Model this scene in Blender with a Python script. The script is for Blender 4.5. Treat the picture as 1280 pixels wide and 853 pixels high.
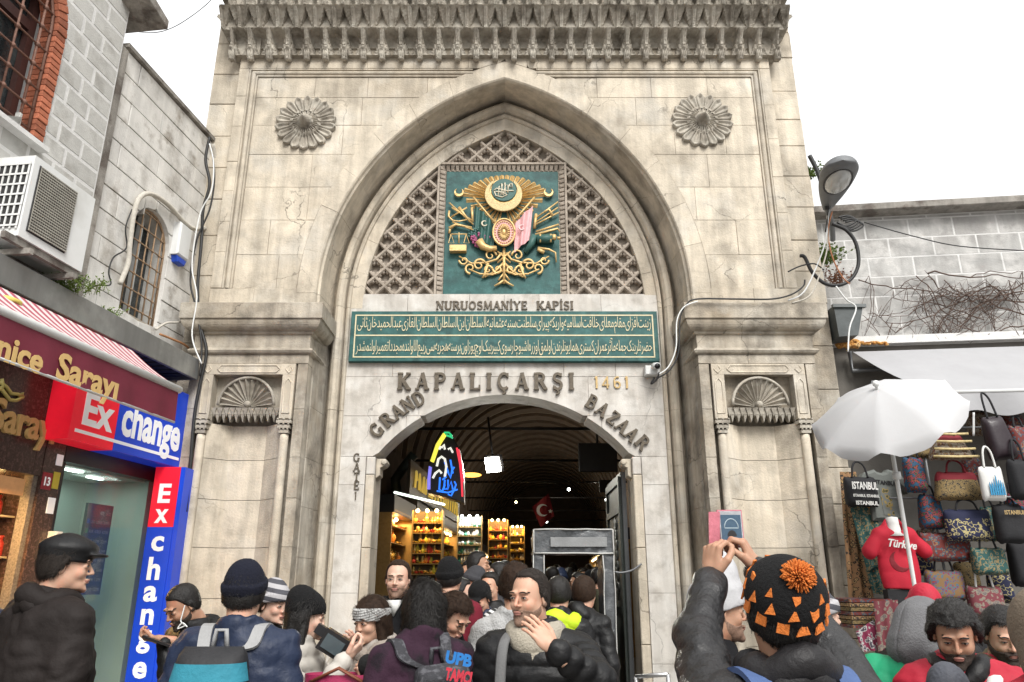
import bpy, math, random
import numpy as np
from mathutils import Vector, Matrix
random.seed(7); rng = np.random.default_rng(7)
for _o in list(bpy.data.objects): bpy.data.objects.remove(_o)
SC = bpy.context.scene; COL = SC.collection
PI = math.pi
# ---------------------------------------------------------------- camera
EYE = 1.65; FPX = 935.0; PITCH = math.radians(18)
cam_data = bpy.data.cameras.new('camera'); cam_data.sensor_width = 36; cam_data.lens = 36*FPX/1280
cam_data.clip_start = 0.05; cam_data.clip_end = 800
cam = bpy.data.objects.new('camera', cam_data); COL.objects.link(cam)
cam.location = (0, 0, EYE); cam.rotation_euler = (PI/2+PITCH, 0, 0); SC.camera = cam
# ---------------------------------------------------------------- sky and sun (bright overcast)
SUN_EL, SUN_AZ = math.radians(43), math.radians(163)      # from behind the photographer
world = bpy.data.worlds.new('World'); SC.world = world; world.use_nodes = True
wn = world.node_tree; bg = wn.nodes['Background']
sk = wn.nodes.new('ShaderNodeTexSky'); sk.sky_type = 'NISHITA'; sk.sun_disc = False
sk.sun_elevation = SUN_EL; sk.sun_rotation = SUN_AZ; sk.dust_density = 4; sk.air_density = 1.0
hs = wn.nodes.new('ShaderNodeHueSaturation'); hs.inputs['Saturation'].default_value = 0.04
wn.links.new(sk.outputs[0], hs.inputs['Color'])
mx = wn.nodes.new('ShaderNodeMixRGB'); mx.inputs[0].default_value = 0.72      # cloud deck hides most of the blue sky
mx.inputs[2].default_value = (6.6, 6.65, 6.7, 1)
wn.links.new(hs.outputs[0], mx.inputs[1])
tcw = wn.nodes.new('ShaderNodeTexCoord'); sxyz = wn.nodes.new('ShaderNodeSeparateXYZ'); wn.links.new(tcw.outputs['Generated'], sxyz.inputs[0])
gr = wn.nodes.new('ShaderNodeMapRange'); gr.inputs[1].default_value = 0; gr.inputs[2].default_value = 1; gr.inputs[3].default_value = .5; gr.inputs[4].default_value = 1.35
wn.links.new(sxyz.outputs[2], gr.inputs[0])      # an overcast sky is brighter overhead than at the horizon
vs = wn.nodes.new('ShaderNodeVectorMath'); vs.operation = 'SCALE'; wn.links.new(mx.outputs[0], vs.inputs[0]); wn.links.new(gr.outputs[0], vs.inputs['Scale'])
wn.links.new(vs.outputs[0], bg.inputs[0]); bg.inputs[1].default_value = 0.12
sd = bpy.data.lights.new('sun', 'SUN'); sd.energy = 1.5; sd.angle = math.radians(24); sd.color = (1, .965, .91)
sun = bpy.data.objects.new('sun', sd); COL.objects.link(sun)
sun.rotation_euler = Vector((-math.sin(SUN_AZ)*math.cos(SUN_EL), -math.cos(SUN_AZ)*math.cos(SUN_EL), -math.sin(SUN_EL))).to_track_quat('-Z', 'Y').to_euler()
SC.view_settings.view_transform = 'Standard'; SC.view_settings.look = 'None'
SC.view_settings.exposure = 1.08; SC.view_settings.gamma = 1
try: SC.cycles.use_denoising = True; SC.cycles.max_bounces = 6; SC.cycles.transparent_max_bounces = 8
except Exception: pass
# ---------------------------------------------------------------- helpers
CT, ST = math.cos(PITCH), math.sin(PITCH)
def W(px, py, Y):
    "point of the place seen at photograph position px, py, at distance Y in front of the camera"
    u = (px-640)/FPX; v = (426.5-py)/FPX; k = Y/(CT-v*ST)
    return Vector((u*k, Y, EYE+k*(ST+v*CT)))
def onplane(px, py, n, p0):
    u = (px-640)/FPX; v = (426.5-py)/FPX
    d = Vector((u, CT-v*ST, ST+v*CT)); o = Vector((0, 0, EYE))
    t = (Vector(p0)-o).dot(Vector(n))/d.dot(Vector(n)); return o+d*t
ORG = {}
def org(p): return ORG.get(p.name, Vector((0, 0, 0))) if p else Vector((0, 0, 0))
def set_mesh(me, V, F, mats, mi=None, smooth=False):
    V = np.asarray(V, dtype=np.float64).reshape(-1, 3)
    me.from_pydata(V.tolist(), [], F) if not isinstance(F, np.ndarray) else me.from_pydata(V.tolist(), [], F.tolist())
    for m in (mats if isinstance(mats, (list, tuple)) else [mats]): me.materials.append(m)
    if mi is not None and len(mi) == len(me.polygons): me.polygons.foreach_set('material_index', np.asarray(mi, dtype=np.int32))
    if smooth is True: me.polygons.foreach_set('use_smooth', np.ones(len(me.polygons), dtype=bool))
    elif smooth: me.polygons.foreach_set('use_smooth', np.asarray(smooth, dtype=bool))
    me.update()
def obj(name, V, F, mats, parent=None, smooth=False, mi=None, base=False):
    V = np.asarray(V, dtype=np.float64).reshape(-1, 3)
    lo, hi = V.min(0), V.max(0); o = (lo+hi)/2
    if parent is None or base: o[2] = lo[2]
    me = bpy.data.meshes.new(name); set_mesh(me, V-o, F, mats, mi, smooth)
    ob = bpy.data.objects.new(name, me); COL.objects.link(ob)
    ob.location = Vector(o)-org(parent)
    if parent: ob.parent = parent
    ORG[ob.name] = Vector(o); return ob
def piece(name, me, loc, parent, rot=(0, 0, 0), scale=(1, 1, 1)):
    ob = bpy.data.objects.new(name, me); COL.objects.link(ob)
    ob.location = Vector(loc)-org(parent); ob.rotation_euler = rot; ob.scale = scale
    if parent: ob.parent = parent
    ORG[ob.name] = Vector(loc); return ob
def tag(o, label=None, cat=None, group=None, kind=None):
    if label: o['label'] = label
    if cat: o['category'] = cat
    if group: o['group'] = group
    if kind: o['kind'] = kind
    return o
def empty(name, loc, label=None, cat=None, group=None, kind=None):
    o = bpy.data.objects.new(name, None); COL.objects.link(o); o.location = loc; o.empty_display_size = .1
    ORG[o.name] = Vector(loc); return tag(o, label, cat, group, kind)
class MB:
    "collects shapes into one mesh"
    def __init__(s): s.V = []; s.F = []; s.I = []; s.S = []; s.m = 0; s.sm = False
    def add(s, V, F):
        b = len(s.V); s.V.extend([tuple(v) for v in V])
        for f in F: s.F.append([i+b for i in f]); s.I.append(s.m); s.S.append(s.sm)
        return s
    def box(s, x0, x1, y0, y1, z0, z1):
        V = [(x, y, z) for x in (x0, x1) for y in (y0, y1) for z in (z0, z1)]
        return s.add(V, [(0, 1, 3, 2), (4, 6, 7, 5), (0, 4, 5, 1), (2, 3, 7, 6), (0, 2, 6, 4), (1, 5, 7, 3)])
    def obox(s, c, X, Y, Z):
        "box from centre and three half-axis vectors"
        c = Vector(c); X = Vector(X); Y = Vector(Y); Z = Vector(Z)
        V = [c+a*X+b*Y+d*Z for a in (-1, 1) for b in (-1, 1) for d in (-1, 1)]
        return s.add(V, [(0, 1, 3, 2), (4, 6, 7, 5), (0, 4, 5, 1), (2, 3, 7, 6), (0, 2, 6, 4), (1, 5, 7, 3)])
    def tube(s, P, r, n=8, cap=True, flat=1.0):
        P = [Vector(p) for p in P]; R = r if isinstance(r, (list, tuple)) else [r]*len(P)
        up = None; V = []; F = []; sm = s.sm; s.sm = True
        for i, p in enumerate(P):
            d = (P[min(i+1, len(P)-1)]-P[max(i-1, 0)])
            if d.length < 1e-9: d = Vector((0, 0, 1))
            d.normalize()
            if up is None:
                up = Vector((0, 0, 1)) if abs(d.z) < .9 else Vector((0, 1, 0))
            a = d.cross(up)
            if a.length < 1e-6: a = d.cross(Vector((1, 0, 0)))
            a.normalize(); b = a.cross(d).normalized(); up = b
            for k in range(n):
                t = 2*PI*k/n; V.append(p+a*math.cos(t)*R[i]+b*math.sin(t)*R[i]*flat)
        for i in range(len(P)-1):
            for k in range(n):
                k2 = (k+1) % n; F.append((i*n+k, i*n+k2, (i+1)*n+k2, (i+1)*n+k))
        if cap: F.append(tuple(range(n))[::-1]); F.append(tuple((len(P)-1)*n+k for k in range(n)))
        s.add(V, F); s.sm = sm; return s
    def lathe(s, c, prof, n=16, axis='z'):
        "prof: (radius, height)"
        V = []; F = []; c = Vector(c); sm = s.sm; s.sm = True
        for r, h in prof:
            for k in range(n):
                t = 2*PI*k/n; a, b = r*math.cos(t), r*math.sin(t)
                V.append(c+(Vector((a, b, h)) if axis == 'z' else Vector((a, -h, b)) if axis == 'y' else Vector((h, a, b))))
        for i in range(len(prof)-1):
            for k in range(n):
                k2 = (k+1) % n; F.append((i*n+k, i*n+k2, (i+1)*n+k2, (i+1)*n+k))
        F.append(tuple(range(n))[::-1]); F.append(tuple((len(prof)-1)*n+k for k in range(n)))
        s.add(V, F); s.sm = sm; return s
    def ball(s, c, r, n=10, m=7):
        c = Vector(c); r = r if isinstance(r, (tuple, list, Vector)) else (r, r, r)
        V = [c+Vector((0, 0, -r[2]))]; F = []; sm = s.sm; s.sm = True
        for j in range(1, m):
            a = -PI/2+PI*j/m
            for k in range(n):
                t = 2*PI*k/n; V.append(c+Vector((r[0]*math.cos(a)*math.cos(t), r[1]*math.cos(a)*math.sin(t), r[2]*math.sin(a))))
        V.append(c+Vector((0, 0, r[2]))); L = len(V)-1
        for k in range(n): F.append((0, 1+(k+1) % n, 1+k)); F.append((L, 1+(m-2)*n+k, 1+(m-2)*n+(k+1) % n))
        for j in range(m-2):
            for k in range(n):
                k2 = (k+1) % n; F.append((1+j*n+k, 1+j*n+k2, 1+(j+1)*n+k2, 1+(j+1)*n+k))
        s.add(V, F); s.sm = sm; return s
    def prism(s, poly, y0, y1, bev=0.0):
        "polygon in x,z pushed from y0 (front) to y1, front edge chamfered"
        n = len(poly)
        if area(poly) < 0: poly = poly[::-1]
        pi_ = inset(poly, bev) if bev else poly
        V = [(x, y0, z) for x, z in pi_]+([(x, y0+bev, z) for x, z in poly] if bev else [])+[(x, y1, z) for x, z in poly]
        F = [tuple(range(n))]; L = len(V)//n
        for j in range(L-1):
            for k in range(n):
                k2 = (k+1) % n; F.append((j*n+k2, j*n+k, (j+1)*n+k, (j+1)*n+k2))
        F.append(tuple((L-1)*n+k for k in range(n))[::-1]); return s.add(V, F)
    def grid(s, fn, nu, nv, closed_u=False):
        V = [fn(i/(nu), j/(nv)) for i in range(nu+(0 if closed_u else 1)) for j in range(nv+1)]
        m = nu if closed_u else nu+1; F = []
        for i in range(nu):
            i2 = (i+1) % m
            for j in range(nv): F.append((i*(nv+1)+j, i2*(nv+1)+j, i2*(nv+1)+j+1, i*(nv+1)+j+1))
        sm = s.sm; s.sm = True; s.add(V, F); s.sm = sm; return s
    def xf(s, M):
        s.V = [tuple(M @ Vector(v)) for v in s.V]; return s
    def build(s, name, mats, parent=None, base=False):
        return obj(name, s.V, s.F, mats, parent, s.S, s.I, base)
    def mesh(s, name, mats):
        me = bpy.data.meshes.new(name); set_mesh(me, s.V, s.F, mats, s.I, s.S); return me
def area(p): return .5*sum(p[i][0]*p[(i+1) % len(p)][1]-p[(i+1) % len(p)][0]*p[i][1] for i in range(len(p)))
def inset(p, d):
    n = len(p); out = []
    if area(p) < 0: p = p[::-1]
    for i in range(n):
        a, b, c = p[i-1], p[i], p[(i+1) % n]
        e1 = (b[0]-a[0], b[1]-a[1]); e2 = (c[0]-b[0], c[1]-b[1])
        l1 = math.hypot(*e1) or 1e-9; l2 = math.hypot(*e2) or 1e-9
        n1 = (-e1[1]/l1, e1[0]/l1); n2 = (-e2[1]/l2, e2[0]/l2)
        q = 1+n1[0]*n2[0]+n1[1]*n2[1]; q = max(q, .35)
        out.append((b[0]+d*(n1[0]+n2[0])/q, b[1]+d*(n1[1]+n2[1])/q))
    return out
# ---------------------------------------------------------------- materials
MATS = {}
def mat(name, col, rough=.75, var=.12, scale=8, bump=.15, bscale=60, metal=0, rnd=.0, spec=.4, emit=None, es=0, trans=0, alpha=1, streak=0, col2=None, c2scale=2.2, c2lo=.5, c2hi=.62, c2det=5, sheen=0, coat=0, coords='pos', stretch=(1, 1, 1), crack=0):
    if name in MATS: return MATS[name]
    m = bpy.data.materials.new(name); m.use_nodes = True; nt = m.node_tree; N = nt.nodes; L = nt.links
    b = N['Principled BSDF']; b.inputs['Roughness'].default_value = rough; b.inputs['Metallic'].default_value = metal
    b.inputs['Specular IOR Level'].default_value = spec
    if sheen: b.inputs['Sheen Weight'].default_value = sheen
    if coat: b.inputs['Coat Weight'].default_value = coat
    if trans: b.inputs['Transmission Weight'].default_value = trans
    if alpha < 1: b.inputs['Alpha'].default_value = alpha
    if coords == 'pos': co = N.new('ShaderNodeNewGeometry').outputs['Position']
    else: co = N.new('ShaderNodeTexCoord').outputs['Object']
    if stretch != (1, 1, 1):
        mp = N.new('ShaderNodeMapping'); mp.inputs['Scale'].default_value = stretch; L.new(co, mp.inputs['Vector']); co = mp.outputs[0]
    def noise(sc, det=5, vec=co, rg=.6):
        n = N.new('ShaderNodeTexNoise'); n.inputs['Scale'].default_value = sc; n.inputs['Detail'].default_value = det; n.inputs['Roughness'].default_value = rg
        L.new(vec, n.inputs['Vector']); return n.outputs['Fac']
    def maprange(x, a, bb, c, d):
        r = N.new('ShaderNodeMapRange'); r.inputs[1].default_value = a; r.inputs[2].default_value = bb; r.inputs[3].default_value = c; r.inputs[4].default_value = d
        L.new(x, r.inputs[0]); return r.outputs[0]
    def mul(x, y):
        r = N.new('ShaderNodeMath'); r.operation = 'MULTIPLY'; L.new(x, r.inputs[0])
        if isinstance(y, float): r.inputs[1].default_value = y
        else: L.new(y, r.inputs[1])
        return r.outputs[0]
    cur = None
    rgb = N.new('ShaderNodeRGB'); rgb.outputs[0].default_value = (*col, 1); cur = rgb.outputs[0]
    if col2:
        c2s = col2 if isinstance(col2[0], (tuple, list)) else [col2]
        for q, c2 in enumerate(c2s):
            vec = co
            if q:
                mp = N.new('ShaderNodeMapping'); mp.inputs['Location'].default_value = (7.3*q, 3.1*q, 5.7*q); L.new(co, mp.inputs['Vector']); vec = mp.outputs[0]
            x = N.new('ShaderNodeMixRGB'); L.new(maprange(noise(c2scale*(1+.9*q), c2det, vec, .6), c2lo, c2hi, 0, 1), x.inputs[0])
            L.new(cur, x.inputs[1]); x.inputs[2].default_value = (*c2, 1); cur = x.outputs[0]
    f = maprange(noise(scale, 6), .3, .7, 1-var, 1+var)
    if rnd:
        oi = N.new('ShaderNodeObjectInfo'); f = mul(f, maprange(oi.outputs['Random'], 0, 1, 1-rnd, 1+rnd))
    if streak:
        mp = N.new('ShaderNodeMapping'); mp.inputs['Scale'].default_value = (5, 5, .45); L.new(co, mp.inputs['Vector'])
        f = mul(f, maprange(noise(1.6, 5, mp.outputs[0]), .38, .62, 1-streak, 1.04))
    if crack:      # hairline cracks that wander through the stone, only here and there
        nv = N.new('ShaderNodeTexNoise'); nv.inputs['Scale'].default_value = 3.5; nv.inputs['Detail'].default_value = 6; L.new(co, nv.inputs['Vector'])
        av = N.new('ShaderNodeVectorMath'); av.operation = 'MULTIPLY_ADD'; av.inputs[1].default_value = (.35, .35, .35); L.new(nv.outputs['Color'], av.inputs[0]); L.new(co, av.inputs[2])
        vo = N.new('ShaderNodeTexVoronoi'); vo.feature = 'DISTANCE_TO_EDGE'; vo.inputs['Scale'].default_value = .9; L.new(av.outputs[0], vo.inputs['Vector'])
        ln_ = maprange(vo.outputs['Distance'], .0015, .006, 1, 0); mk = maprange(noise(.8, 3), .5, .58, 0, 1); pr = mul(ln_, mk)
        f = mul(f, maprange(pr, 0, 1, 1, 1-crack))
    vm = N.new('ShaderNodeVectorMath'); vm.operation = 'SCALE'; L.new(cur, vm.inputs[0]); L.new(f, vm.inputs['Scale'])
    L.new(vm.outputs[0], b.inputs['Base Color'])
    if bump:
        bp = N.new('ShaderNodeBump'); bp.inputs['Strength'].default_value = bump; bp.inputs['Distance'].default_value = .02
        L.new(noise(bscale, 6), bp.inputs['Height']); L.new(bp.outputs[0], b.inputs['Normal'])
    if emit: b.inputs['Emission Color'].default_value = (*emit, 1); b.inputs['Emission Strength'].default_value = es
    MATS[name] = m; return m
LIME = mat('limestone', (.575, .51, .41), .88, .13, 5, .4, 45, rnd=.07, streak=.2, crack=.55, col2=[(.38, .325, .25), (.57, .54, .48), (.29, .255, .205)], c2scale=.9, c2lo=.5, c2hi=.78, c2det=7)
LIMED = mat('weathered_limestone', (.45, .40, .325), .9, .16, 5, .45, 45, rnd=.08, streak=.26, crack=.5, col2=[(.32, .265, .195), (.50, .465, .40), (.21, .185, .15)], c2scale=1.1, c2lo=.47, c2hi=.7, c2det=7)
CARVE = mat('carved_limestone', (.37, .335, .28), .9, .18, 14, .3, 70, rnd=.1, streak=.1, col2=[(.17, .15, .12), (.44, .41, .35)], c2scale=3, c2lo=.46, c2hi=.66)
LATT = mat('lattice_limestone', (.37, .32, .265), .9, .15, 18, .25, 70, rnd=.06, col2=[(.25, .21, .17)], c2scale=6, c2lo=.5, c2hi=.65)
MARBLE = mat('greyish_marble', (.55, .52, .475), .7, .07, 5, .2, 60, rnd=.03, streak=.12, crack=.4, col2=[(.45, .42, .375), (.64, .625, .59), (.37, .34, .30)], c2scale=1.6, c2lo=.5, c2hi=.72, c2det=6)
MORTAR = mat('lime_mortar', (.34, .30, .245), .95, .2, 20, .4, 90)
PALEM = mat('pale_mortar', (.62, .615, .60), .9, .1, 10, .3, 60)
# ================================================================ THE GATE
XC = -.1
gate = empty('gateway', (XC, 8.6, 0), 'tall weathered limestone gateway with a deep pointed arch over the bazaar entrance', 'gateway')
wall = MB()
CZ = 5.03; ZTOP = 9.75
# core masses behind the cut stones
for s in (-1, 1):
    wall.box(*sorted((XC+s*2.62, XC+s*3.96)), 8.76, 10.6, 0, ZTOP)
wall.box(XC-2.2, XC+2.2, 8.76, 10.4, 8.55, ZTOP)
wallo = wall.build('wall_core', MORTAR, gate)
def hs_(s, h): return XC+s*h
def stone(name, poly, y0, y1, m, parent, gap=.0012, bev=.003, jit=.003):
    p = inset(poly, gap)
    if abs(area(p)) < .002: return
    y = y0+random.uniform(-jit, jit)
    return MB().prism(p, y, y1, bev).build(name, m, parent)
# --- arch rings
def archpt(h, ap, a):
    H = ap-CZ; R = (h*h+H*H)/(2*h)
    if R < H: R = H+1e-6
    ph = math.asin(min(1, H/R))*a
    return R*math.cos(ph)-(R-h), CZ+R*math.sin(ph)
def apz(py, Y): return W(628, py, Y).z
def ring(prof, s, joints, name, m, parent, nz=7, z0=0, back=9.55):
    "prof (h, Y, apex); joints: list of t, t<0 metres below springing, 0..1 along the arch"
    for t0, t1 in zip(joints[:-1], joints[1:]):
        g = .0018; V = []; n = len(prof)+2
        st = nz if t0 >= 0 else 1
        for q in range(st+1):
            t = t0+(t1-t0)*q/st
            if q == 0: t += g if t0 < 0 else g/4.2
            if q == st and t1 < 1: t -= g if t0 < 0 else g/4.2
            dy = 0
            row = []
            for (h, Y, ap) in prof+[(prof[-1][0]+.001, back, prof[-1][2]), (prof[0][0], back, prof[0][2])]:
                x, z = (h, CZ+t) if t < 0 else archpt(h, ap, t)
                row.append((XC+s*max(x, 0), Y+dy, z))
            V += row
        F = []
        for q in range(st):
            for k in range(n):
                k2 = (k+1) % n; f = (q*n+k, q*n+k2, (q+1)*n+k2, (q+1)*n+k)
                F.append(f if s < 0 else f[::-1])
        F.append(tuple(range(n)) if s > 0 else tuple(range(n))[::-1]); e = tuple(st*n+k for k in range(n)); F.append(e if s < 0 else e[::-1])
        dy = random.uniform(-.003, .003)
        V = [(x, y+dy, z) for x, y, z in V]
        sm = [len(prof) > 6 and 0]*len(F)
        obj(name, V, F, m, parent, smooth=False)
aA, aB = 8.41, 8.16
r1 = [(2.53, 8.50, aA), (2.31, 8.50, aB), (2.295, 8.515, aB-.02), (2.285, 8.555, aB-.035), (2.262, 8.575, apz(103, 8.57)), (2.225, 8.99, apz(123.5, 8.99)), (2.215, 9.13, apz(124.5, 9.05))]
def rollprof(h0, h1, Y, b, p0, p1, n=7):
    out = []
    for i in range(n):
        t = PI*i/(n-1); f = (1-math.cos(t))/2
        out.append((h0+(h1-h0)*f, Y-b*math.sin(t), p0+(p1-p0)*f))
    return out
r2 = [(2.23, 9.14, apz(124.5, 9.05))]+rollprof(2.185, 2.05, 9.07, .13, apz(127, 9.0), apz(140, 9.0))+[(2.042, 9.10, apz(141, 9.04))]+rollprof(2.035, 1.975, 9.06, .055, apz(142, 9.03), apz(148, 9.03), 5)
r3 = [(1.98, 9.048, apz(148, 9.04)), (1.834, 9.05, apz(162.5, 9.05)), (1.828, 9.056, apz(163, 9.06))]
core = MB()   # dark joint backing just behind the rings
def ringcore(prof, s, off):
    rows = []
    for t in [-CZ]+[i/24 for i in range(25)]:
        rows.append([(XC+s*max(0, h+.007 if t < 0 else archpt(h+.007, ap+.008, t)[0]), Y+off, CZ+t if t < 0 else archpt(h+.007, ap+.008, t)[1]) for h, Y, ap in prof])
    n = len(prof); V = [p for r in rows for p in r]; F = [(q*n+k, q*n+k+1, (q+1)*n+k+1, (q+1)*n+k) for q in range(len(rows)-1) for k in range(n-1)]
    core.add(V, F)
for s in (-1, 1):
    js = [-.23, 0, .13, .27, .40, .54, .68, .82, 1] if s < 0 else [-.23, 0, .15, .28, .43, .56, .70, .85, 1]
    ring(r1, s, js, 'voussoir', LIME, gate)
    r1b = [(2.33, 8.50, aB)]+r1[1:]
    low = [-5.03, -4.3, -3.75, -3.1, -2.55, -2.0, -1.4, -.8, -.23]
    ring(r1b, s, low, 'jamb_stone', LIMED, gate)
    ring(r2, s, [-5.03, -4.2, -3.4, -2.7, -2.03, -1.35, -.7, 0, .12, .25, .37, .5, .62, .75, .88, 1], 'roll_moulding', LIME, gate)
    ring(r3, s, [0, .14, .27, .42, .56, .7, .85, 1], 'inner_voussoir', LIME, gate)
    ringcore(r1, s, .014); ringcore(r2, s, .014); ringcore(r3, s, .012)
core.build('joint_mortar', MORTAR, gate)
# --- spandrels, clipped against the outer arch line
HA = aA-CZ; RA = (2.53**2+HA*HA)/(2*2.53)
def hA(z):
    if z <= CZ: return 2.542
    if z >= aA: return -1
    return math.sqrt(max(0, RA*RA-(z-CZ)**2))-(RA-2.53)+.012
def cell(h0, h1, z0, z1, Y, s, m, name='stone_block', back=8.75, fn=hA, gap=.0016, parent=None):
    n = 7; zs = [z0+(z1-z0)*i/n for i in range(n+1)]
    if fn is None: poly = [(h0, z0), (h1, z0), (h1, z1), (h0, z1)]
    else:
        lo = [max(h0, fn(z)) for z in zs]
        if min(lo) >= h1-.012: return
        if max(lo) <= h0+1e-6: poly = [(h0, z0), (h1, z0), (h1, z1), (h0, z1)]
        else:
            z0b = z0
            if lo[0] >= h1:   # the line cuts the lower edge: find where the stone begins
                a, b = z0, z1
                for _ in range(30):
                    c = (a+b)/2
                    if fn(c) >= h1-.01: a = c
                    else: b = c
                z0b = b
            zs = [z0b+(z1-z0b)*i/n for i in range(n+1)]
            poly = [(h1, z0b), (h1, z1)]+[(max(h0, fn(z)), z) for z in zs[::-1]]
    poly = [(XC+s*h, z) for h, z in poly]
    return stone(name, poly, Y, back, m, parent or gate, gap)
zc = [5.095, 5.55, 6.03, 6.5, 6.98, 7.42, 7.85, 8.165]
for s in (-1, 1):
    for i in range(len(zc)-1):                     # panel field, recessed
        h = 3.33; k = 0; off = random.uniform(.3, .9)
        while h > 0.02:
            w = off if k == 0 else random.uniform(.55, .95); k += 1
            h0 = max(0, h-w)
            if h0 < .2: h0 = 0
            cell(h0, h, zc[i], zc[i+1], 8.527, s, LIME); h = h0
    # border strips
    zz = 5.095
    while zz < 8.29:
        z1 = min(8.295, zz+random.uniform(.42, .6));
        if z1 > 8.1: z1 = 8.295
        cell(3.455, 3.592, zz, z1, 8.50, s, LIME, fn=None); zz = z1
    h = 3.592
    while h > 0.01:
        h0 = max(0, h-random.uniform(.6, 1.0));
        if h0 < .25: h0 = 0
        cell(h0, h, 8.298, 8.64, 8.50, s, LIME); h = h0
    for a, b in ((2.53, 3.05), (3.05, 3.592)): cell(a, b, 4.78, 5.09, 8.50, s, LIME, fn=None)
    # frame moulding: bead between fillets, along the side and the top
    def bead(path, side):
        prof = [(0, 8.515), (.012, 8.50), (.03, 8.50), (.04, 8.52)]+[(.045+.055*(1-math.cos(t))/2, 8.52-.03*math.sin(t)) for t in [PI*i/6 for i in range(7)]]+[(.105, 8.525), (.112, 8.508), (.122, 8.508), (.125, 8.53)]
        V = []; n = len(prof)
        for a, b in path:
            for d, y in prof: V.append((XC+s*(a-(d if side != 'top' else d*b)), y, 0))
        return prof
    prof = [(0, 8.53), (.004, 8.498), (.022, 8.498), (.03, 8.525)]+[(.035+.06*(1-math.cos(t))/2, 8.522-.032*math.sin(t)) for t in [PI*i/6 for i in range(7)]]+[(.1, 8.525), (.104, 8.508), (.12, 8.508), (.124, 8.535)]
    V = []; n = len(prof)
    hend = hA(8.24)-.04
    for d, y in prof: V.append((XC+s*(3.455-d), y, 5.095))
    for d, y in prof: V.append((XC+s*(3.455-d), y, 8.295-d))
    for d, y in prof: V.append((XC+s*hend, y, 8.295-d))
    F = [(j*n+k, j*n+k+1, (j+1)*n+k+1, (j+1)*n+k) for j in range(2) for k in range(n-1)]
    if s > 0: F = [f[::-1] for f in F]
    obj('panel_moulding', V, F, LIME, gate)
    # corner strip of quoins, set back
    zz = 0
    while zz < ZTOP:
        z1 = zz+random.uniform(.4, .56); w = random.choice((3.965, 3.975, 3.985))
        MB().prism(inset([(XC+s*3.57, zz), (XC+s*w, zz), (XC+s*w, z1), (XC+s*3.57, z1)], .003), 8.60+random.uniform(-.004, .004), 9.6, .008).build('quoin', LIME if zz > 4.6 else LIMED, gate)
        zz = z1
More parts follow.
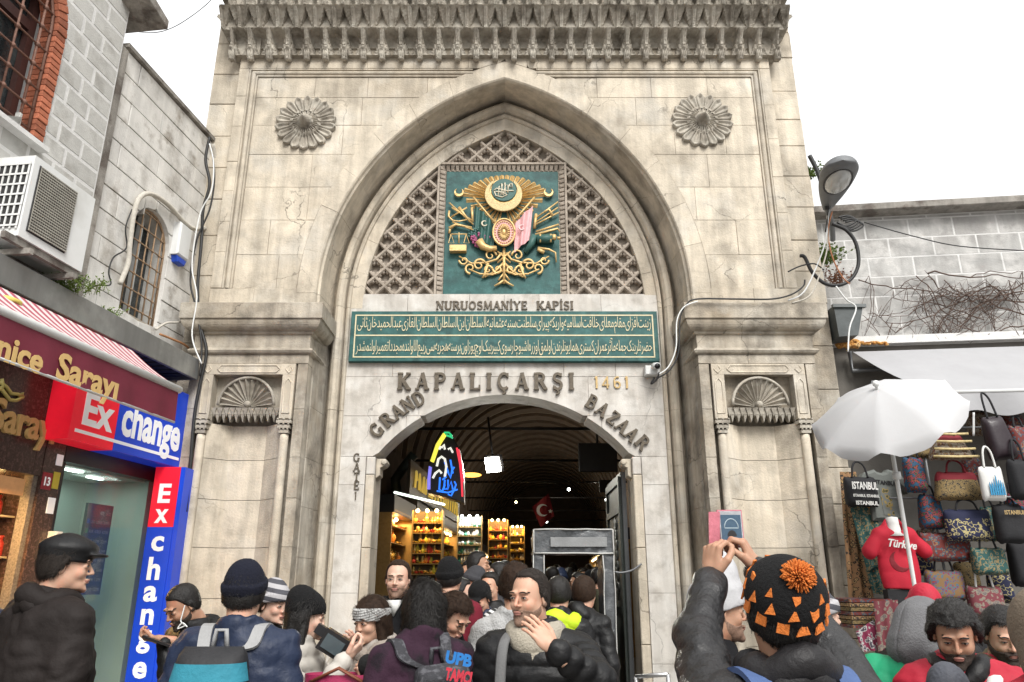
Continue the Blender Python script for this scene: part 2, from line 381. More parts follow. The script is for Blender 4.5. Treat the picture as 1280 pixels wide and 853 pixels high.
# --- impost ledges above the pilasters
def ledge(h0, h1, yf, prof, s, name, m, back=8.9):
    V = []; F = []
    for o, z in prof: V += [(XC+s*(h0-o), back, z), (XC+s*(h0-o), yf-o, z), (XC+s*(h1+o), yf-o, z), (XC+s*(h1+o), back, z)]
    for j in range(len(prof)-1):
        for k in range(3): F.append((j*4+k, j*4+k+1, (j+1)*4+k+1, (j+1)*4+k) if s > 0 else (j*4+k+1, j*4+k, (j+1)*4+k, (j+1)*4+k+1))
    F.append((0, 3, 2, 1)); L = (len(prof)-1)*4; F.append((L, L+1, L+2, L+3))
    return obj(name, V, F, m, gate)
for s in (-1, 1):
    lp = [(0, 4.20), (.035, 4.215), (.05, 4.24), (.035, 4.265), (.01, 4.275), (.0, 4.285), (0, 4.44), (.03, 4.45), (.035, 4.475)]
    lp += [(.035+.10*math.sin(t), 4.475+.12*(1-math.cos(t))) for t in [PI/2*i/6 for i in range(1, 7)]]
    lp += [(.135, 4.60), (.155, 4.603), (.155, 4.79), (.14, 4.80)]
    ledge(2.27, 3.63, 8.36, lp, s, 'impost_ledge', LIMED)
    # shaft of the pilaster: flat stones around the niche
    P0, P1, NC = 2.27, 3.63, 2.95; A0, A1 = NC-.54, NC+.54; I0, I1 = NC-.40, NC+.40
    for a, b in ((P0, 2.85), (2.85, P1)): cell(a, b, 4.09, 4.20, 8.36, s, LIMED, fn=None, back=8.7)
    zs = [0, .5, 1.02, 1.5, 2.03, 2.55, 3.0, 3.55, 4.085]
    for z0, z1 in zip(zs[:-1], zs[1:]):
        cell(P0, A0-.02, z0, z1, 8.36, s, LIMED, fn=None, back=8.7, name='pilaster_stone')
        cell(A1+.02, P1, z0, z1, 8.36, s, LIMED, fn=None, back=8.7, name='pilaster_stone')
        if z1 <= 3.56:   # half-octagonal recess below the shell, three faces
            z1b = min(z1, 3.40)
            pts = [(I0-.02, 8.40), (I0+.2, 8.6), (I1-.2, 8.6), (I1+.02, 8.40)]
            for (ha, ya), (hb, yb) in zip(pts[:-1], pts[1:]):
                g = .003
                V = [(XC+s*ha, ya, z0+g), (XC+s*hb, yb, z0+g), (XC+s*hb, yb, z1b-g), (XC+s*ha, ya, z1b-g)]
                V += [(x, y+.06, z) for x, y, z in V]
                F = [(0, 1, 2, 3), (7, 6, 5, 4), (0, 4, 5, 1), (1, 5, 6, 2), (2, 6, 7, 3), (3, 7, 4, 0)]
                obj('niche_stone', V, F if s > 0 else [f[::-1] for f in F], LIME, gate)
    nb = MB(); nb.box(XC+s*A0, XC+s*A1, 8.665+.035, 8.755, 0, 4.1); nb.build('niche_back', MORTAR, gate)
    # frame with sunk tracery
    fr = MB()
    for a, b in ((A0, I0), (I1, A1)):
        fr.box(*sorted((XC+s*a, XC+s*b)), 8.345, 8.68, 3.44, 3.955)
        mid = (a+b)/2; w = .042
        fr.m = 0
    fr.box(*sorted((XC+s*A0, XC+s*A1)), 8.345, 8.68, 3.957, 4.085)
    niche = fr.build('niche_frame', LIME, gate)
    tr = MB()
    def loop(pts, r=.009, y=8.343):
        tr.tube([(XC+s*h, y, z) for h, z in pts+pts[:1]], r, 5, cap=False)
    for a in (A0+.07, A1-.07):
        loop([(a-.04, 3.5), (a+.04, 3.5), (a+.04, 3.86), (a, 3.91), (a-.04, 3.86)])
        loop([(a, 3.975), (a+.04, 4.02), (a, 4.065), (a-.04, 4.02)])
    loop([(NC-.36, 4.02), (NC-.32, 4.065), (NC+.32, 4.065), (NC+.36, 4.02), (NC+.32, 3.98), (NC-.32, 3.98)])
    tr.build('tracery', LIME, niche)
    # back of the shell recess
    MB().box(*sorted((XC+s*I0, XC+s*I1)), 8.50, 8.69, 3.52, 3.957).build('recess_panel', LIMED, niche)
    # scallop shell: ribs fanning from the foot
    foot = Vector((XC+s*NC, 8.46, 3.60))
    for i in range(13):
        a = PI*(i+.5)/13; R = .292+.010*math.sin(i*2.1); half = PI/13/2*.93
        def fl(u, v, a=a, R=R, half=half):
            t = a+(u-.5)*2*half; r = .03+(R-.03)*v
            bulge = .055*math.cos((u-.5)*PI)*v
            zf = math.sin(t); edge = .03*math.cos((u-.5)*PI)*max(0, v-.85)/.15
            hollow = -.17*math.sin(min(1, v)*PI/2)*(1) + .0
            return (foot.x+s*(-1)*math.cos(t)*(r+edge), 8.37+.10-.12*v+bulge, foot.z+zf*(r+edge)*1.03)
        mb = MB(); mb.grid(fl, 6, 7)
        mb.build('shell_flute', CARVE, niche)
    mb = MB()
    arc = [(foot.x+math.cos(t)*.318, 8.375, foot.z+math.sin(t)*.318*1.02) for t in [PI*i/20 for i in range(21)]]
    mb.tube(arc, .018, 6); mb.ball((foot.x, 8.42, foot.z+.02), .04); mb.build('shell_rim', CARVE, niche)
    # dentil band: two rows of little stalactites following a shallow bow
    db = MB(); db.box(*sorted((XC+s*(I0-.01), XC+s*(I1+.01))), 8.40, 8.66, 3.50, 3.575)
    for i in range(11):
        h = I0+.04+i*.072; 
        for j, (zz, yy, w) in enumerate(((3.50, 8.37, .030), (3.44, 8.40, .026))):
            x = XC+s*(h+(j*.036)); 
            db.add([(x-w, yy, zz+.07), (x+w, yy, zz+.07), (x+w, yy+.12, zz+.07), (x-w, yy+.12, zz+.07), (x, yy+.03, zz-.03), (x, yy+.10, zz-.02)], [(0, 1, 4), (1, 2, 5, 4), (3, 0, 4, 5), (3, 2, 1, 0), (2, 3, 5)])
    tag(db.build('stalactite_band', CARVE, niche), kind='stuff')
    # colonnettes with capitals
    for a in (A0+.07, A1-.07):
        c = MB(); x = XC+s*a
        c.lathe((x, 8.39, 0), [(.062, 0), (.062, .72), (.075, .74), (.055, .78), (.052, .82), (.05, 3.20), (.048, 3.26)], 14)
        col = c.build('colonnette', LIME, gate)
        k = MB()
        for j in range(3):
            z = 3.27+j*.055; w = .055+j*.014; k.box(x-w, x+w, 8.39-w, 8.39+w, z, z+.035)
            for i in range(3): k.lathe((x-w*.8+i*w*.8, 8.39-w, z+.03), [(.004, 0), (.013, .01), (.013, .024)], 6)
        k.build('capital', CARVE, col)
# --- marble wall round the door
DH, DZS, DAP = 1.55, 3.12, 3.885
DR = (DH**2+(DAP-DZS)**2)/(2*(DAP-DZS)); DCZ = DAP-DR
def doorz(h): return DCZ+math.sqrt(max(0, DR*DR-h*h)) if abs(h) < DH else DZS
def mcell(h0, h1, z0, z1, s, m=MARBLE, name='marble_block'):
    n = 10; hsx = [h0+(h1-h0)*i/n for i in range(n+1)]
    lo = [max(z0, doorz(h)) if h < DH else z0 for h in hsx]
    if min(lo) > z1-.015: return
    # keep the part below z1 only
    pts = [(h, l) for h, l in zip(hsx, lo) if l < z1-.004]
    if len(pts) < 2: return
    if pts[0][0] > h0 and False: pass
    poly = pts+[(pts[-1][0], z1), (pts[0][0], z1)]
    stone(name, [(XC+s*h, z) for h, z in poly], 9.05, 9.5, m, gate, .0014, .003, .0015)
for s in (-1, 1):
    zz = [3.12, 3.62, 4.12, 4.68, 5.22]; hx = [[0, .62, 1.2, 1.985], [0, .3, 1.05, 1.985], [0, .75, 1.4, 1.985], [0, .45, 1.25, 1.985]]
    for i in range(4):
        for a, b in zip(hx[i][:-1], hx[i][1:]): mcell(a, b, zz[i], zz[i+1], s)
    for z0, z1 in zip([0, .8, 1.55, 2.2, 2.78], [.8, 1.55, 2.2, 2.78, 3.12]):
        stone('marble_block', [(XC+s*1.665, z0), (XC+s*1.985, z0), (XC+s*1.985, z1), (XC+s*1.665, z1)], 9.05, 9.5, MARBLE, gate, .0014, .003)
    for z0, z1 in zip([0, 1.0, 2.05, 2.9], [1.0, 2.05, 2.9, 3.115]):
        stone('door_jamb', [(XC+s*1.55, z0), (XC+s*1.66, z0), (XC+s*1.66, z1), (XC+s*1.55, z1)], 9.035, 9.5, LIME if z1 < 3 else MARBLE, gate, .0022, .01)
    b = MB()      # scrolled bracket under the springing
    b.prism([(XC+s*1.55, 3.10), (XC+s*1.55, 2.86), (XC+s*1.50, 2.90), (XC+s*1.50, 2.99), (XC+s*1.44, 3.02), (XC+s*1.42, 3.06), (XC+s*1.44, 3.10)], 9.10, 9.32, .006)
    b.lathe((XC+s*1.455, 9.10, 3.06), [(.035, -.01), (.035, .015), (.02, .02)], 12, 'y')
    b.build('bracket', LIME, gate)
MB().box(XC-1.99, XC+1.99, 9.07, 9.49, DAP+.03, 5.215).build('marble_core', MORTAR, gate)
# tympanum sill
MB().box(XC-1.985, XC+1.985, 9.058, 9.5, 5.222, 5.235).build('tympanum_sill', MARBLE, gate)
# --- muqarnas cornice
def mq_unit(kind, pitch, y0, y1, z0, z1, nu=16, nz=18):
    "height field relief of one cell: the surface leans out towards the top"
    D = np.zeros((nu+1, nz+1)); X = np.linspace(-.5, .5, nu+1); Z = np.linspace(0, 1, nz+1)
    for i, u in enumerate(X):
        a = abs(u)*2
        for j, z in enumerate(Z):
            base = y0+(y1-y0)*z**1.5; d = 0
            if kind == 1:
                w = .74*min(1, max(0, (z-.04)/.72)**.75) if z < .86 else .74*math.sqrt(max(0, 1-((z-.86)/.1)**2)) if z < .96 else 0
                if a < w: d = .11*math.sqrt(max(0, 1-(a/w)**2))+.045
                elif a < w+.12: d = -.008
                if a > .8: d = -.05*(1 if z > .3 else .6)
                if z < .42 and a > .55: d -= .03*(1-abs(z-.22)/.22 if abs(z-.22) < .22 else 0)
            else:
                w = .70*(1-z/.93) if z < .93 else 0
                if z > .02 and a < w: d = .15*(1-a/w)**.7+.035
                if z < .34 and a < .42*(1-z/.34)+.02: d = max(d-.075, .01)
                if a > .78 and z < .9: d = -.045
                elif a > w+.05 and z < .9: d = .015*(a-w)
            if z > .95: d = -.012
            D[i, j] = base+d
    return [[((X[i])*pitch, D[i, j], z0+(z1-z0)*Z[j]) for j in range(nz+1)] for i in range(nu+1)]
def mq_mesh(kind, pitch, y0, y1, z0, z1, seed):
    g = mq_unit(kind, pitch, y0, y1, z0, z1); nu = len(g)-1; nz = len(g[0])-1; r = random.Random(seed)
    V = [p for row in g for p in row]; V = [(x, y+r.uniform(-.004, .004), z+r.uniform(-.002, .002)) for x, y, z in V]
    F = [(i*(nz+1)+j, (i+1)*(nz+1)+j, (i+1)*(nz+1)+j+1, i*(nz+1)+j+1) for i in range(nu) for j in range(nz)]
    # close the back
    b = len(V); V += [(-pitch/2, y0+.28, z0), (pitch/2, y0+.28, z0), (pitch/2, y0+.28, z1), (-pitch/2, y0+.28, z1)]
    F += [(b, b+1, nu*(nz+1), 0)] if False else []
    bot = [i*(nz+1) for i in range(nu+1)]; top = [i*(nz+1)+nz for i in range(nu+1)]
    F.append(tuple([b+1]+bot[::-1]+[b])[::-1][::-1]); F.append(tuple([b+3]+top+[b+2])[::-1]); F.append((b, b+3, b+2, b+1))
    F.append(tuple([b]+[j for j in range(nz+1)]+[b+3])); F.append(tuple([b+1]+[nu*(nz+1)+j for j in range(nz+1)]+[b+2])[::-1])
    me = bpy.data.meshes.new('muqarnas'); set_mesh(me, V, F, CARVE); return me
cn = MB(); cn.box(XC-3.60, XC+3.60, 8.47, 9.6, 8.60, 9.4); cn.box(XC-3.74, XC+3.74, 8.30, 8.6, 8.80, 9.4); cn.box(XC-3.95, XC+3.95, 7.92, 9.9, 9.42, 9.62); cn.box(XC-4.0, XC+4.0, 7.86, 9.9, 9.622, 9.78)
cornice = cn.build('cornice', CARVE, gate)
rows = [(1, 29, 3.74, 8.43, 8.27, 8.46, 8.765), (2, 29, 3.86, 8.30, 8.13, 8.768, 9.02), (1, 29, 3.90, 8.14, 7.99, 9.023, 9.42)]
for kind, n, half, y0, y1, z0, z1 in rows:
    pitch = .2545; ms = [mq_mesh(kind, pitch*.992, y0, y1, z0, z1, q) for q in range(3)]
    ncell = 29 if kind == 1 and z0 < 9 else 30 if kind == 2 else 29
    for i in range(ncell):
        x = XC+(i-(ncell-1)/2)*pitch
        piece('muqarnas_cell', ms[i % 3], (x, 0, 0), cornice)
    # returns at both ends
    for s in (-1, 1):
        for q in range(3):
            hx = ncell*pitch/2
            ob = piece('muqarnas_cell', ms[q], (XC+s*(hx-y0+.0)+0*s, y0+.15+q*pitch, 0), cornice)
            ob.rotation_euler = (0, 0, -s*PI/2*-1); ob.location.x = XC+s*(hx+y0-.09)-ORG[cornice.name].x
            ob.location.y = y0+.13+q*pitch-ORG[cornice.name].y
pd = MB()
pd.prism([(-.034, 0), (.034, 0), (.040, .08), (.032, .13), (-.032, .13), (-.040, .08)], -.045, .07, .008)
for i in range(3): pd.tube([(-.022+i*.022, -.045, .0), (-.024+i*.024, -.047, .12)], .008, 5)
pd.lathe((0, -.012, -.022), [(.012, -.01), (.036, .0), (.04, .022), (.036, .03)], 10)
pd.ball((0, -.055, .15), (.03, .035, .03), 8, 5)
pm = pd.mesh('pendant', CARVE)
for i in range(30):
    x = XC+(i-14.5)*.2545; piece('pendant', pm, (x, 8.43, 8.395), cornice)
# moss and dead weed fringe on the top rows
# --- rosettes
def petal_mesh(L, w, d):
    mb = MB()
    def f(u, v):
        t = u; prof = math.sin(min(1, t*1.02)*PI)**.55 if t < .5 else math.sqrt(max(0, 1-((t-.5)/.5)**2))
        ww = w*(.42+.58*min(1, t*1.5))*(math.sqrt(max(0, 1-((t-.72)/.28)**2)) if t > .72 else 1)
        c = v*2-1
        z = d*(1-c*c)**.5*(1.0) - d*.95*max(0, 1-(c/.5)**2)*(1 if .12 < t < .88 else 0)*.8
        return (c*ww, -z, L*t)
    mb.grid(f, 12, 10); return mb.mesh('petal', CARVE)
for s in (-1, 1):
    c = W(383, 155.5, 8.53) if s < 0 else W(877, 152.5, 8.53)
    R = .405
    mb = MB(); mb.lathe((c.x, 8.53, c.z), [(R*.82, -.02), (R*.82, .02), (.1, .03), (.1, .06), (.085, .075)], 28, 'y')
    def spiral(u, v):
        t = u*2*PI; r = .095*(1-v)**.8+.003; tw = v*2.2
        r *= 1+.13*math.cos(9*(t+tw)); return (c.x+r*math.cos(t), 8.46-.14*v, c.z+r*math.sin(t))
    mb.grid(spiral, 54, 8, True)
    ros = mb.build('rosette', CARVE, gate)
    p1 = petal_mesh(.24, .065, .05); p2 = petal_mesh(.13, .034, .035)
    for i in range(18):
        a = 2*PI*i/18; r0 = .165
        piece('petal', p1, (c.x+math.sin(a)*r0, 8.513, c.z+math.cos(a)*r0), ros, (0, a, 0))
    for i in range(16):
        a = 2*PI*(i+.5)/16; r0 = .08
        piece('inner_petal', p2, (c.x+math.sin(a)*r0, 8.485, c.z+math.cos(a)*r0), ros, (-.2, a, 0))
# --- tympanum lattice
LAP = apz(162.5, 9.05)
HL = LAP-CZ; RL = (1.834**2+HL*HL)/(2*1.834)
def hL(z): return math.sqrt(max(0, RL*RL-(max(z, CZ)-CZ)**2))-(RL-1.834)
PC = -.135; PH = .884; PZ0, PZ1 = 5.235, 7.19     # framed panel
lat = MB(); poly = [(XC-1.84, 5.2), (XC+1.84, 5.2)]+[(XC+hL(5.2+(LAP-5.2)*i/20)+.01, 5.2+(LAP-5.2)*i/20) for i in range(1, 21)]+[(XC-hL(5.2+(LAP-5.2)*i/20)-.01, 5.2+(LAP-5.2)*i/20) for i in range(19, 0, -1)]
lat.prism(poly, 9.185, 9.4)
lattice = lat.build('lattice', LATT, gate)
def inside(x, z):
    h = abs(x-XC)
    if z < 5.237 or z > LAP or h > hL(z)-.004: return False
    return not (abs(x-PC) < PH and z < PZ1)
def segs(p, q, n=400):
    out = []; cur = None
    for i in range(n+1):
        t = i/n; x, z = p[0]+(q[0]-p[0])*t, p[1]+(q[1]-p[1])*t
        if inside(x, z):
            if cur is None: cur = [t, t]
            cur[1] = t
        elif cur: out.append(cur); cur = None
    if cur: out.append(cur)
    return [((p[0]+(q[0]-p[0])*a, p[1]+(q[1]-p[1])*a), (p[0]+(q[0]-p[0])*b, p[1]+(q[1]-p[1])*b)) for a, b in out if b-a > .008]
PX, PZ = .262, .262*1.0
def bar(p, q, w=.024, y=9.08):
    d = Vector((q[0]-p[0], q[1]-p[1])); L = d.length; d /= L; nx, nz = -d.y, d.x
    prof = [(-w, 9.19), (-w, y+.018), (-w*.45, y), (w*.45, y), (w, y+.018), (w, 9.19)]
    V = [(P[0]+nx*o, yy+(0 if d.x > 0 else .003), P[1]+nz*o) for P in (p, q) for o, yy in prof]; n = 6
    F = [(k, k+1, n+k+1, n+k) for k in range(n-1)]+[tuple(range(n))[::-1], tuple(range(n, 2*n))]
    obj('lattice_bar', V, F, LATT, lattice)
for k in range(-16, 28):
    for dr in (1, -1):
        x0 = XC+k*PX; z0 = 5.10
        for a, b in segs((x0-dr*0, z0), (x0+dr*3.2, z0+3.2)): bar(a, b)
cu = MB()     # cusps in the corners of every opening
for i in range(-16, 17):
    for j in range(-2, 24):
        cx = XC+i*PX/2+.0; czz = 5.10+j*PX/2
        if (i+j) % 2 == 0: continue
        if not (inside(cx, czz)): continue
        r = PX/2
        for q in range(4):
            a = q*PI/2; dx, dz = math.sin(a), math.cos(a)
            tx, tz = cx+dx*(r-.005), czz+dz*(r-.005)
            if not inside(tx, tz) : continue
            s1 = .058 if q in (0, 2) else .05
            for sg in (-1, 1):   # small lobes beside each corner of the diamond
                bx, bz = cx+dx*(r-.055)+sg*dz*.030, czz+dz*(r-.055)-sg*dx*.030
                if inside(bx, bz): cu.ball((bx, 9.135, bz), (.032, .042, .032), 6, 4)
tag(cu.build('lattice_cusps', LATT, lattice), kind='stuff')
fm = MB()
for (a, b, c, d) in ((PC-PH, PC-PH+.03, PZ0, PZ1), (PC+PH-.03, PC+PH, PZ0, PZ1), (PC-PH+.03, PC+PH-.03, PZ1-.03, PZ1)): fm.box(a, b, 9.06, 9.19, c, d)
fm.box(PC-PH+.03, PC+PH-.03, 9.13, 9.2, PZ0, PZ1-.03)
frame = fm.build('panel_frame', LATT, gate)
dt = MB(); w = .065; x0, x1, zt = PC-PH+.035, PC+PH-.035, PZ1-.036
nn = 26
for i in range(nn):
    x = x0+w*.6+(x1-x0-1.2*w)*i/(nn-1); dt.add([(x-.026, 9.075, zt), (x+.026, 9.075, zt), (x+.012, 9.11, zt-.07), (x-.012, 9.11, zt-.07), (x-.03, 9.135, zt), (x+.03, 9.135, zt), (x+.03, 9.135, zt-.085), (x-.03, 9.135, zt-.085)], [(1, 0, 3, 2), (0, 4, 7, 3), (5, 1, 2, 6), (2, 3, 7, 6), (0, 1, 5, 4)])
for sx in (-1, 1):
    xb = x0 if sx < 0 else x1
    for i in range(28):
        z = PZ0+.03+(zt-.06-PZ0)*i/27; t = -sx
        dt.add([(xb, 9.075, z-.026), (xb, 9.075, z+.026), (xb+t*.06, 9.11, z+.012), (xb+t*.06, 9.11, z-.012), (xb, 9.135, z-.03), (xb, 9.135, z+.03), (xb+t*.075, 9.135, z+.03), (xb+t*.075, 9.135, z-.03)], [(0, 1, 2, 3), (3, 2, 6, 7), (0, 3, 7, 4), (1, 5, 6, 2), (0, 4, 5, 1)])
tag(dt.build('egg_and_dart', LATT, frame), kind='stuff')
# ================================================================ LETTERING
DG = None
def text_geo(body, height=1.0, width=None, bold=0.0, depth=.1, shear=0, cap=True, res=3):
    "flat-fronted solid letters: list of verts (a, b, c) = along, up, outward"
    cu = bpy.data.curves.new('lettering', 'FONT'); cu.body = body; cu.size = 1; cu.extrude = depth/2; cu.offset = bold; cu.shear = shear; cu.resolution_u = res
    o = bpy.data.objects.new('lettering', cu); COL.objects.link(o)
    me = bpy.data.meshes.new_from_object(o.evaluated_get(bpy.context.evaluated_depsgraph_get()))
    bpy.data.objects.remove(o); bpy.data.curves.remove(cu)
    V = np.array([v.co[:] for v in me.vertices]).reshape(-1, 3); F = [list(p.vertices) for p in me.polygons]; bpy.data.meshes.remove(me)
    if not len(V): return None
    k = height/.73; V[:, :2] *= k
    V[:, 0] -= V[:, 0].min(); w = V[:, 0].max()
    if width: V[:, 0] *= width/w
    V[:, 2] += depth/2
    return V, F
def put_text(name, body, o, X, Z, height, mat_, parent=None, width=None, bold=0.02, depth=.02, shear=0, align='l', ref=None):
    g = text_geo(body, height, width, bold, depth, shear)
    if g is None: return None
    V, F = g; X = Vector(X).normalized(); Z = Vector(Z).normalized(); N = X.cross(Z)      # towards the reader
    if align == 'c': V[:, 0] -= V[:, 0].max()/2
    o = Vector(o); P = np.array(o)+V[:, :1]*np.array(X)+V[:, 1:2]*np.array(Z)+V[:, 2:3]*np.array(N)
    return obj(name, P, F, mat_, parent)
# slab-serif capitals drawn with strokes; each stroke (points, weight) in a box of height 1
def arc(cx, cz, rx, rz, a0, a1, n=10): return [(cx+rx*math.cos(math.radians(a0+(a1-a0)*i/n)), cz+rz*math.sin(math.radians(a0+(a1-a0)*i/n))) for i in range(n+1)]
def sf(x, z, w=.15): return ([(x-w, z), (x+w, z)], .09)
GL = {
 'K': (.72, [([(.14, 0), (.14, 1)], .2), ([(.62, .96), (.2, .45)], .12), ([(.3, .55), (.64, .04)], .2), sf(.14, .045), sf(.14, .955), sf(.6, .955, .13), sf(.63, .045, .14)]),
 'A': (.76, [([(.1, 0), (.38, 1)], .1), ([(.38, 1), (.64, 0)], .19), ([(.2, .33), (.56, .33)], .09), sf(.1, .045, .11), sf(.65, .045, .14)]),
 'P': (.66, [([(.14, 0), (.14, 1)], .2), ([(.14, .95)]+arc(.34, .73, .24, .22, 90, -90)+[(.14, .51)], .13), sf(.14, .045), sf(.1, .955, .1)]),
 'L': (.62, [([(.14, 0), (.14, 1)], .2), ([(.14, .05), (.58, .05)], .1), ([(.56, .0), (.56, .28)], .09), sf(.14, .955), sf(.1, .045, .1)]),
 'I': (.34, [([(.17, 0), (.17, 1)], .2), sf(.17, .045), sf(.17, .955)]),
 'C': (.72, [(arc(.38, .5, .29, .45, 48, 312, 16), .15), ([(.6, .72), (.6, .98)], .08)]),
 'R': (.74, [([(.14, 0), (.14, 1)], .2), ([(.14, .95)]+arc(.34, .74, .23, .21, 90, -90)+[(.14, .53)], .13), ([(.38, .52), (.66, .03)], .19), sf(.14, .045), sf(.1, .955, .1), sf(.67, .045, .1)]),
 'S': (.62, [(arc(.31, .735, .2, .21, 25, 270, 12)+arc(.31, .27, .22, .23, 90, -155, 12), .14), ([(.52, .78), (.52, .98)], .07), ([(.09, .04), (.09, .25)], .07)]),
 'G': (.76, [(arc(.38, .5, .29, .45, 48, 330, 16), .15), ([(.62, .05), (.62, .42)], .16), sf(.6, .42, .13), ([(.6, .74), (.6, .96)], .08)]),
 'N': (.8, [([(.13, 0), (.13, 1)], .1), ([(.13, 1), (.66, 0)], .19), ([(.66, 0), (.66, 1)], .1), sf(.13, .045, .12), sf(.1, .955, .1), sf(.66, .955, .12)]),
 'D': (.76, [([(.14, 0), (.14, 1)], .2), ([(.14, .95), (.3, .95)]+arc(.3, .5, .34, .45, 90, -90, 12)+[(.14, .05)], .13), sf(.1, .045, .1), sf(.1, .955, .1)]),
 'B': (.7, [([(.14, 0), (.14, 1)], .2), ([(.14, .95)]+arc(.34, .745, .2, .205, 90, -90)+[(.14, .54)], .12), ([(.2, .53)]+arc(.36, .29, .23, .24, 90, -90)+[(.14, .05)], .13), sf(.1, .045, .1), sf(.1, .955, .1)]),
 'Z': (.66, [([(.08, .95), (.58, .95)], .1), ([(.56, .95), (.1, .05)], .18), ([(.08, .05), (.6, .05)], .1), ([(.1, .76), (.1, .98)], .08), ([(.58, .02), (.58, .25)], .08)]),
 'T': (.68, [([(.34, 0), (.34, 1)], .2), ([(.05, .95), (.63, .95)], .1), ([(.07, .76), (.07, .98)], .08), ([(.61, .76), (.61, .98)], .08), sf(.34, .045)]),
 'E': (.66, [([(.14, 0), (.14, 1)], .2), ([(.14, .95), (.56, .95)], .1), ([(.14, .5), (.44, .5)], .1), ([(.14, .05), (.58, .05)], .1), ([(.55, .76), (.55, .98)], .08), ([(.57, .02), (.57, .26)], .08), ([(.45, .4), (.45, .6)], .07)]),
 'U': (.76, [([(.14, 1), (.14, .3)]+arc(.38, .3, .24, .25, 180, 360)+[(.62, 1)], .15), sf(.14, .955), sf(.62, .955, .12)]),
 'O': (.76, [(arc(.38, .5, .28, .44, 0, 360, 20), .15)]),
 'M': (.9, [([(.12, 0), (.16, 1)], .1), ([(.16, 1), (.45, .1)], .17), ([(.45, .1), (.72, 1)], .09), ([(.74, 1), (.78, 0)], .18), sf(.12, .045, .11), sf(.78, .045, .12)]),
 'Y': (.72, [([(.1, 1), (.36, .48)], .17), ([(.62, 1), (.36, .48)], .1), ([(.36, .5), (.36, 0)], .18), sf(.1, .955, .11), sf(.62, .955, .11), sf(.36, .045)]),
 '1': (.3, [([(.17, 0), (.17, 1)], .14), ([(.17, .97), (.05, .84)], .09)]),
 '4': (.6, [([(.42, 0), (.42, 1)], .12), ([(.42, .96), (.06, .28)], .1), ([(.04, .27), (.56, .27)], .1)]),
 '6': (.6, [(arc(.3, .3, .2, .25, 0, 360, 18), .12), ([(.1, .32)]+arc(.32, .62, .23, .33, 180, 60, 8), .11)]),
}
GL['İ'] = (GL['I'][0], GL['I'][1]+[([(.17, 1.14), (.17, 1.26)], .14)])
GL['Ç'] = (GL['C'][0], GL['C'][1]+[([(.38, .06), (.38, -.08), (.46, -.16), (.36, -.25), (.27, -.23)], .08)])
GL['Ş'] = (GL['S'][0], GL['S'][1]+[([(.31, .06), (.31, -.08), (.39, -.16), (.29, -.25), (.2, -.23)], .08)])
def stroke_poly(pts, w):
    L = []; R = []
    n = len(pts); closed = n > 3 and math.hypot(pts[0][0]-pts[-1][0], pts[0][1]-pts[-1][1]) < 1e-6
    for i, p in enumerate(pts):
        a = pts[i-1] if i else (pts[-2] if closed else p); b = pts[i+1] if i < n-1 else (pts[1] if closed else p)
        dx, dz = b[0]-a[0], b[1]-a[1]; l = math.hypot(dx, dz) or 1; nx, nz = -dz/l*w/2, dx/l*w/2
        k = 1
        if 0 < i < n-1:
            e1 = (p[0]-a[0], p[1]-a[1]); e2 = (b[0]-p[0], b[1]-p[1]); l1 = math.hypot(*e1) or 1; l2 = math.hypot(*e2) or 1
            c = (e1[0]*e2[0]+e1[1]*e2[1])/(l1*l2); k = 1/max(.6, math.sqrt(max(0, (1+c)/2)))
        L.append((p[0]+nx*k, p[1]+nz*k)); R.append((p[0]-nx*k, p[1]-nz*k))
    return L, R
def slab_letter(ch, o, X, Z, h, depth, m, parent, wk=1.0, name='letter', heavy=1.0):
    "o = lower left corner, X along, Z up; N towards the reader"
    w, st = GL[ch]; o = Vector(o); X = Vector(X).normalized(); Z = Vector(Z).normalized(); N = X.cross(Z)
    mb = MB()
    for q, (pts, sw) in enumerate(st):
        L, R = stroke_poly(pts, sw*heavy); n = len(L); d = depth+q*.0012
        V = []
        for c in (0, d):
            for P in (L, R):
                V += [o+X*(a*h*wk)+Z*(b*h)+N*c for a, b in P]
        F = []
        for i in range(n-1):
            F.append((2*n+i, 3*n+i, 3*n+i+1, 2*n+i+1)); F.append((i, 2*n+i, 2*n+i+1, i+1)); F.append((n+i+1, 3*n+i+1, 3*n+i, n+i))
        F.append((0, n, 3*n, 2*n)); F.append((n-1, 3*n-1, 4*n-1, 2*n-1)[:1]+(2*n-1, 4*n-1, 3*n-1)[0:0]+(3*n-1, 4*n-1, 2*n-1)); mb.add(V, F)
    return mb.build(name, m, parent)
BRONZE = mat('bronze_letters', (.115, .095, .07), .6, .25, 30, .2, 90, metal=.25)
OLDGOLD = mat('tarnished_brass', (.42, .30, .14), .5, .2, 20, .1, 90, metal=.5)
GOLD = mat('gilded_paint', (.66, .46, .2), .42, .15, 25, .12, 80, metal=.3, col2=[(.48, .3, .1)], c2scale=18, c2lo=.5, c2hi=.7)
GILT = mat('pale_gilt', (.62, .55, .36), .5, .1, 25, .1, 80)
TEAL = mat('teal_panel_paint', (.018, .088, .082), .55, .15, 7, .12, 60, col2=[(.012, .058, .056), (.035, .125, .118)], c2scale=5, c2lo=.48, c2hi=.66)
def word(letters, x0, x1, z, Y, h, m, nm, lab, cat='inscription', depth=.035, wk=1.0, group=None, heavy=1.0):
    "letters spread evenly between x0 and x1"
    ws = [GL[c][0]*h*wk if c != ' ' else h*.9 for c in letters]; gap = (x1-x0-sum(ws))/(len(letters)-1); x = x0
    e = empty(nm, ((x0+x1)/2, Y, z), lab, cat, group)
    for c, w in zip(letters, ws):
        if c != ' ': slab_letter(c, (x, Y, z), (1, 0, 0), (0, 0, 1), h, depth, m, e, wk, heavy=heavy)
        x += w+gap
    return e
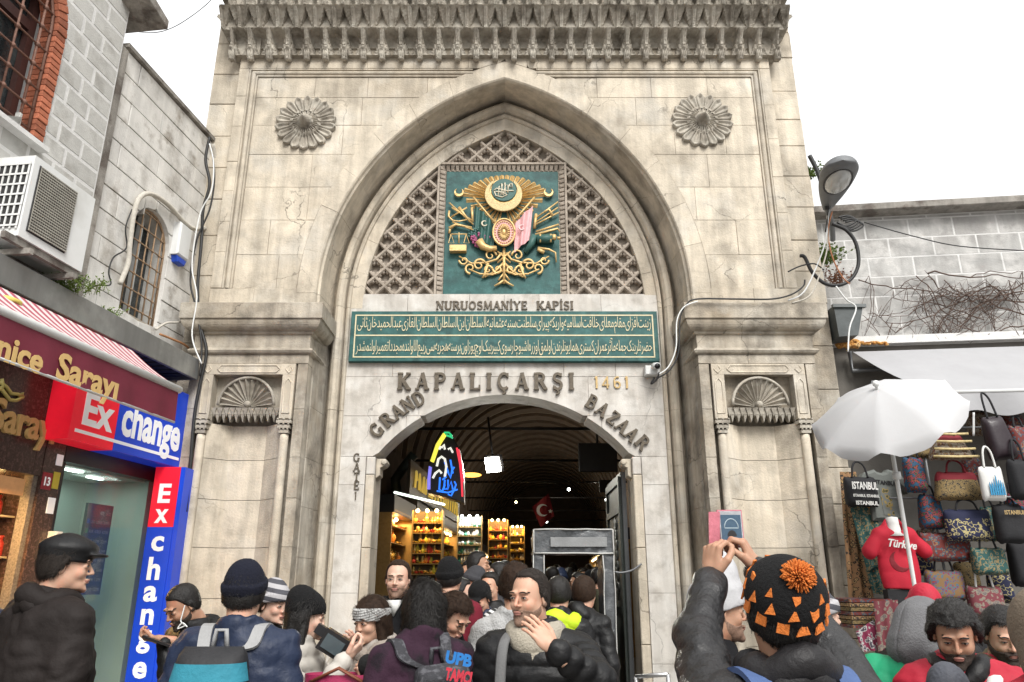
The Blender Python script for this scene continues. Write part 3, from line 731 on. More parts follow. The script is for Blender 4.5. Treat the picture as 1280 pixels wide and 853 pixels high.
a = W(497, 488, 9.05); b = W(718, 488, 9.05); t = W(600, 467, 9.05)
word('KAPALIÇARŞI', a.x, b.x, a.z, 9.048, t.z-a.z, BRONZE, 'inscription', 'dark bronze capital letters reading KAPALIÇARŞI above the door arch', heavy=1.1)
a = W(545, 387.5, 9.05); b = W(717, 387.5, 9.05); t = W(600, 377, 9.05)
word('NURUOSMANİYE  KAPISI'.replace('PIS', 'PİS').replace('  ', ' '), a.x, b.x, a.z, 9.048, (t.z-a.z), BRONZE, 'inscription', 'small dark letters reading NURUOSMANİYE KAPISI under the crest panel', depth=.015, wk=1.12)
a = W(743, 486, 9.05); b = W(786, 486, 9.05); t = W(760, 471, 9.05)
word('1461', a.x, b.x, a.z, 9.048, (t.z-a.z), OLDGOLD, 'year_number', 'brass number 1461 to the right of the KAPALIÇARŞI letters', depth=.015, wk=1.1)
# GRAND and BAZAAR follow the door arch
def archword(txt, pix, lab):
    e = None
    for ch, (px, py, ang) in zip(txt, pix):
        c = W(px, py, 9.05)
        if e is None: e = empty('inscription', (c.x, 9.05, c.z), lab, 'inscription')
        a = math.radians(ang); X = Vector((math.cos(a), 0, math.sin(a))); Z = Vector((-math.sin(a), 0, math.cos(a)))
        h = .175; w = GL[ch][0]*h*1.02; c.y = 9.048
        slab_letter(ch, c-X*w/2-Z*h/2, X, Z, h, .035, BRONZE, e, 1.02, heavy=1.12)
archword('GRAND', [(471, 538, 47), (484.5, 525, 42), (497, 515, 38), (510, 506, 33), (524, 499, 30)], 'dark bronze letters reading GRAND climbing the left flank of the door arch')
archword('BAZAAR', [(740, 503.5, -31), (753, 512.5, -37), (766.5, 523, -41), (778, 533, -44), (789.5, 543.5, -46), (803, 554, -50)], 'dark bronze letters reading BAZAAR descending the right flank of the door arch')
e = None
for ch, py in zip('GATE1', (572, 584, 596, 607, 620)):
    c = W(446 if ch != '1' else 444.5, py, 9.05)
    if e is None: e = empty('inscription', (c.x, 9.05, W(446, 625, 9.05).z), 'small dark letters reading GATE 1 stacked on the left door pier', 'inscription')
    h = .10; w = GL[ch][0]*h*1.1; slab_letter(ch, (c.x-w/2, 9.048, c.z-h/2), (1, 0, 0), (0, 0, 1), h, .012, BRONZE, e, 1.1, heavy=.8)
# ---- the long sign with two lines of old script
SX0, SX1, SZ0, SZ1 = -2.05, 1.85, 4.297, 4.968
sb = MB(); sb.prism([(SX0, SZ0), (SX1, SZ0), (SX1, SZ1), (SX0, SZ1)], 8.975, 9.046, .008)
sign = sb.build('script_sign', TEAL); tag(sign, 'long green board with two gold lines of Arabic script above the door', 'sign')
bd = MB(); zm = (SZ0+SZ1)/2+.008; y = 8.970
for (a, b, c, d) in ((SX0+.055, SX1-.055, SZ0+.05, SZ0+.066), (SX0+.055, SX1-.055, SZ1-.066, SZ1-.05), (SX0+.055, SX1-.055, zm-.008, zm+.008)): bd.box(a, b, y, 8.974, c, d)
for xx in (SX0+.055, SX1-.071): bd.box(xx, xx+.016, y-.001, 8.974, SZ0+.05, SZ1-.05)
bd.build('gold_border', GILT, sign)
AR = {'ا': 'ﺍﺎ', 'آ': 'ﺁﺂ', 'ب': 'ﺏﺐﺑﺒ', 'پ': 'ﭖﭗﭘﭙ', 'ت': 'ﺕﺖﺗﺘ', 'ث': 'ﺙﺚﺛﺜ', 'ج': 'ﺝﺞﺟﺠ', 'چ': 'ﭺﭻﭼﭽ', 'ح': 'ﺡﺢﺣﺤ', 'خ': 'ﺥﺦﺧﺨ', 'د': 'ﺩﺪ', 'ر': 'ﺭﺮ', 'ز': 'ﺯﺰ', 'س': 'ﺱﺲﺳﺴ', 'ش': 'ﺵﺶﺷﺸ', 'ض': 'ﺽﺾﺿﻀ', 'ط': 'ﻁﻂﻃﻄ', 'ظ': 'ﻅﻆﻇﻈ', 'ع': 'ﻉﻊﻋﻌ', 'غ': 'ﻍﻎﻏﻐ', 'ف': 'ﻑﻒﻓﻔ', 'ق': 'ﻕﻖﻗﻘ', 'ك': 'ﮎﮏﮐﮑ', 'ل': 'ﻝﻞﻟﻠ', 'م': 'ﻡﻢﻣﻤ', 'ن': 'ﻥﻦﻧﻨ', 'ه': 'ﻩﻪﻫﻬ', 'و': 'ﻭﻮ', 'ى': 'ﯼﯽﯾﯿ', 'ي': 'ﻱﻲﻳﻴ', 'ئ': 'ﺉﺊﺋﺌ', 'ص': 'ﺹﺺﺻﺼ'}
def shape(s):
    out = []
    for wd in s.split():
        o = []; prev = False
        for i, c in enumerate(wd):
            f = AR.get(c)
            if not f: o.append(c); prev = False; continue
            nxt = i+1 < len(wd) and wd[i+1] in AR; dual = len(f) == 4
            if c == 'ل' and i+1 < len(wd) and wd[i+1] == 'ا': pass
            if prev and nxt and dual: g = f[3]
            elif prev: g = f[1]
            elif nxt and dual: g = f[2]
            else: g = f[0]
            o.append(g); prev = dual
        out.append(''.join(o))
    return ' '.join(out)[::-1]
L1 = 'زينت افزاى مقام معلاى خلافت اسلاميه و اريكه پيراى سلطنت سنيه عثمانيه السلطان ابن السلطان السلطان الغازى عبدالحميد خان ثانى'
L2 = 'حضرتلرينك جمله مآثر عمران كسترى همايونلرندن اولمق اوزره اشبو چارسوى كبير بيك اوچ يوز اون بر سنه هجريه سى ربيع الاولنده مجددا تعمير اولنمشدر'
for tx, z in ((L1, zm+.105), (L2, SZ0+.135)):
    put_text('script_line', shape(tx).replace(' ', ''), (SX0+.09, 8.973, z), (1, 0, 0), (0, 0, 1), .15, GILT, sign, width=SX1-SX0-.18, bold=-.004, depth=.006)
# ---- the crest panel: relief coat of arms
YP = 9.105
px0, px1, pz0, pz1 = PC-PH+.115, PC+PH-.115, PZ0+.012, PZ1-.12
panel = MB().prism([(px0, pz0), (px1, pz0), (px1, pz1), (px0, pz1)], YP, 9.135, .006).build('crest_panel', TEAL)
tag(panel, 'square green panel with a gilded coat of arms in relief inside the arch', 'crest')
def Q(px, py, off=0.0):
    p = W(px, py, YP); return Vector((p.x, YP-off, p.z))
MPX = .0105
PINKM = mat('pink_relief_paint', (.72, .40, .41), .6, .12, 20, .1)
GREENM = mat('dark_green_relief_paint', (.035, .105, .09), .5, .15, 20, .1)
MAGM = mat('magenta_flower_paint', (.32, .08, .17), .5, .2, 30, .1)
OLDGILT = mat('old_gilt', (.52, .40, .2), .5, .3, 60, .3, 120, metal=.2); CREAMM = mat('cream_enamel', (.66, .60, .46), .5, .1, 20, .1)
def wedge(p, q, w0, w1, h, m=GOLD, nm='ray'):
    p = Vector(p); q = Vector(q); d = (q-p).normalized(); s_ = Vector((-d.z, 0, d.x)); up = Vector((0, -1, 0))
    V = [p-s_*w0, p+s_*w0, p+up*h, q-s_*w1, q+s_*w1, q+up*h*.6]
    return obj(nm, V, [(0, 2, 5, 3), (1, 4, 5, 2), (0, 1, 2), (3, 5, 4), (0, 3, 4, 1)], m, panel)
cen = Q(630, 251)
tips = [(577, 243), (580.5, 237.5), (586, 233), (592, 229.5), (599, 227), (606, 224), (613, 222), (620, 220.8), (627, 220), (634, 220), (641, 220.6), (648, 221.8), (655, 223.8), (662, 226.5), (669, 229.5), (675.5, 233), (680.5, 237.5), (684, 243)]
for t in tips: wedge(cen+(Q(*t)-cen)*.2, Q(*t), .004, .033, .045)
low = [(583, 251), (589, 259), (595, 266), (601, 273), (607, 280), (613, 286), (620, 290), (641, 290), (648, 285), (654, 279), (660, 272), (666, 265), (672, 258), (678, 251)]
for t in low: wedge(cen+(Q(*t)-cen)*.2, Q(*t), .004, .034, .04)
def disc(px, py, r, off, th, m, nm, rz=None, n=32):
    c = Q(px, py); rz = rz or r
    P = [(c.x+r*math.cos(2*PI*i/n), c.z+rz*math.sin(2*PI*i/n)) for i in range(n)]
    return MB().prism(P, YP-off-th, YP-off, .006).build(nm, m, panel)
def crescent(px, py, R, r, dz, off, th, m, nm):
    c = Q(px, py); n = 28; a0 = math.radians(62); O = [(c.x+R*math.cos(PI/2+a0/2+(2*PI-a0)*i/n), c.z+R*math.sin(PI/2+a0/2+(2*PI-a0)*i/n)) for i in range(n+1)]
    cz2 = c.z+dz; I = []
    e0 = math.atan2(O[0][1]-cz2, O[0][0]-c.x); e1 = math.atan2(O[-1][1]-cz2, O[-1][0]-c.x); 
    if e1 < e0: e1 += 2*PI
    rr0 = math.hypot(O[0][1]-cz2, O[0][0]-c.x)
    for i in range(1, n): t = e1+(e0-e1)*i/n; I.append((c.x+r*math.cos(t), cz2+r*math.sin(t)))
    V = []; q = O+I; N_ = len(q)
    mb = MB(); mb.prism(q, YP-off-th, YP-off, .004); return mb.build(nm, m, panel)
disc(629, 246, .235, .05, .02, GOLD, 'sun_disc')
crescent(629.5, 247, .255, .185, .05, .062, .03, OLDGILT, 'great_crescent')
tg = disc(630, 241.5, .172, .075, .015, GREENM, 'enamel_disc')
tm = MB()
for pts in ([(623, 250), (624, 238), (627, 234), (628, 248)], [(626, 249), (628, 236), (631, 233), (632, 248)], [(629, 249), (632, 236), (635, 236), (635, 246)], [(617, 243), (621, 240), (633, 243), (642, 243)], [(618, 244), (620, 249), (628, 251), (634, 248), (628, 245), (619, 244)], [(637, 235), (640, 234), (640, 239), (637, 239), (637, 235)]):
    tm.tube([Q(x, y, .095) for x, y in pts], .009, 5)
tm.build('monogram', CREAMM, tg)
for x, sg in ((574, 1), (685.5, 1)):
    c = crescent(x, 243, .066, .045, .018, .03, .03, GOLD, 'small_crescent')
def flag(pts, m, nm, fold, nfold=6):
    (ax, ay), (bx, by), (cx, cy), (dx, dy) = pts
    def f(u, v):
        p = Q(ax, ay)*(1-u)*(1-v)+Q(bx, by)*u*(1-v)+Q(cx, cy)*u*v+Q(dx, dy)*(1-u)*v
        p.y = YP-.03-.05*math.sin(PI*u)-.02*math.sin(u*PI*nfold+v*2); return p
    mb = MB(); mb.grid(f, 30, 12); V = mb.V[:]; n = len(V)
    return mb.build(nm, m, panel)
flag([(594, 259), (619, 283), (617, 314), (594, 298)], GREENM, 'green_flag', 1)
flag([(642, 284), (666, 259), (662, 302), (643, 318)], PINKM, 'pink_flag', 1, 4.3)
for a, b in (((592, 250), (621, 285)), ((668, 250), (638, 285))):
    MB().tube([Q(*a, .07), Q(*b, .08)], .015, 6).build('flag_pole', GOLD, panel)
for fx_, fy_, m_ in ((606, 284, CREAMM), (652, 289, mat('pale_pink_relief', (.8, .55, .55), .6))):
    cc_ = Q(fx_, fy_, .105); MB().tube([cc_+Vector((.036*math.cos(t), 0, .036*math.sin(t))) for t in [math.radians(50+290*q/14) for q in range(15)]], [.004+.008*math.sin(PI*q/14) for q in range(15)], 6).build('flag_crescent', m_, panel)

disc(630, 294.5, .145, .06, .035, PINKM, 'shield', .195); 
mb = MB(); c = Q(630, 294.5)
mb.tube([(c.x+.145*math.cos(t), YP-.1, c.z+.195*math.sin(t)) for t in [2*PI*i/28 for i in range(29)]], .014, 6)
for i in range(26):
    t = 2*PI*i/26; mb.ball((c.x+.115*math.cos(t), YP-.1, c.z+.158*math.sin(t)), .012, 6, 4)
for i in range(20):
    t = 2*PI*i/20; mb.tube([(c.x+.03*math.cos(t), YP-.11, c.z+.05*math.sin(t)), (c.x+.085*math.cos(t), YP-.1, c.z+.122*math.sin(t))], [.006, .012], 5)
mb.ball((c.x, YP-.1, c.z), (.03, .02, .05), 8, 6); mb.build('shield_ornament', GOLD, panel)
def gt(nm, strokes, m=GOLD, r=.014, off=.05):
    mb = MB()
    for st in strokes:
        pts, rr = (st[0], st[1]) if isinstance(st[0], list) else (st, r)
        P = [Q(x, y, off) for x, y in pts]; n = len(P)
        mb.tube(P, [1.25*rr*(1-.45*i/max(1, n-1)) for i in range(n)] if n > 2 else rr, 6)
    return mb.build(nm, m, panel)
def spiral(cx, cy, r, a0, turns, sg=1, n=18): return [(cx+r*(1-.8*i/n)*math.cos(math.radians(a0)+sg*turns*2*PI*i/n), cy+r*(1-.8*i/n)*math.sin(math.radians(a0)+sg*turns*2*PI*i/n)) for i in range(n+1)]
gt('spear', [([(562, 256), (592, 283)], .011)]); gt('spear', [([(565, 262), (590, 278)], .012)]); gt('axe', [([(564, 274), (584, 262)], .012), ([(574, 262), (580, 270), (588, 280)], .02)])
gt('bow', [([(562, 266), (561, 273), (566, 278), (574, 279), (584, 277)], .012)]); gt('pistol', [([(562, 288), (570, 283), (590, 287)], .02), ([(563, 288), (562, 294)], .016)]); gt('sword', [([(566, 280), (592, 290)], .012)])
gt('spear', [([(697, 255), (668, 276)], .011)]); gt('spear', [([(698, 268), (668, 284)], .012)]); gt('axe', [([(690, 272), (686, 264), (680, 268)], .02), ([(697, 262), (670, 280)], .01)])
gt('trumpet', [([(698, 283), (670, 292)], .014), ([(669, 296), (697, 288), (699, 292)], .016)]); gt('spear', [([(670, 270), (668, 288)], .02)]); gt('spear', [([(590, 262), (591, 280)], .018)])
MB().obox(Q(573, 313.5, .05), (.11, 0, 0), (0, .045, 0), (0, 0, .042)).build('book', GOLD, panel)
gt('scales', [([(574, 293), (574, 306)], .008), ([(564, 295), (584, 295)], .008), ([(564, 295), (561, 306), (568, 306), (564, 295)], .005), ([(583, 295), (580, 306), (587, 306), (583, 295)], .005)])
def blobs(nm, pts, m, r=.03, off=.05):
    mb = MB()
    for x, y in pts:
        for k in range(5):
            a = 2*PI*k/5; c = Q(x, y, off); mb.ball((c.x+math.cos(a)*r*.7, c.y, c.z+math.sin(a)*r*.7), (r*.55, r*.5, r*.55), 6, 4)
        mb.ball(Q(x, y, off+.02), r*.4, 6, 4)
    return mb.build(nm, m, panel)
blobs('flower_bunch', [(601, 295.5), (594, 304), (592, 300), (597, 308), (609, 299)], MAGM, .04)
blobs('leaf_bunch', [(592, 291), (597, 290), (603, 292), (589, 296)], GREENM, .045, .035)
gt('horn_of_plenty', [([(599, 304), (604, 311), (612, 314), (621, 313)], .05)], off=.06)
gt('cannon', [([(671, 302), (692, 301)], .065)], GREENM, off=.06); gt('cannon_ring', [([(692, 298), (692, 304)], .03), ([(696, 302), (700, 302)], .02), ([(675, 297), (675, 307)], .012), ([(688, 297), (688, 307)], .012)], off=.1)
gt('drapery', [([(668, 298), (664, 308), (656, 318)], .05)], GREENM); gt('tassel', [([(672, 312), (686, 314), (694, 318), (695, 330)], .014), ([(672, 314), (680, 318)], .025)])
sc = []
for sg in (-1, 1):
    X = lambda x: 630+sg*x
    def S(cx, cy, r, a0, tn, d=1): return [(630+sg*(x-630), y) for x, y in spiral(630+cx, cy, r, a0, tn, d)]
    sc += [(S(17, 321, 7.5, 180, 1.2), .013), (S(31, 333, 8, 200, 1.2), .015), (S(50, 327, 6, 0, 1.1), .012), (S(42, 337, 7, 90, 1.1, -1), .014), (S(8, 338, 6, 0, 1.2), .014), (S(20, 339, 6, 180, 1.1), .013)]
    sc += [([(X(3), 318), (X(9), 326), (X(22), 330), (X(40), 331), (X(56), 322)], .015), ([(X(2), 340), (X(14), 345), (X(30), 344), (X(44), 338)], .014), ([(X(0), 330), (X(10), 340), (X(24), 348)], .015), ([(X(0), 352), (X(6), 356), (X(12), 359)], .016), ([(X(1), 344), (X(7), 352)], .012), ([(X(20), 331), (X(24), 345), (X(27), 349)], .018)]
sc += [([(630, 312), (630, 356)], .02), ([(622, 316), (638, 330)], .012), ([(638, 316), (622, 330)], .012)]
gt('scrollwork', sc, off=.035)
# ================================================================ GROUND
ASPH = mat('street_paving', (.16, .15, .14), .85, .15, 3, .3, 40)
obj('ground', [(-300, -300, -.02), (300, -300, -.02), (300, 300, -.02), (-300, 300, -.02)], [(0, 1, 2, 3)], ASPH)['kind'] = 'structure'
STREET = mat('street_setts', (.22, .21, .195), .8, .15, 6, .3, 50)
pv = MB(); pv.box(-4.6, 5.2, -6, 9.0, -.015, 0); tag(pv.build('pavement', STREET), kind='structure')
# ================================================================ LEFT SIDE (its own frame: x along the wall towards the gate, y into the wall)
_d = math.hypot(.132, 1); LD = Vector((.132, 1, 0))/_d; LNn = Vector((1, -.132, 0))/_d; LO = Vector((-3.98, 8.6, 0))
ML = Matrix(((LD.x, -LNn.x, 0, LO.x), (LD.y, -LNn.y, 0, LO.y), (0, 0, 1, 0), (0, 0, 0, 1)))
def LP(x, off, z): return ML @ Vector((x, -off, z))
def lb(mb, name, m, parent=None): return mb.xf(ML).build(name, m, parent)
WBLOCK = mat('pale_grey_block', (.47, .465, .44), .9, .08, 8, .3, 60, rnd=.06, col2=[(.37, .36, .335)], c2scale=3)
WHITEW = mat('whitewashed_stone', (.66, .645, .61), .9, .08, 6, .3, 50, rnd=.04, streak=.12, col2=[(.42, .395, .355), (.34, .31, .27)], c2scale=2.2, c2lo=.55, c2hi=.72)
BRICK = mat('red_brick', (.36, .12, .065), .9, .2, 20, .4, 90, rnd=.3)
RUST = mat('rusty_brown_iron', (.17, .085, .06), .65, .25, 40, .2, 120)
RUST2 = mat('ochre_painted_iron', (.30, .20, .12), .65, .2, 40, .2, 120)
GLASSD = mat('dark_window_glass', (.02, .026, .028), .08, .2, 2, 0, spec=.7, col2=[(.06, .07, .07)], c2scale=3)
DKWOOD = mat('dark_red_wood', (.07, .03, .025), .5, .2, 12, .1)
CONC = mat('stained_concrete', (.30, .28, .25), .9, .2, 8, .4, 60, streak=.3, col2=[(.13, .11, .095)], c2scale=4, c2lo=.5, c2hi=.62)
PLASTW = mat('white_plastic', (.68, .69, .68), .45, .04, 6, .02, 60, col2=[(.55, .55, .52)], c2scale=2, c2lo=.55, c2hi=.8)
DARKG = mat('dark_grille', (.03, .03, .03), .7, .1, 10, 0)
METGREY = mat('grey_fascia_metal', (.25, .255, .25), .38, .08, 3, .05, 30, metal=.5, col2=[(.33, .34, .33)], c2scale=1.5, streak=.1)
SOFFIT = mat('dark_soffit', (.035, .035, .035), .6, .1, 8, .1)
# --- building A: pale blocks, brick-edged arched window
bA = empty('apartment_building', LP(-3.5, .06, 0), 'pale grey block building with a brick-edged arched window at upper left', 'building')
A1 = -1.95; AO = .06
lb(MB().box(-9, A1-.01, -AO+.03, 3.0, 3.9, 9.4), 'wall', PALEM, bA) if False else None
# wall with an arched opening: built from the block grid, mortar sheet behind with the same hole
AWX, AWH, AWS, AWT = -3.32, .49, 5.40, 6.62      # window centre, half width, sill, springing
def aw_half(z, hw=AWH):
    if z < AWS: return 0
    if z <= AWT: return hw
    return math.sqrt(max(0, hw*hw-((z-AWT)*.92)**2)) if (z-AWT)*.92 < hw else 0
def ashlar(parent, x0, x1, z0, z1, ch, bl, off, m, name, hole=None, gap=.012, back=.05, bev=.006, yj=.002, curve_n=6):
    z = z0; r = 0
    while z < z1-.02:
        zt = min(z1, z+ch); x = x1+(-.5*bl if r % 2 else 0); r += 1
        xs = [x1]
        while x > x0:
            x -= bl*random.uniform(.92, 1.08)
            if x < x1-.05: xs.append(max(x, x0))
        for b, a in zip(xs[:-1], xs[1:]):
            if b-a < .04: continue
            pieces = [[(a, z), (b, z), (b, zt), (a, zt)]]
            if hole:
                cx = hole[0]; fn = hole[1]; zsn = [z+(zt-z)*i/curve_n for i in range(curve_n+1)]
                mx_ = max(fn(q) for q in zsn)
                if mx_ > 0 and b > cx-mx_ and a < cx+mx_:
                    pieces = []
                    rr = [max(a, cx+fn(q)) for q in zsn]
                    if fn(zsn[0]) == 0 or fn(zsn[-1]) == 0:      # crown or sill row: keep what lies outside
                        pass
                    if b > cx and min(rr) < b-.01: pieces.append([(b, z), (b, zt)]+[(min(b, q), w_) for q, w_ in zip(rr[::-1], zsn[::-1])])
                    ll = [min(b, cx-fn(q)) for q in zsn]
                    if a < cx and max(ll) > a+.01: pieces.append([(a, zt), (a, z)]+[(max(a, q), w_) for q, w_ in zip(ll, zsn)])
            for p in pieces:
                if abs(area(p)) < .004: continue
                q = inset(p, gap/2); lb(MB().prism(q, -off-random.uniform(0, yj), -off+back, bev), name, m, parent)
        z = zt
# mortar wall behind, split round the window
mw = MB(); y0, y1 = -AO+.0025, .9
mw.box(-9, AWX-AWH-.13, y0, y1, 3.86, 9.3); mw.box(AWX+AWH+.13, A1, y0, y1, 3.86, 9.3); mw.box(AWX-AWH-.13, AWX+AWH+.13, y0, y1, 3.86, AWS-.03)
n = 14; zt0 = AWT
prev = None
top = []
for i in range(n+1):
    t = PI*i/n; top.append((AWX+math.cos(t)*(AWH+.13), AWT+math.sin(t)*(AWH+.13)/.92))
mw.prism([(AWX+AWH+.13, 9.3)]+[(x, z) for x, z in top]+[(AWX-AWH-.13, 9.3)], y0, y1)
lb(mw, 'wall', PALEM, bA)
ashlar(bA, -4.9, A1, 3.95, 9.3, .205, .30, AO, WBLOCK, 'wall_block', hole=(AWX, lambda z: aw_half(z, AWH+.13) if z >= AWS-.03 else 0), gap=.03)
win = empty('window', LP(AWX, 0, AWS)); win.parent = bA; win.location = LP(AWX, 0, AWS)-ORG[bA.name]
# brick surround
for sgn in (-1, 1):
    z = AWS
    while z < AWT:
        a, b = AWX+sgn*AWH, AWX+sgn*(AWH+.125); q = sorted((a, b))
        lb(MB().prism([(q[0], z+.004), (q[1], z+.004), (q[1], z+.056), (q[0], z+.056)], -AO-.012-random.uniform(0, .01), .12, .004), 'brick', BRICK, win); z += .06
nb = 26
for i in range(nb):
    t0, t1 = PI*i/nb+.006, PI*(i+1)/nb-.006
    P = [(AWX+math.cos(t)*r, AWT+math.sin(t)*r/.92) for r, t in ((AWH, t0), (AWH+.125, t0), (AWH+.125, t1), (AWH, t1))]
    lb(MB().prism(P, -AO-.012-random.uniform(0, .01), .12, .004), 'brick', BRICK, win)
lb(MB().box(AWX-AWH-.05, AWX+AWH+.12, -AO-.10, .2, AWS-.05, AWS-.005), 'sill', PALEM, win)
lb(MB().box(AWX-AWH, AWX+AWH, .22, .24, AWS, AWT+AWH), 'pane', GLASSD, win)
fr = MB()
for a, b in ((AWX-AWH, AWX-AWH+.07), (AWX+AWH-.07, AWX+AWH), (AWX-.04, AWX+.04)): fr.box(a, b, .15, .215, AWS, AWT+.45)
for z in (AWS+.01, AWT-.05): fr.box(AWX-AWH+.071, AWX-.041, .152, .214, z, z+.1); fr.box(AWX+.041, AWX+AWH-.071, .152, .214, z, z+.1)
lb(fr, 'sash', DKWOOD, win)
gb = MB()
for i in range(-1, 3):
    x = AWX-.245+i*.245 if False else AWX+(-.36+.24*(i+1))
    h = math.sqrt(max(0, AWH**2-(x-AWX)**2))/.92; gb.tube([(x, -.03, AWS), (x, -.03, AWT+h)], .011, 6)
z = AWS+.12
while z < AWT+.45:
    hw = aw_half(z); gb.tube([(AWX-hw, -.035, z), (AWX+hw, -.035, z)], .010, 6)
    for i in range(4):
        x = AWX-.36+.24*i
        if abs(x-AWX) < hw: gb.ball((x, -.033, z), (.026, .026, .026), 8, 5)
    z += .205
gb.tube([(AWX+AWH-.02, -.03, AWS), (AWX+AWH-.02, -.03, AWT)]+[(AWX+(AWH-.02)*math.cos(t), -.03, AWT+(AWH-.02)*math.sin(t)/.92) for t in [PI*i/12 for i in range(1, 12)]]+[(AWX-AWH+.02, -.03, AWT), (AWX-AWH+.02, -.03, AWS)], .014, 6)
lb(gb, 'window_grille', RUST, win)
ev = MB(); ev.box(-9, A1+.30, -.42, .9, 7.62, 7.70) if False else None
lb(MB().box(-9, A1+.25, -.40, .6, 7.55+1.75, 7.7+1.75), 'eave', CONC, bA)
lb(MB().prism([(A1-.15, 7.62), (A1+.26, 7.55), (A1+.26, 7.66), (A1-.15, 7.75)], -.36, .5, .01), 'eave_bracket', CONC, bA)
lb(MB().box(A1-.03, A1+.12, -.045, .6, 3.9, 7.17), 'downpipe_pier', CONC, bA)
# --- building B: whitewashed courses
bB = empty('courtyard_wall', LP(-.9, 0, 0), 'whitewashed stone wall in long courses beside the gate, holding a small arched window', 'wall')
BX0, BX1, BT = A1+.13, .12, 7.22
BWX, BWH, BWS, BWT = -.89, .34, 4.42, 5.38
mw = MB(); y0 = .012
mw.box(BX0, BWX-BWH-.02, y0, .6, 2.89, BT-.01); mw.box(BWX+BWH+.02, BX1, y0, .6, 2.89, BT-.01); mw.box(BWX-BWH-.02, BWX+BWH+.02, y0, .6, 2.89, BWS)
mw.prism([(BWX+BWH+.02, BT-.01)]+[(BWX+math.cos(t)*(BWH+.02), BWT+math.sin(t)*(BWH+.02)) for t in [PI*i/12 for i in range(13)]]+[(BWX-BWH-.02, BT-.01)], y0, .6)
lb(mw, 'wall_core', MORTAR, bB)
def bw(z, h=BWH):
    if z < BWS or z > BWT+h: return 0
    return h if z <= BWT else math.sqrt(max(0, h*h-(z-BWT)**2))
ashlar(bB, BX0, BX1, 3.95, BT, .272, 1.15, .004, WHITEW, 'stone_course', hole=(BWX, bw), gap=.011, back=.06, bev=.004, yj=.008, curve_n=8)
lb(MB().box(BX0-.03, BX1, -.05, .65, BT+.002, BT+.05), 'coping', CONC, bB)
w2 = empty('window', LP(BWX, 0, BWS)); w2.parent = bB; w2.location = LP(BWX, 0, BWS)-ORG[bB.name]
lb(MB().box(BWX-BWH-.01, BWX+BWH+.01, .25, .28, BWS, BWT+BWH), 'pane', GLASSD, w2)
lb(MB().box(BWX+.02, BWX+.07, .17, .22, BWS, BWT+.3), 'sash', PLASTW, w2)
rv = MB()
for i in range(12):
    t0, t1 = PI*i/12, PI*(i+1)/12
    rv.add([(BWX+math.cos(t)*BWH, y, BWT+math.sin(t)*BWH) for t in (t0, t1) for y in (-.002, .27)], [(0, 1, 3, 2)])
for x in (BWX-BWH, BWX+BWH): rv.add([(x, -.002, BWS), (x, .27, BWS), (x, .27, BWT), (x, -.002, BWT)], [(0, 1, 2, 3)])
lb(rv, 'window_reveal', WHITEW, w2)
gb = MB()
for i in range(5):
    x = BWX-.26+.13*i; gb.tube([(x, .05, BWS-.02), (x, .05, BWT+bw(BWT+.0001)*0+math.sqrt(BWH**2-(x-BWX)**2))], .009, 6)
z = BWS+.1
while z < BWT+.3:
    h = bw(z); gb.tube([(BWX-h, .045, z), (BWX+h, .045, z)], .008, 6)
    for i in range(5):
        x = BWX-.26+.13*i
        if abs(x-BWX) < h: gb.ball((x, .047, z), .018, 8, 5)
    z += .19
gb.tube([(BWX-BWH+.01, .05, BWS), (BWX-BWH+.01, .05, BWT)]+[(BWX-(BWH-.01)*math.cos(t), .05, BWT+(BWH-.01)*math.sin(t)) for t in [PI*i/10 for i in range(1, 10)]]+[(BWX+BWH-.01, .05, BWT), (BWX+BWH-.01, .05, BWS)], .014, 6)
lb(gb, 'window_grille', RUST2, w2)
# hose draped round the window, alarm box, wires
HOSE = mat('pale_hose', (.50, .47, .41), .8, .15, 30, .2)
BLKC = mat('black_cable', (.02, .02, .02), .5, .1, 10, 0)
def lpx(px, py, off): 
    p0 = LO+LNn*off; return onplane(px, py, LNn, p0)
def smooth_path(P, k=6):
    P = [Vector(p) for p in P]; out = []
    for i in range(len(P)-1):
        p0, p1, p2, p3 = P[max(i-1, 0)], P[i], P[i+1], P[min(i+2, len(P)-1)]
        for j in range(k):
            t = j/k; out.append(.5*((2*p1)+(p2-p0)*t+(2*p0-5*p1+4*p2-p3)*t*t+(3*p1-p0-3*p2+p3)*t**3))
    return out+[P[-1]]
def cable(name, P, r, m, label, cat='cable', group=None, parent=None, k=6):
    o = MB().tube(smooth_path(P, k), r, 6).build(name, m, parent)
    if parent is None: tag(o, label, cat, group)
    return o
cable('hose', [lpx(x, y, .07) for x, y in ((150, 355), (160, 330), (163, 300), (168, 265), (176, 246), (190, 243), (210, 256), (230, 278), (243, 286), (262, 282), (272, 250), (271, 215), (266, 180))], .028, HOSE, 'thick pale hose looping over the small grilled window', 'hose')
cable('cable', [lpx(x, y, .05) for x, y in ((106, 366), (120, 357), (138, 356), (136, 340), (142, 322), (158, 310), (157, 285), (165, 262))], .008, BLKC, 'thin black cable wandering up the white wall left of the small window')
cable('cable', [W(x, y, 8.3) for x, y in ((262, 172), (257, 200), (262, 230), (254, 262), (252, 300), (247, 360), (250, 405), (258, 440), (250, 480), (243, 520), (238, 580), (232, 640))], .02, BLKC, 'thick black cable running down the left edge of the gate')
cable('cable', [W(x, y, 8.25) for x, y in ((266, 195), (268, 225), (262, 262), (246, 300), (238, 350), (245, 385), (252, 430), (250, 470))], .012, BLKC, 'thin black cable beside the thick one at the left edge of the gate')
cable('cable', [W(x, y, 8.2) for x, y in ((262, 180), (267, 205), (264, 240), (250, 268), (240, 330), (246, 372), (240, 420), (252, 455))], .009, PLASTW, 'white cable hanging between the white wall and the gate')
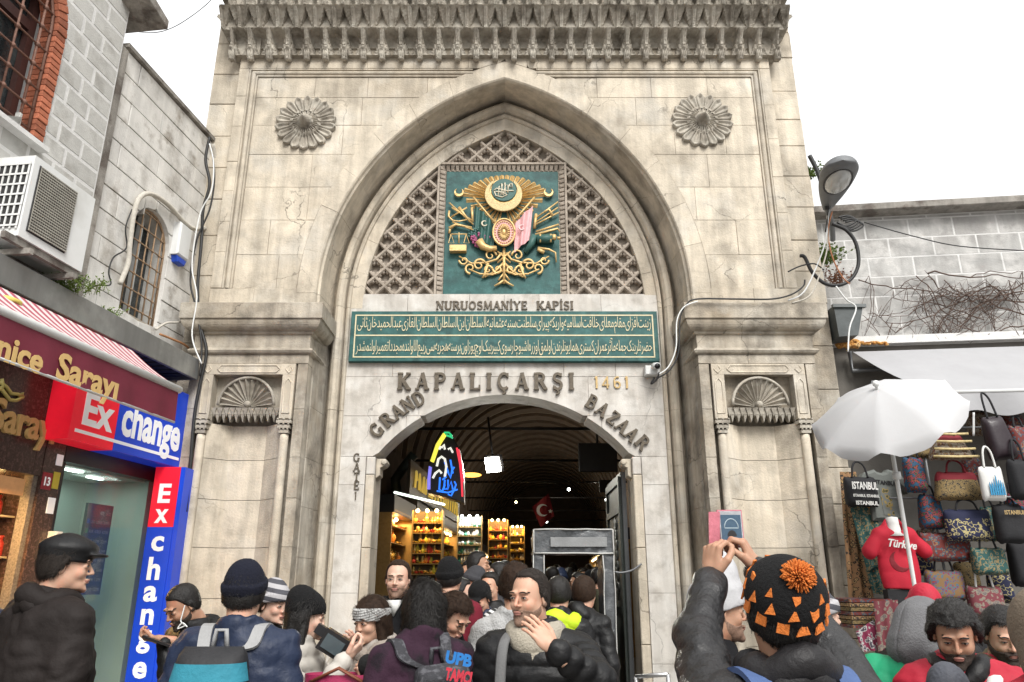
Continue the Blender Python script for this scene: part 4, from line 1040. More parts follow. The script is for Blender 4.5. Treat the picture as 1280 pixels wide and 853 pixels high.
cable('cable', [lpx(x, y, .12) for x, y in ((195, 412), (208, 404), (226, 402), (236, 388), (244, 376))], .014, HOSE, 'beige cable resting on the grey metal fascia below the small window')
cable('cable', [lpx(x, y, .14) for x, y in ((200, 418), (215, 424), (232, 432), (243, 444), (250, 452), (256, 446))], .013, mat('orange_cable', (.42, .2, .09), .6), 'orange brown cable sagging over the end of the grey metal fascia')
cable('cable', [W(155, 38, 14)]+[W(x, y, 11) for x, y in ((190, 41), (215, 35), (240, 20), (262, 2))]+[W(285, -25, 9)], .008, BLKC, 'thin black cable crossing the sky at upper left')
ab = MB().prism([(-.52, 5.36), (-.27, 5.36), (-.27, 5.78), (-.52, 5.78)], -.10, 0, .02); ab = lb(ab, 'alarm_box', PLASTW); tag(ab, 'white alarm box with a blue base on the whitewashed wall', 'alarm box')
lb(MB().prism([(-.47, 5.28), (-.32, 5.28), (-.29, 5.355), (-.50, 5.355)], -.09, -.01, .01), 'blue_lens', mat('blue_plastic', (.02, .07, .45), .3), ab)
# --- air conditioner
ac = empty('air_conditioner', LP(-2.9, .3, 4.2), 'boxy white air conditioner unit on the pale block building', 'air conditioner')
AX0, AX1, AZ0, AZ1 = -3.22, -2.48, 4.26, 4.98
lb(MB().box(AX0, AX1, -.52, -.10, AZ0, AZ1), 'casing', PLASTW, ac)
lb(MB().prism([(AX0+.06, AZ0+.07), (AX0+.50, AZ0+.07), (AX0+.50, AZ1-.06), (AX0+.06, AZ1-.06)], -.528, -.518, .003), 'fan_grille', DARKG, ac)
g = MB()
for i in range(19): x = AX0+.07+i*.0235; g.box(x, x+.009, -.536, -.530, AZ0+.08, AZ1-.07)
for i in range(24): z = AZ0+.08+i*.0243; g.box(AX0+.065, AX0+.495, -.542, -.537, z, z+.009)
tag(lb(g, 'grille_wires', mat('grey_beige_plastic', (.35, .335, .29), .6), ac), kind='stuff')
lb(MB().box(AX0-.006, AX0-.001, -.50, -.12, AZ0+.08, AZ1-.08), 'side_vent', DARKG, ac)
g = MB()
for i in range(8): y = -.50+i*.054; g.box(AX0-.014, AX0-.007, y, y+.014, AZ0+.06, AZ1-.06)
for i in range(7): z = AZ0+.08+i*.092; g.box(AX0-.018, AX0-.0145, -.505, -.105, z, z+.016)
tag(lb(g, 'vent_bars', PLASTW, ac), kind='stuff')
g = MB(); g.box(AX0-.1, AX1+.02, -.50, -.46, AZ0-.06, AZ0-.005); g.box(AX0-.1, AX1+.02, -.18, -.14, AZ0-.06, AZ0-.005); g.box(AX0+.1, AX0+.14, -.56, 0, AZ0-.11, AZ0-.062); g.box(AX1-.14, AX1-.10, -.56, 0, AZ0-.11, AZ0-.062)
lb(g, 'bracket', CONC, ac)
put_text('print', 'vestel'[:0] or 'FUAT'[:0] or 'AVAIR'[:0] or 'a·vai', LP(AX1-.20, .531, AZ0+.42), LD, (0, 0, 1), .05, mat('pale_blue_print', (.12, .38, .55), .6), ac, bold=.01, depth=.002) if False else None
# --- grey metal fascia canopy
fc = empty('metal_canopy', LP(-3, .2, 3.85), 'long grey metal canopy fascia over the shop fronts at left', 'canopy')
lb(MB().prism([(-7, 3.87), (-.27, 3.87), (-.27, 4.11), (-7, 4.11)], -.42, -.385, .006), 'fascia', METGREY, fc)
lb(MB().box(-.30, -.272, -.384, -.02, 3.872, 4.108), 'end_plate', METGREY, fc)
lb(MB().box(-7, -.301, -.384, -.02, 4.07, 4.10), 'top_sheet', METGREY, fc)
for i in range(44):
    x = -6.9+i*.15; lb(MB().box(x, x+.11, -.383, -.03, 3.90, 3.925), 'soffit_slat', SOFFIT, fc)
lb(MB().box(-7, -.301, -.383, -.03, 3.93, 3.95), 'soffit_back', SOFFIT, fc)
# --- weeds on the canopy
LEAF = mat('weed_green', (.13, .20, .035), .7, .3, 40, 0, rnd=.2)
def weeds(name, c, n, sx, sy, h, label, m=LEAF, hang=0, leaf=.022):
    mb = MB(); c = Vector(c)
    for i in range(n):
        b = c+Vector((random.gauss(0, sx), random.gauss(0, sy), 0)); hh = h*random.uniform(.4, 1)
        d = Vector((random.uniform(-.5, .5), random.uniform(-.5, .2), 1 if not hang else -1)).normalized(); q = b
        for k in range(5):
            q2 = q+d*hh/5; mb.tube([q, q2], .0025, 3)
            for j in range(2):
                a = Vector((random.uniform(-1, 1), random.uniform(-1, 1), random.uniform(-.2, .8))).normalized()*leaf*random.uniform(.6, 1.5); s_ = a.cross(Vector((random.random(), random.random(), random.random()))).normalized()*leaf*.35
                mb.add([q2, q2+a*.5+s_, q2+a, q2+a*.5-s_], [(0, 1, 2, 3)])
            q = q2; d = (d+Vector((random.uniform(-.35, .35), random.uniform(-.35, .35), -.15))).normalized()
    o = mb.build(name, m); tag(o, label, 'weeds'); return o
weeds('weeds', LP(-2.42, .27, 4.10), 150, .17, .06, .20, 'bright green weeds growing on the metal canopy under the air conditioner')
weeds('weeds', LP(-1.72, .24, 4.10), 45, .06, .05, .14, 'small tuft of weeds on the metal canopy below the small grilled window')
# --- awning of the left shop
def striped(name, c1, c2, axis_vec, o, period, frac=.5):
    m = bpy.data.materials.new(name); m.use_nodes = True; N = m.node_tree.nodes; L = m.node_tree.links
    g_ = N.new('ShaderNodeNewGeometry'); d = N.new('ShaderNodeVectorMath'); d.operation = 'DOT_PRODUCT'; d.inputs[1].default_value = axis_vec; L.new(g_.outputs['Position'], d.inputs[0])
    a = N.new('ShaderNodeMath'); a.operation = 'MULTIPLY'; a.inputs[1].default_value = 1/period; L.new(d.outputs['Value'], a.inputs[0])
    f = N.new('ShaderNodeMath'); f.operation = 'FRACT'; L.new(a.outputs[0], f.inputs[0]); s_ = N.new('ShaderNodeMath'); s_.operation = 'LESS_THAN'; s_.inputs[1].default_value = frac; L.new(f.outputs[0], s_.inputs[0])
    x = N.new('ShaderNodeMixRGB'); x.inputs[1].default_value = (*c1, 1); x.inputs[2].default_value = (*c2, 1); L.new(s_.outputs[0], x.inputs[0])
    b = N['Principled BSDF']; L.new(x.outputs[0], b.inputs['Base Color']); b.inputs['Roughness'].default_value = .8; return m
BURG = mat('burgundy_canvas', (.15, .018, .035), .7, .1, 6, .08, 30)
STR = striped('striped_canvas', (.62, .55, .54), (.36, .08, .11), tuple(LD), 0, .12)
aw = empty('awning', LP(-3, .7, 3.1), 'red and white striped awning with a burgundy valance lettered in gold at left', 'awning')
mb = MB(); mb.grid(lambda u, v: (-6.5+(6.5-1.57)*u if v > .99 else -6.5+(6.5-1.62)*u, -.52-.49*v, 3.80-.36*v-.02*math.sin(PI*v)), 20, 6); V = mb.V
lb(mb, 'canvas', STR, aw)
lb(MB().tube([(-6.5, -1.02, 3.41), (-1.55, -1.02, 3.41)], .036, 10), 'front_bar', PLASTW, aw)
mb = MB(); mb.grid(lambda u, v: (-6.5+4.92*u, -1.03-.012*math.sin(u*70)*v, 3.395-.30*v), 120, 4); va = lb(mb, 'valance', BURG, aw)
lb(MB().tube([(-6.5, -1.03, 3.092), (-1.58, -1.03, 3.092)], .012, 8), 'valance_hem', PLASTW, aw)
GOLDT = mat('gold_lettering', (.60, .40, .16), .5, .1, 20, .02)
def line_between(px_a, px_b, off, body, h, m, parent, name='lettering', bold=.05, depth=.012):
    p = lpx(*px_a, off); q = lpx(*px_b, off); X = LD; wd = (q-p).dot(X)
    return put_text(name, body, p, X, (0, 0, 1), h, m, parent, width=wd, bold=bold, depth=depth)
line_between((-6, 447), (52, 463), 1.036, 'nice', .185, GOLDT, va, bold=.03, depth=.004)
line_between((69, 472), (147, 489), 1.036, 'Sarayı', .205, GOLDT, va, bold=.03, depth=.004)
lb(MB().tube([(-1.9, -.3, 3.75), (-1.62, -1.0, 3.42)], .018, 6), 'arm', PLASTW, aw)
lamp_disc = MB().lathe(lpx(6, 380, .6), [(.11, 0), (.11, .03), (.06, .05)], 16); tag(lamp_disc.build('ceiling_lamp', mat('yellow_shade', (.6, .5, .12), .5)), 'small round yellow lamp under the canopy above the striped awning', 'lamp')
# --- exchange sign
RED = mat('red_sign_face', (.75, .012, .03), .35, .14, 3, 0, emit=(.8, .01, .03), es=.18)
BLUE = mat('blue_sign_face', (.008, .05, .45), .35, .14, 3, 0, emit=(.005, .04, .5), es=.15)
WHT = mat('white_sign_letters', (.78, .78, .78), .4, .03, 4, 0, emit=(.8, .8, .8), es=.12)
ex = empty('exchange_sign', LP(-1, .15, 2.9), 'red and blue light box reading Exchange over the booth at left', 'sign')
EX0, EXM, EX1 = -2.0, -1.37, -.17; EZ0, EZ1 = 2.88, 3.72
lb(MB().prism([(EX0, EZ0), (EXM, EZ0), (EXM, EZ1), (EX0, EZ1)], -.30, -.02, .004), 'red_face', RED, ex)
lb(MB().prism([(EXM+.001, EZ0), (EX1, EZ0), (EX1, EZ1), (EXM+.001, EZ1)], -.30, -.02, .004), 'blue_face', BLUE, ex)
def ltext(x, z, body, w, h, off, m, parent, name='lettering', bold=.03, depth=.004):
    return put_text(name, body, LP(x, off, z), LD, (0, 0, 1), h, m, parent, width=w, bold=bold, depth=depth)
ltext(-1.86, 3.05, 'Ex', .43, .31, .302, WHT, ex, bold=.03)
ltext(-1.30, 3.06, 'change', 1.03, .37, .302, WHT, ex, bold=.03)
lb(MB().box(-1.93, -.24, -.306, -.301, 2.955, 2.985), 'stripe', WHT, ex)
ltext(-.62, 2.905, 'info.dobiz', .15, .022, .302, WHT, ex, bold=.02, depth=.003) if False else None
# vertical sign
vy = 8.12; a = W(195, 585, vy); b = W(226, 585, vy); zs_ = W(200, 659, vy).z; zt_ = W(200, 584, vy).z
vs_ = empty('exchange_sign', ((a.x+b.x)/2, vy+.1, 0), 'tall narrow red and blue light box spelling Exchange downwards', 'sign')
MB().box(a.x, b.x, vy, vy+.3, zs_+.001, zt_).build('red_face', RED, vs_); MB().box(a.x, b.x, vy, vy+.3, 0, zs_).build('blue_face', BLUE, vs_)
MB().box(b.x+.001, b.x+.05, vy+.01, vy+.3, 0, zt_+.0).build('edge', BLUE, vs_)
for ch, py in zip('Exchange', (626, 657, 696, 733, 771, 805, 832, 884)):
    pass
for ch, py, h, w_ in (('E', 628, .20, .13), ('x', 653, .205, .14), ('c', 688, .215, .13), ('h', 724, .225, .13), ('a', 751, .215, .14), ('n', 780, .215, .13), ('g', 807, .215, .135), ('e', 847, .215, .14)):
    p = W(211, py, vy); cx = (a.x+b.x)/2
    put_text('lettering', ch, (cx-w_/2, vy-.001, p.z), (1, 0, 0), (0, 0, 1), h, WHT, vs_, width=w_, bold=.03, depth=.004)
# --- exchange booth
AQUA = mat('aqua_panel', (.27, .37, .325), .4, .04, 3, .02, 20)
BLKM = mat('black_frame', (.018, .017, .018), .35, .1, 10, 0)
booth = empty('exchange_booth', LP(-.95, 0, 0), 'exchange booth with a dark frame and an aqua interior behind the glass', 'shop')
BX, BE = -1.62, -.25
b_ = MB(); b_.box(BX, BE, .75, .8, 0, 2.8); lb(b_, 'back_panel', AQUA, booth)
lb(MB().box(BX-.02, BX, .05, .8, 0, 2.8), 'side_panel', AQUA, booth); lb(MB().box(BE, BE+.35, .0, .8, 0, 2.8), 'side_panel', AQUA, booth)
lb(MB().box(BX, BE, .05, .8, 2.72, 2.8), 'ceiling_panel', AQUA, booth)
lb(MB().box(BX+.05, BX+.3, .3, .75, 1.9, 2.719), 'cabinet', AQUA, booth)
ce = MB(); ce.box(BX+.25, BX+.5, .15, .22, 2.705, 2.718); ce.box(-.8, -.6, .3, .36, 2.705, 2.718); lb(ce, 'ceiling_light', mat('lit_tube', (.9, .95, .9), .4, emit=(.85, 1, .92), es=3), booth)
lb(MB().box(BX-.06, BE+.3, -.06, .04, 2.73, 2.879), 'lintel', BLKM, booth); lb(MB().box(BX-.06, BX, -.03, .04, 0, 2.729), 'jamb', BLKM, booth)
GLS = mat('booth_glass', (.75, .9, .85), .05, 0, 1, 0, trans=1, spec=.05, alpha=.06)
lb(MB().box(BX, -.62, 0, .012, 0, 2.729), 'glass_pane', GLS, booth)
lb(MB().box(-.61, BE, 0, .012, 0, 2.729), 'glass_pane', GLS, booth)
bl = bpy.data.lights.new('booth_light', 'AREA'); bl.energy = 2.5; bl.color = (.85, 1, .92); bl.size = .5
bo = bpy.data.objects.new('booth_light', bl); COL.objects.link(bo); bo.parent = booth; bo.location = LP(-.9, -.35, 2.69)-ORG[booth.name]
brd = lb(MB().box(-1.05, -.66, .09, .12, 1.55, 2.42), 'rates_board', mat('rates_screen', (.045, .075, .09), .3, .05, 3, 0), booth)
PR = mat('screen_digits', (.16, .2, .22), .5)
FLG = [mat('screen_flag_red', (.25, .04, .05), .5), mat('screen_flag_blue', (.02, .08, .25), .5), mat('screen_flag_green', (.04, .16, .10), .5)]
rows_ = ['ALIŞ    SATIŞ', 'USD  2.9955  2.9995', 'EUR  4.7053  4.5250', 'GBP  3.6299  3.2099', 'AUD  2.8555  3.3449', 'CHF  4.0093  4.2250', 'CAD  3.5300  3.5100', 'SAR  1.2700  1.2795', 'JPY  0.9160  1.2795']
for i, t in enumerate(rows_):
    z = 2.32-i*.092; put_text('screen_row', t, LP(-.98 if i else -.86, -.088, z), LD, (0, 0, 1), .03, PR, brd, width=.29 if i else .17, bold=.01, depth=.002)
    if i: lb(MB().box(-1.035, -1.0, .084, .089, z-.005, z+.04), 'screen_flag', FLG[i % 3], brd)
# --- left shop: granite front and a lit display
GRAN = mat('brown_granite', (.055, .032, .026), .25, .3, 60, 0, spec=.6, col2=[(.10, .055, .045)], c2scale=30)
sp = empty('jewellery_shop', LP(-2.6, 0, 0), 'brown granite shop front with gold lettering and a lit window at lower left', 'shop')
lb(MB().box(-6.5, -2.03, -.05, .3, 2.56, 3.85), 'fascia_panel', GRAN, sp)
lb(MB().box(-1.93, -1.69, -.06, .3, 0, 3.85), 'pillar', GRAN, sp); lb(MB().box(-2.029, -1.931, -.052, .3, 2.56, 3.85), 'fascia_panel', GRAN, sp)
ltext(-2.62, 2.86, 'Sarayı', .74, .27, .051, GOLDT, sp, bold=.02, depth=.03)
fl_ = MB(); 
for pts in ([(0, 478), (8, 484), (14, 492), (22, 493), (29, 496), (28, 491)], [(0, 484), (6, 492), (12, 500), (20, 501), (28, 497)], [(2, 474), (4, 482), (0, 488)]): fl_.tube([lpx(x, y, .07) for x, y in pts], .016, 6)
fl_.build('gold_flourish', mat('pale_gold_paint', (.55, .48, .16), .4), sp)
lb(MB().box(-6.5, -1.66, .50, .55, 0, 2.75), 'display_back', mat('dark_display', (.04, .025, .015), .6), sp)
for z in (1.15, 1.5, 1.86, 2.2): lb(MB().box(-3.6, -1.67, .12, .49, z, z+.015), 'shelf', mat('glass_shelf', (.5, .4, .25), .2), sp)
lb(MB().box(-1.985, -1.931, -.03, .06, 0, 2.559), 'door_frame', mat('patterned_trim', (.18, .15, .12), .6, .5, 60), sp)
lb(MB().box(-3.6, -2.03, .0, .03, 2.38, 2.52), 'header_board', mat('glowing_warm_wood', (.34, .17, .07), .6, .2, 14, emit=(.34, .17, .07), es=.3), sp)  # wood colour also emits, standing in for lamplight on the board
lb(MB().box(-3.5, -2.05, .2, .24, 2.44, 2.46), 'light_strip', mat('warm_strip', (1, .8, .4), .4, emit=(1, .68, .25), es=14), sp)
SWEET = [mat('gold_box', (.62, .33, .04), .5, .2, 30), mat('amber_jar', (.35, .12, .02), .2, .2, 20), mat('dark_jar', (.08, .04, .02), .2), mat('cream_box', (.6, .45, .2), .6), mat('black_label', (.02, .015, .01), .5), mat('red_tin', (.35, .03, .02), .4)]
jar = MB(); jar.lathe((0, 0, 0), [(.045, 0), (.05, .02), (.05, .10), (.03, .13), (.038, .14), (.038, .16)], 10); JM = [jar.mesh('jar', m) for m in SWEET]
bxm = []
for m in SWEET: t = MB(); t.box(-.035, .035, -.03, .03, 0, .20); bxm.append(t.mesh('box', m))
for z in (1.165, 1.515, 1.875, 2.215):
    x = -3.55
    while x < -1.70:
        k = random.choice([0, 0, 3, 1, 4] if z < 1.8 else [1, 2, 5, 1, 3]); me = (bxm if z < 1.8 else JM)[k]; s_ = random.uniform(.85, 1.15)
        o = piece('packet' if z < 1.8 else 'jar', me, LP(x, -random.uniform(.18, .3), z), sp, (0, 0, -.13), (1, 1, s_)); x += .085 if z < 1.8 else .115
pl = bpy.data.lights.new('display_lamp', 'AREA'); pl.energy = 55; pl.color = (1, .62, .25); pl.shape = 'RECTANGLE'; pl.size = 2.0; pl.size_y = .1
po = bpy.data.objects.new('display_lamp', pl); COL.objects.link(po); po.location = LP(-2.6, -.2, 2.42); po.parent = sp; po.location = LP(-2.6, -.2, 2.42)-ORG[sp.name]
# number plates and stickers
RPL = mat('red_plate', (.28, .02, .03), .4)
def plate(name, x0, x1, z0, z1, off, m, body, lab, cat, tm=WHT, inset_=.2):
    p = lb(MB().prism([(x0, z0), (x1, z0), (x1, z1), (x0, z1)], -off-.008, -off, .002), name, m); tag(p, lab, cat)
    if body: ltext(x0+(x1-x0)*inset_, z0+(z1-z0)*.25, body, (x1-x0)*(1-2*inset_), (z1-z0)*.5, off+.009, tm, p, bold=.03, depth=.002)
q = lpx(42, 598, .06); plate('number_plate', -1.92, -1.80, 2.45, 2.60, .061, RPL, '13', 'red plate numbered 13 on the brown granite pillar', 'number plate')
plate('sticker', -1.79, -1.71, 2.47, 2.62, .061, mat('yellow_sticker', (.6, .5, .05), .5), '', 'yellow sticker on the brown pillar beside plate 13', 'sticker')
plate('sticker', -1.80, -1.71, 2.25, 2.39, .061, WHT, '', 'white sticker with a black mark low on the brown pillar', 'sticker')
plate('sticker', -1.79, -1.71, 2.68, 2.78, .061, WHT, '', 'blank white sticker above the yellow one on the brown pillar', 'sticker')
p = W(235, 633, 8.55); pp = MB().box(p.x-.065, p.x+.065, 8.575, 8.59, p.z-.065, p.z+.065).build('number_plate', RPL); tag(pp, 'red plate numbered 15 on the gate corner beside the tall sign', 'number plate')
put_text('numerals', '15', (p.x-.035, 8.574, p.z-.03), (1, 0, 0), (0, 0, 1), .065, WHT, pp, width=.07, bold=.03, depth=.003)
ih = lb(MB().prism([(-1.72, 1.86), (-1.62, 1.86), (-1.62, 2.10), (-1.72, 2.10)], -.14, -.06, .015), 'card_reader', PLASTW); tag(ih, 'white card reader fixed at the edge of the exchange booth', 'card reader')
# ================================================================ RIGHT SIDE
RD = Vector((.99325, -.11640, 0)); RN = Vector((-.1164, -.99325, 0)); RO = Vector((4.10, 9.02, 0))
MR = Matrix(((RD.x, -RN.x, 0, RO.x), (RD.y, -RN.y, 0, RO.y), (0, 0, 1, 0), (0, 0, 0, 1)))
def rpx(px, py, off): return onplane(px, py, RN, RO+RN*off)
def rl(px, py, off=0): p = rpx(px, py, off)-RO; return p.dot(RD), p.z
def RP(x, off, z): return MR @ Vector((x, -off, z))
def rb(mb, name, m, parent=None): return mb.xf(MR).build(name, m, parent)
GBLOCK = mat('grey_concrete_block', (.42, .415, .40), .9, .09, 7, .3, 60, rnd=.07, streak=.12, col2=[(.36, .35, .335), (.52, .51, .49)], c2scale=2.2)
bR = empty('block_building', RP(2, .2, 0), 'grey concrete block wall with pale joints and a slab coping, right of the gate', 'building')
zt = rl(1160, 268)[1]; rb(MB().box(-.25, 6, -.0035, 1.2, 4.49, zt), 'wall', PALEM, bR)
z = 4.62; r = 0
while z < zt-.05:
    z1 = min(zt-.01, z+.268); x = -.25-(.27 if r % 2 else 0); r += 1
    while x < 5.2:
        x1 = x+.54*random.uniform(.96, 1.04); a, b = max(x, -.25)+.012, x1-.012
        if b-a > .05: rb(MB().box(a, b, -random.uniform(.0045, .0065), .05, z+.01, z1-.01), 'wall_block', GBLOCK, bR)
        x = x1
    z = z1
rb(MB().prism([(-.3, zt), (6, zt), (6, zt+.10), (-.3, zt+.10)], -.22, 1.3, .01), 'coping', CONC, bR)
rb(MB().box(-.2, 6, -.10, .0, 4.50, 4.60), 'ledge', PALEM, bR)
PLASTER = mat('shaded_grey_plaster', (.15, .14, .125), .9, .12, 4, .2, 40)  # base tone darkened to stand in for the shadow behind the stall
rb(MB().box(-.25, 6, -.003, 1.2, 0, 4.489), 'plaster', PLASTER, bR)
# dry creeper
TWIG = mat('dry_twig', (.10, .065, .05), .85, .3, 40, .1)
def creeper():
    mb = MB(); rr = random.Random(5)
    def run(px, py, ang, L, r, depth=0):
        P = [rpx(px, py, .05+.05*rr.random())]; x, y = px, py
        for i in range(int(L/9)):
            ang += rr.gauss(0, .22); x += math.cos(ang)*9; y += math.sin(ang)*9
            if y < 350+18*rr.random() and math.sin(ang) < 0: ang = -ang+rr.uniform(-.2, .2)
            if y > 412+14*rr.random() and math.sin(ang) > 0: ang = -ang+rr.uniform(-.2, .2)
            if x < 1075 or x > 1300: break
            P.append(rpx(x, y, .04+.07*rr.random()))
            if depth < 3 and rr.random() < .3: run(x, y, ang+rr.choice((-1, 1))*rr.uniform(.4, 1.5), L*rr.uniform(.2, .55), r*.6, depth+1)
        if len(P) > 1: mb.tube(P, [r*(1-.6*i/len(P)) for i in range(len(P))], 4)
    run(1285, 378, PI+.05, 200, .011); run(1285, 352, PI-.2, 130, .009); run(1160, 342, .15, 140, .011); run(1285, 395, PI+.1, 170, .009); run(1073, 350, .15, 190, .009); run(1285, 365, PI, 110, .01)
    run(1230, 400, PI+.4, 120, .008); run(1145, 345, .5, 160, .009); run(1160, 345, .9, 90, .007); run(1090, 396, 0, 190, .006); run(1290, 410, PI+.3, 120, .009); run(1180, 350, .6, 130, .008)
    for k in range(4): run(rr.uniform(1200, 1285), rr.uniform(355, 410), rr.uniform(2.4, 4), 90, .007)
    return mb.build('dry_creeper', TWIG)
tag(creeper(), 'leafless brown creeper tangled across the grey block wall', 'creeper')
weeds('weeds', W(1032, 335, 8.75)+Vector((0, 0, .05)), 45, .07, .05, .30, 'green weeds sprouting between the gate and the block wall', leaf=.035)
weeds('weeds', W(1014, 222, 8.75), 25, .04, .04, .25, 'small weed tuft on the gate corner behind the street lamp', leaf=.035)
weeds('weeds', W(1040, 385, 8.75)+Vector((.1, 0, .3)), 30, .07, .05, .3, 'reddish dry weeds under the green ones beside the gate corner', m=mat('dry_weed', (.20, .09, .05), .8, .3, 30), leaf=.03)
0 and weeds('weeds', W(1049, 470, 8.4), 30, .04, .03, .25, 'dark weeds hanging under the flood lamp by the gate', hang=1, leaf=.03)
# street lamp
LG = mat('lamp_grey_metal', (.16, .165, .17), .45, .1, 10, .05, metal=.4)
sl = empty('street_lamp', W(1035, 262, 8.2), 'grey cobra-head street lamp on a short arm beside the gate top right', 'street lamp')
base = W(1034, 262, 8.3); tip = W(1054, 200, 7.2); ax = (tip-base).normalized(); sd_ = ax.cross(Vector((0, 0, 1))).normalized(); dn = ax.cross(sd_).normalized()
if dn.z > 0: dn = -dn
L_ = (tip-base).length
def lampf(top):
    def f(u, v):
        t = u; w = .05+.155*math.sin(min(1, t*1.25)*PI/2)*(1 if t < .75 else math.sqrt(max(0, 1-((t-.75)/.25)**2)))
        if t >= 1: w = .001
        a = v*2*PI; h = (.11 if math.sin(a) < 0 else .055)*w/.17
        return base+ax*(L_*t)+sd_*(w*math.cos(a))+dn*(h*math.sin(a))
    return f
mb = MB(); mb.grid(lampf(1), 22, 20); mb.build('lamp_housing', LG, sl)
mb = MB(); cc = base+ax*(L_*.66)+dn*.045
mb.grid(lambda u, v: cc+ax*(.22*(1-v)**.5*math.cos(u*2*PI)*1.25)+sd_*(.145*(1-v)**.5*math.sin(u*2*PI))+dn*(.07*math.sin(v*PI/2)), 24, 6, True)
mb.build('lens', mat('lamp_lens', (.42, .43, .42), .08, .1, 10, 0, spec=.8, coat=.5), sl)
mb = MB(); mb.tube([cc+ax*(.275*math.cos(t))+sd_*(.15*math.sin(t))+dn*.0 for t in [2*PI*i/28 for i in range(29)]], .014, 6); mb.build('lens_rim', BLKM, sl)
mb = MB(); mb.tube([W(1041, 300, 8.9), W(1040, 280, 8.6), base, base+ax*.1], .035, 8); mb.build('arm', LG, sl)
# flood lamp / planter and its orange foam
pot = empty('wall_planter', W(1060, 420, 8.5), 'dark grey square planter hung beside the gate corner above the awning', 'planter')
a = W(1042, 382, 8.45); b = W(1079, 380, 8.45); c = W(1073, 419, 8.45); d = W(1049, 421, 8.45)
V = []
for y, k in ((8.45, 1), (8.75, 1)): V += [(p.x, y, p.z) for p in (a, b, c, d)]
obj('tub', V, [(0, 1, 2, 3)[::-1], (4, 5, 6, 7), (0, 4, 5, 1)[::-1], (1, 5, 6, 2)[::-1], (2, 6, 7, 3)[::-1], (3, 7, 4, 0)[::-1]], mat('grey_plastic_tub', (.07, .08, .08), .5, .2, 12, .1), pot)
MB().box(a.x-.02, b.x+.02, 8.42, 8.47, a.z-.03, a.z+.01).build('rim', mat('tub_rim', (.12, .13, .13), .5), pot)
mb = MB(); rr = random.Random(3)
for i in range(26): mb.ball(rpx(1048+i*1.0+rr.uniform(-2, 2), 429+rr.uniform(-3, 4), .25), (.05*rr.uniform(.5, 1), .05, .035), 7, 5)
for i in range(16): mb.ball(rpx(1075+i*2.2, 428+rr.uniform(-1, 2)+i*.1, .1), (.035, .03, .015), 6, 4)
o = mb.build('expanding_foam', mat('orange_foam', (.55, .27, .07), .9, .3, 25, .5, 60, col2=[(.65, .45, .22), (.25, .1, .03)], c2scale=12)); tag(o, 'crusty orange foam under the planter beside the awning', 'foam', kind='stuff')
# cables
G = 'cables looping at the right corner of the gate'
cable('cable', [W(x, y, 8.3) for x, y in ((1000, 320), (1006, 322), (1015, 340), (1030, 354), (1048, 357), (1064, 349), (1073, 330), (1070, 305), (1058, 288), (1040, 280))], .022, BLKC, 'thick black cable making a wide loop beside the street lamp')
cable('cable', [W(x, y, 8.15) for x, y in ((822, 473), (838, 462), (848, 440), (850, 400), (858, 381), (872, 374))]+[W(x, y, 8.14) for x, y in ((920, 374), (965, 374), (990, 368), (1004, 358), (1006, 350))], .010, BLKC, 'black cable running from the white camera along the top of the right ledge')
cable('cable', [W(x, y, 8.12) for x, y in ((824, 468), (836, 458), (845, 435), (846, 402), (855, 384), (872, 377))], .008, PLASTW, 'thin white cable beside the black one at the right ledge')
for i, (P, m, lab) in enumerate((
    ([(1036, 262), (1032, 300), (1022, 330), (1005, 365), (985, 376)], PLASTW, 'white cord slanting from the street lamp down to the right ledge'),
    ([(1034, 270), (1034, 310), (1024, 345), (1012, 370), (990, 379)], HOSE, 'beige cord slanting from the street lamp to the ledge'),
    ([(1040, 265), (1035, 290), (1040, 320), (1052, 345), (1062, 355)], mat('orange_cord', (.35, .14, .06), .6), 'orange brown cord curving down from the street lamp'),
    ([(1012, 195), (1022, 215), (1030, 240), (1034, 262)], BLKC, 'black cable bundle behind the street lamp'),
    ([(1016, 200), (1028, 222), (1036, 250), (1032, 290)], BLKC, 'black cable falling behind the street lamp head'),
    ([(985, 340), (1000, 333), (1018, 330), (1030, 338)], BLKC, 'very thin black wire sagging across the gate corner'),
    ([(1045, 358), (1058, 375), (1070, 385), (1062, 410), (1060, 440)], PLASTW, 'white cord hanging in front of the dark planter'))):
    cable('cord', [W(x, y, 8.2) for x, y in P], .009 if i != 3 else .03, m, lab)
cable('wire', [rpx(x, y, .12) for x, y in ((1080, 278), (1140, 295), (1200, 308), (1290, 314))], .007, BLKC, 'thin black wire strung across the block wall below the coping')
for q in range(4):
    cable('cord', [W(x+q*3, y+q*2, 8.3) for x, y in ((1048, 272), (1060, 270), (1070, 276), (1058, 283), (1046, 278))], .012, BLKC, ('lowest', 'second lowest', 'second highest', 'highest')[3-q]+' loop of the black cord tangle at the foot of the street lamp', group='cord tangle at the foot of the street lamp')
# security camera at the sign end
sc_ = empty('security_camera', W(818, 464, 8.95), 'small white security camera at the right end of the script sign', 'security camera')
p = W(815, 464, 8.98); MB().prism([(p.x-.09, p.z-.06), (p.x+.09, p.z-.06), (p.x+.09, p.z+.06), (p.x-.09, p.z+.06)], 8.93, 9.04, .01).build('junction_box', PLASTW, sc_)
q = W(820, 458, 8.85); MB().tube([q+Vector((0, .1, .03)), q+Vector((.0, -.08, -.02))], .045, 10).build('camera_body', PLASTW, sc_); MB().tube([q+Vector((0, -.081, -.02)), q+Vector((0, -.09, -.023))], .035, 10).build('lens', BLKM, sc_)
cable('loop', [W(x, y, 8.9) for x, y in ((824, 466), (821, 474), (814, 480), (818, 472))], .012, BLKM, '', parent=sc_)
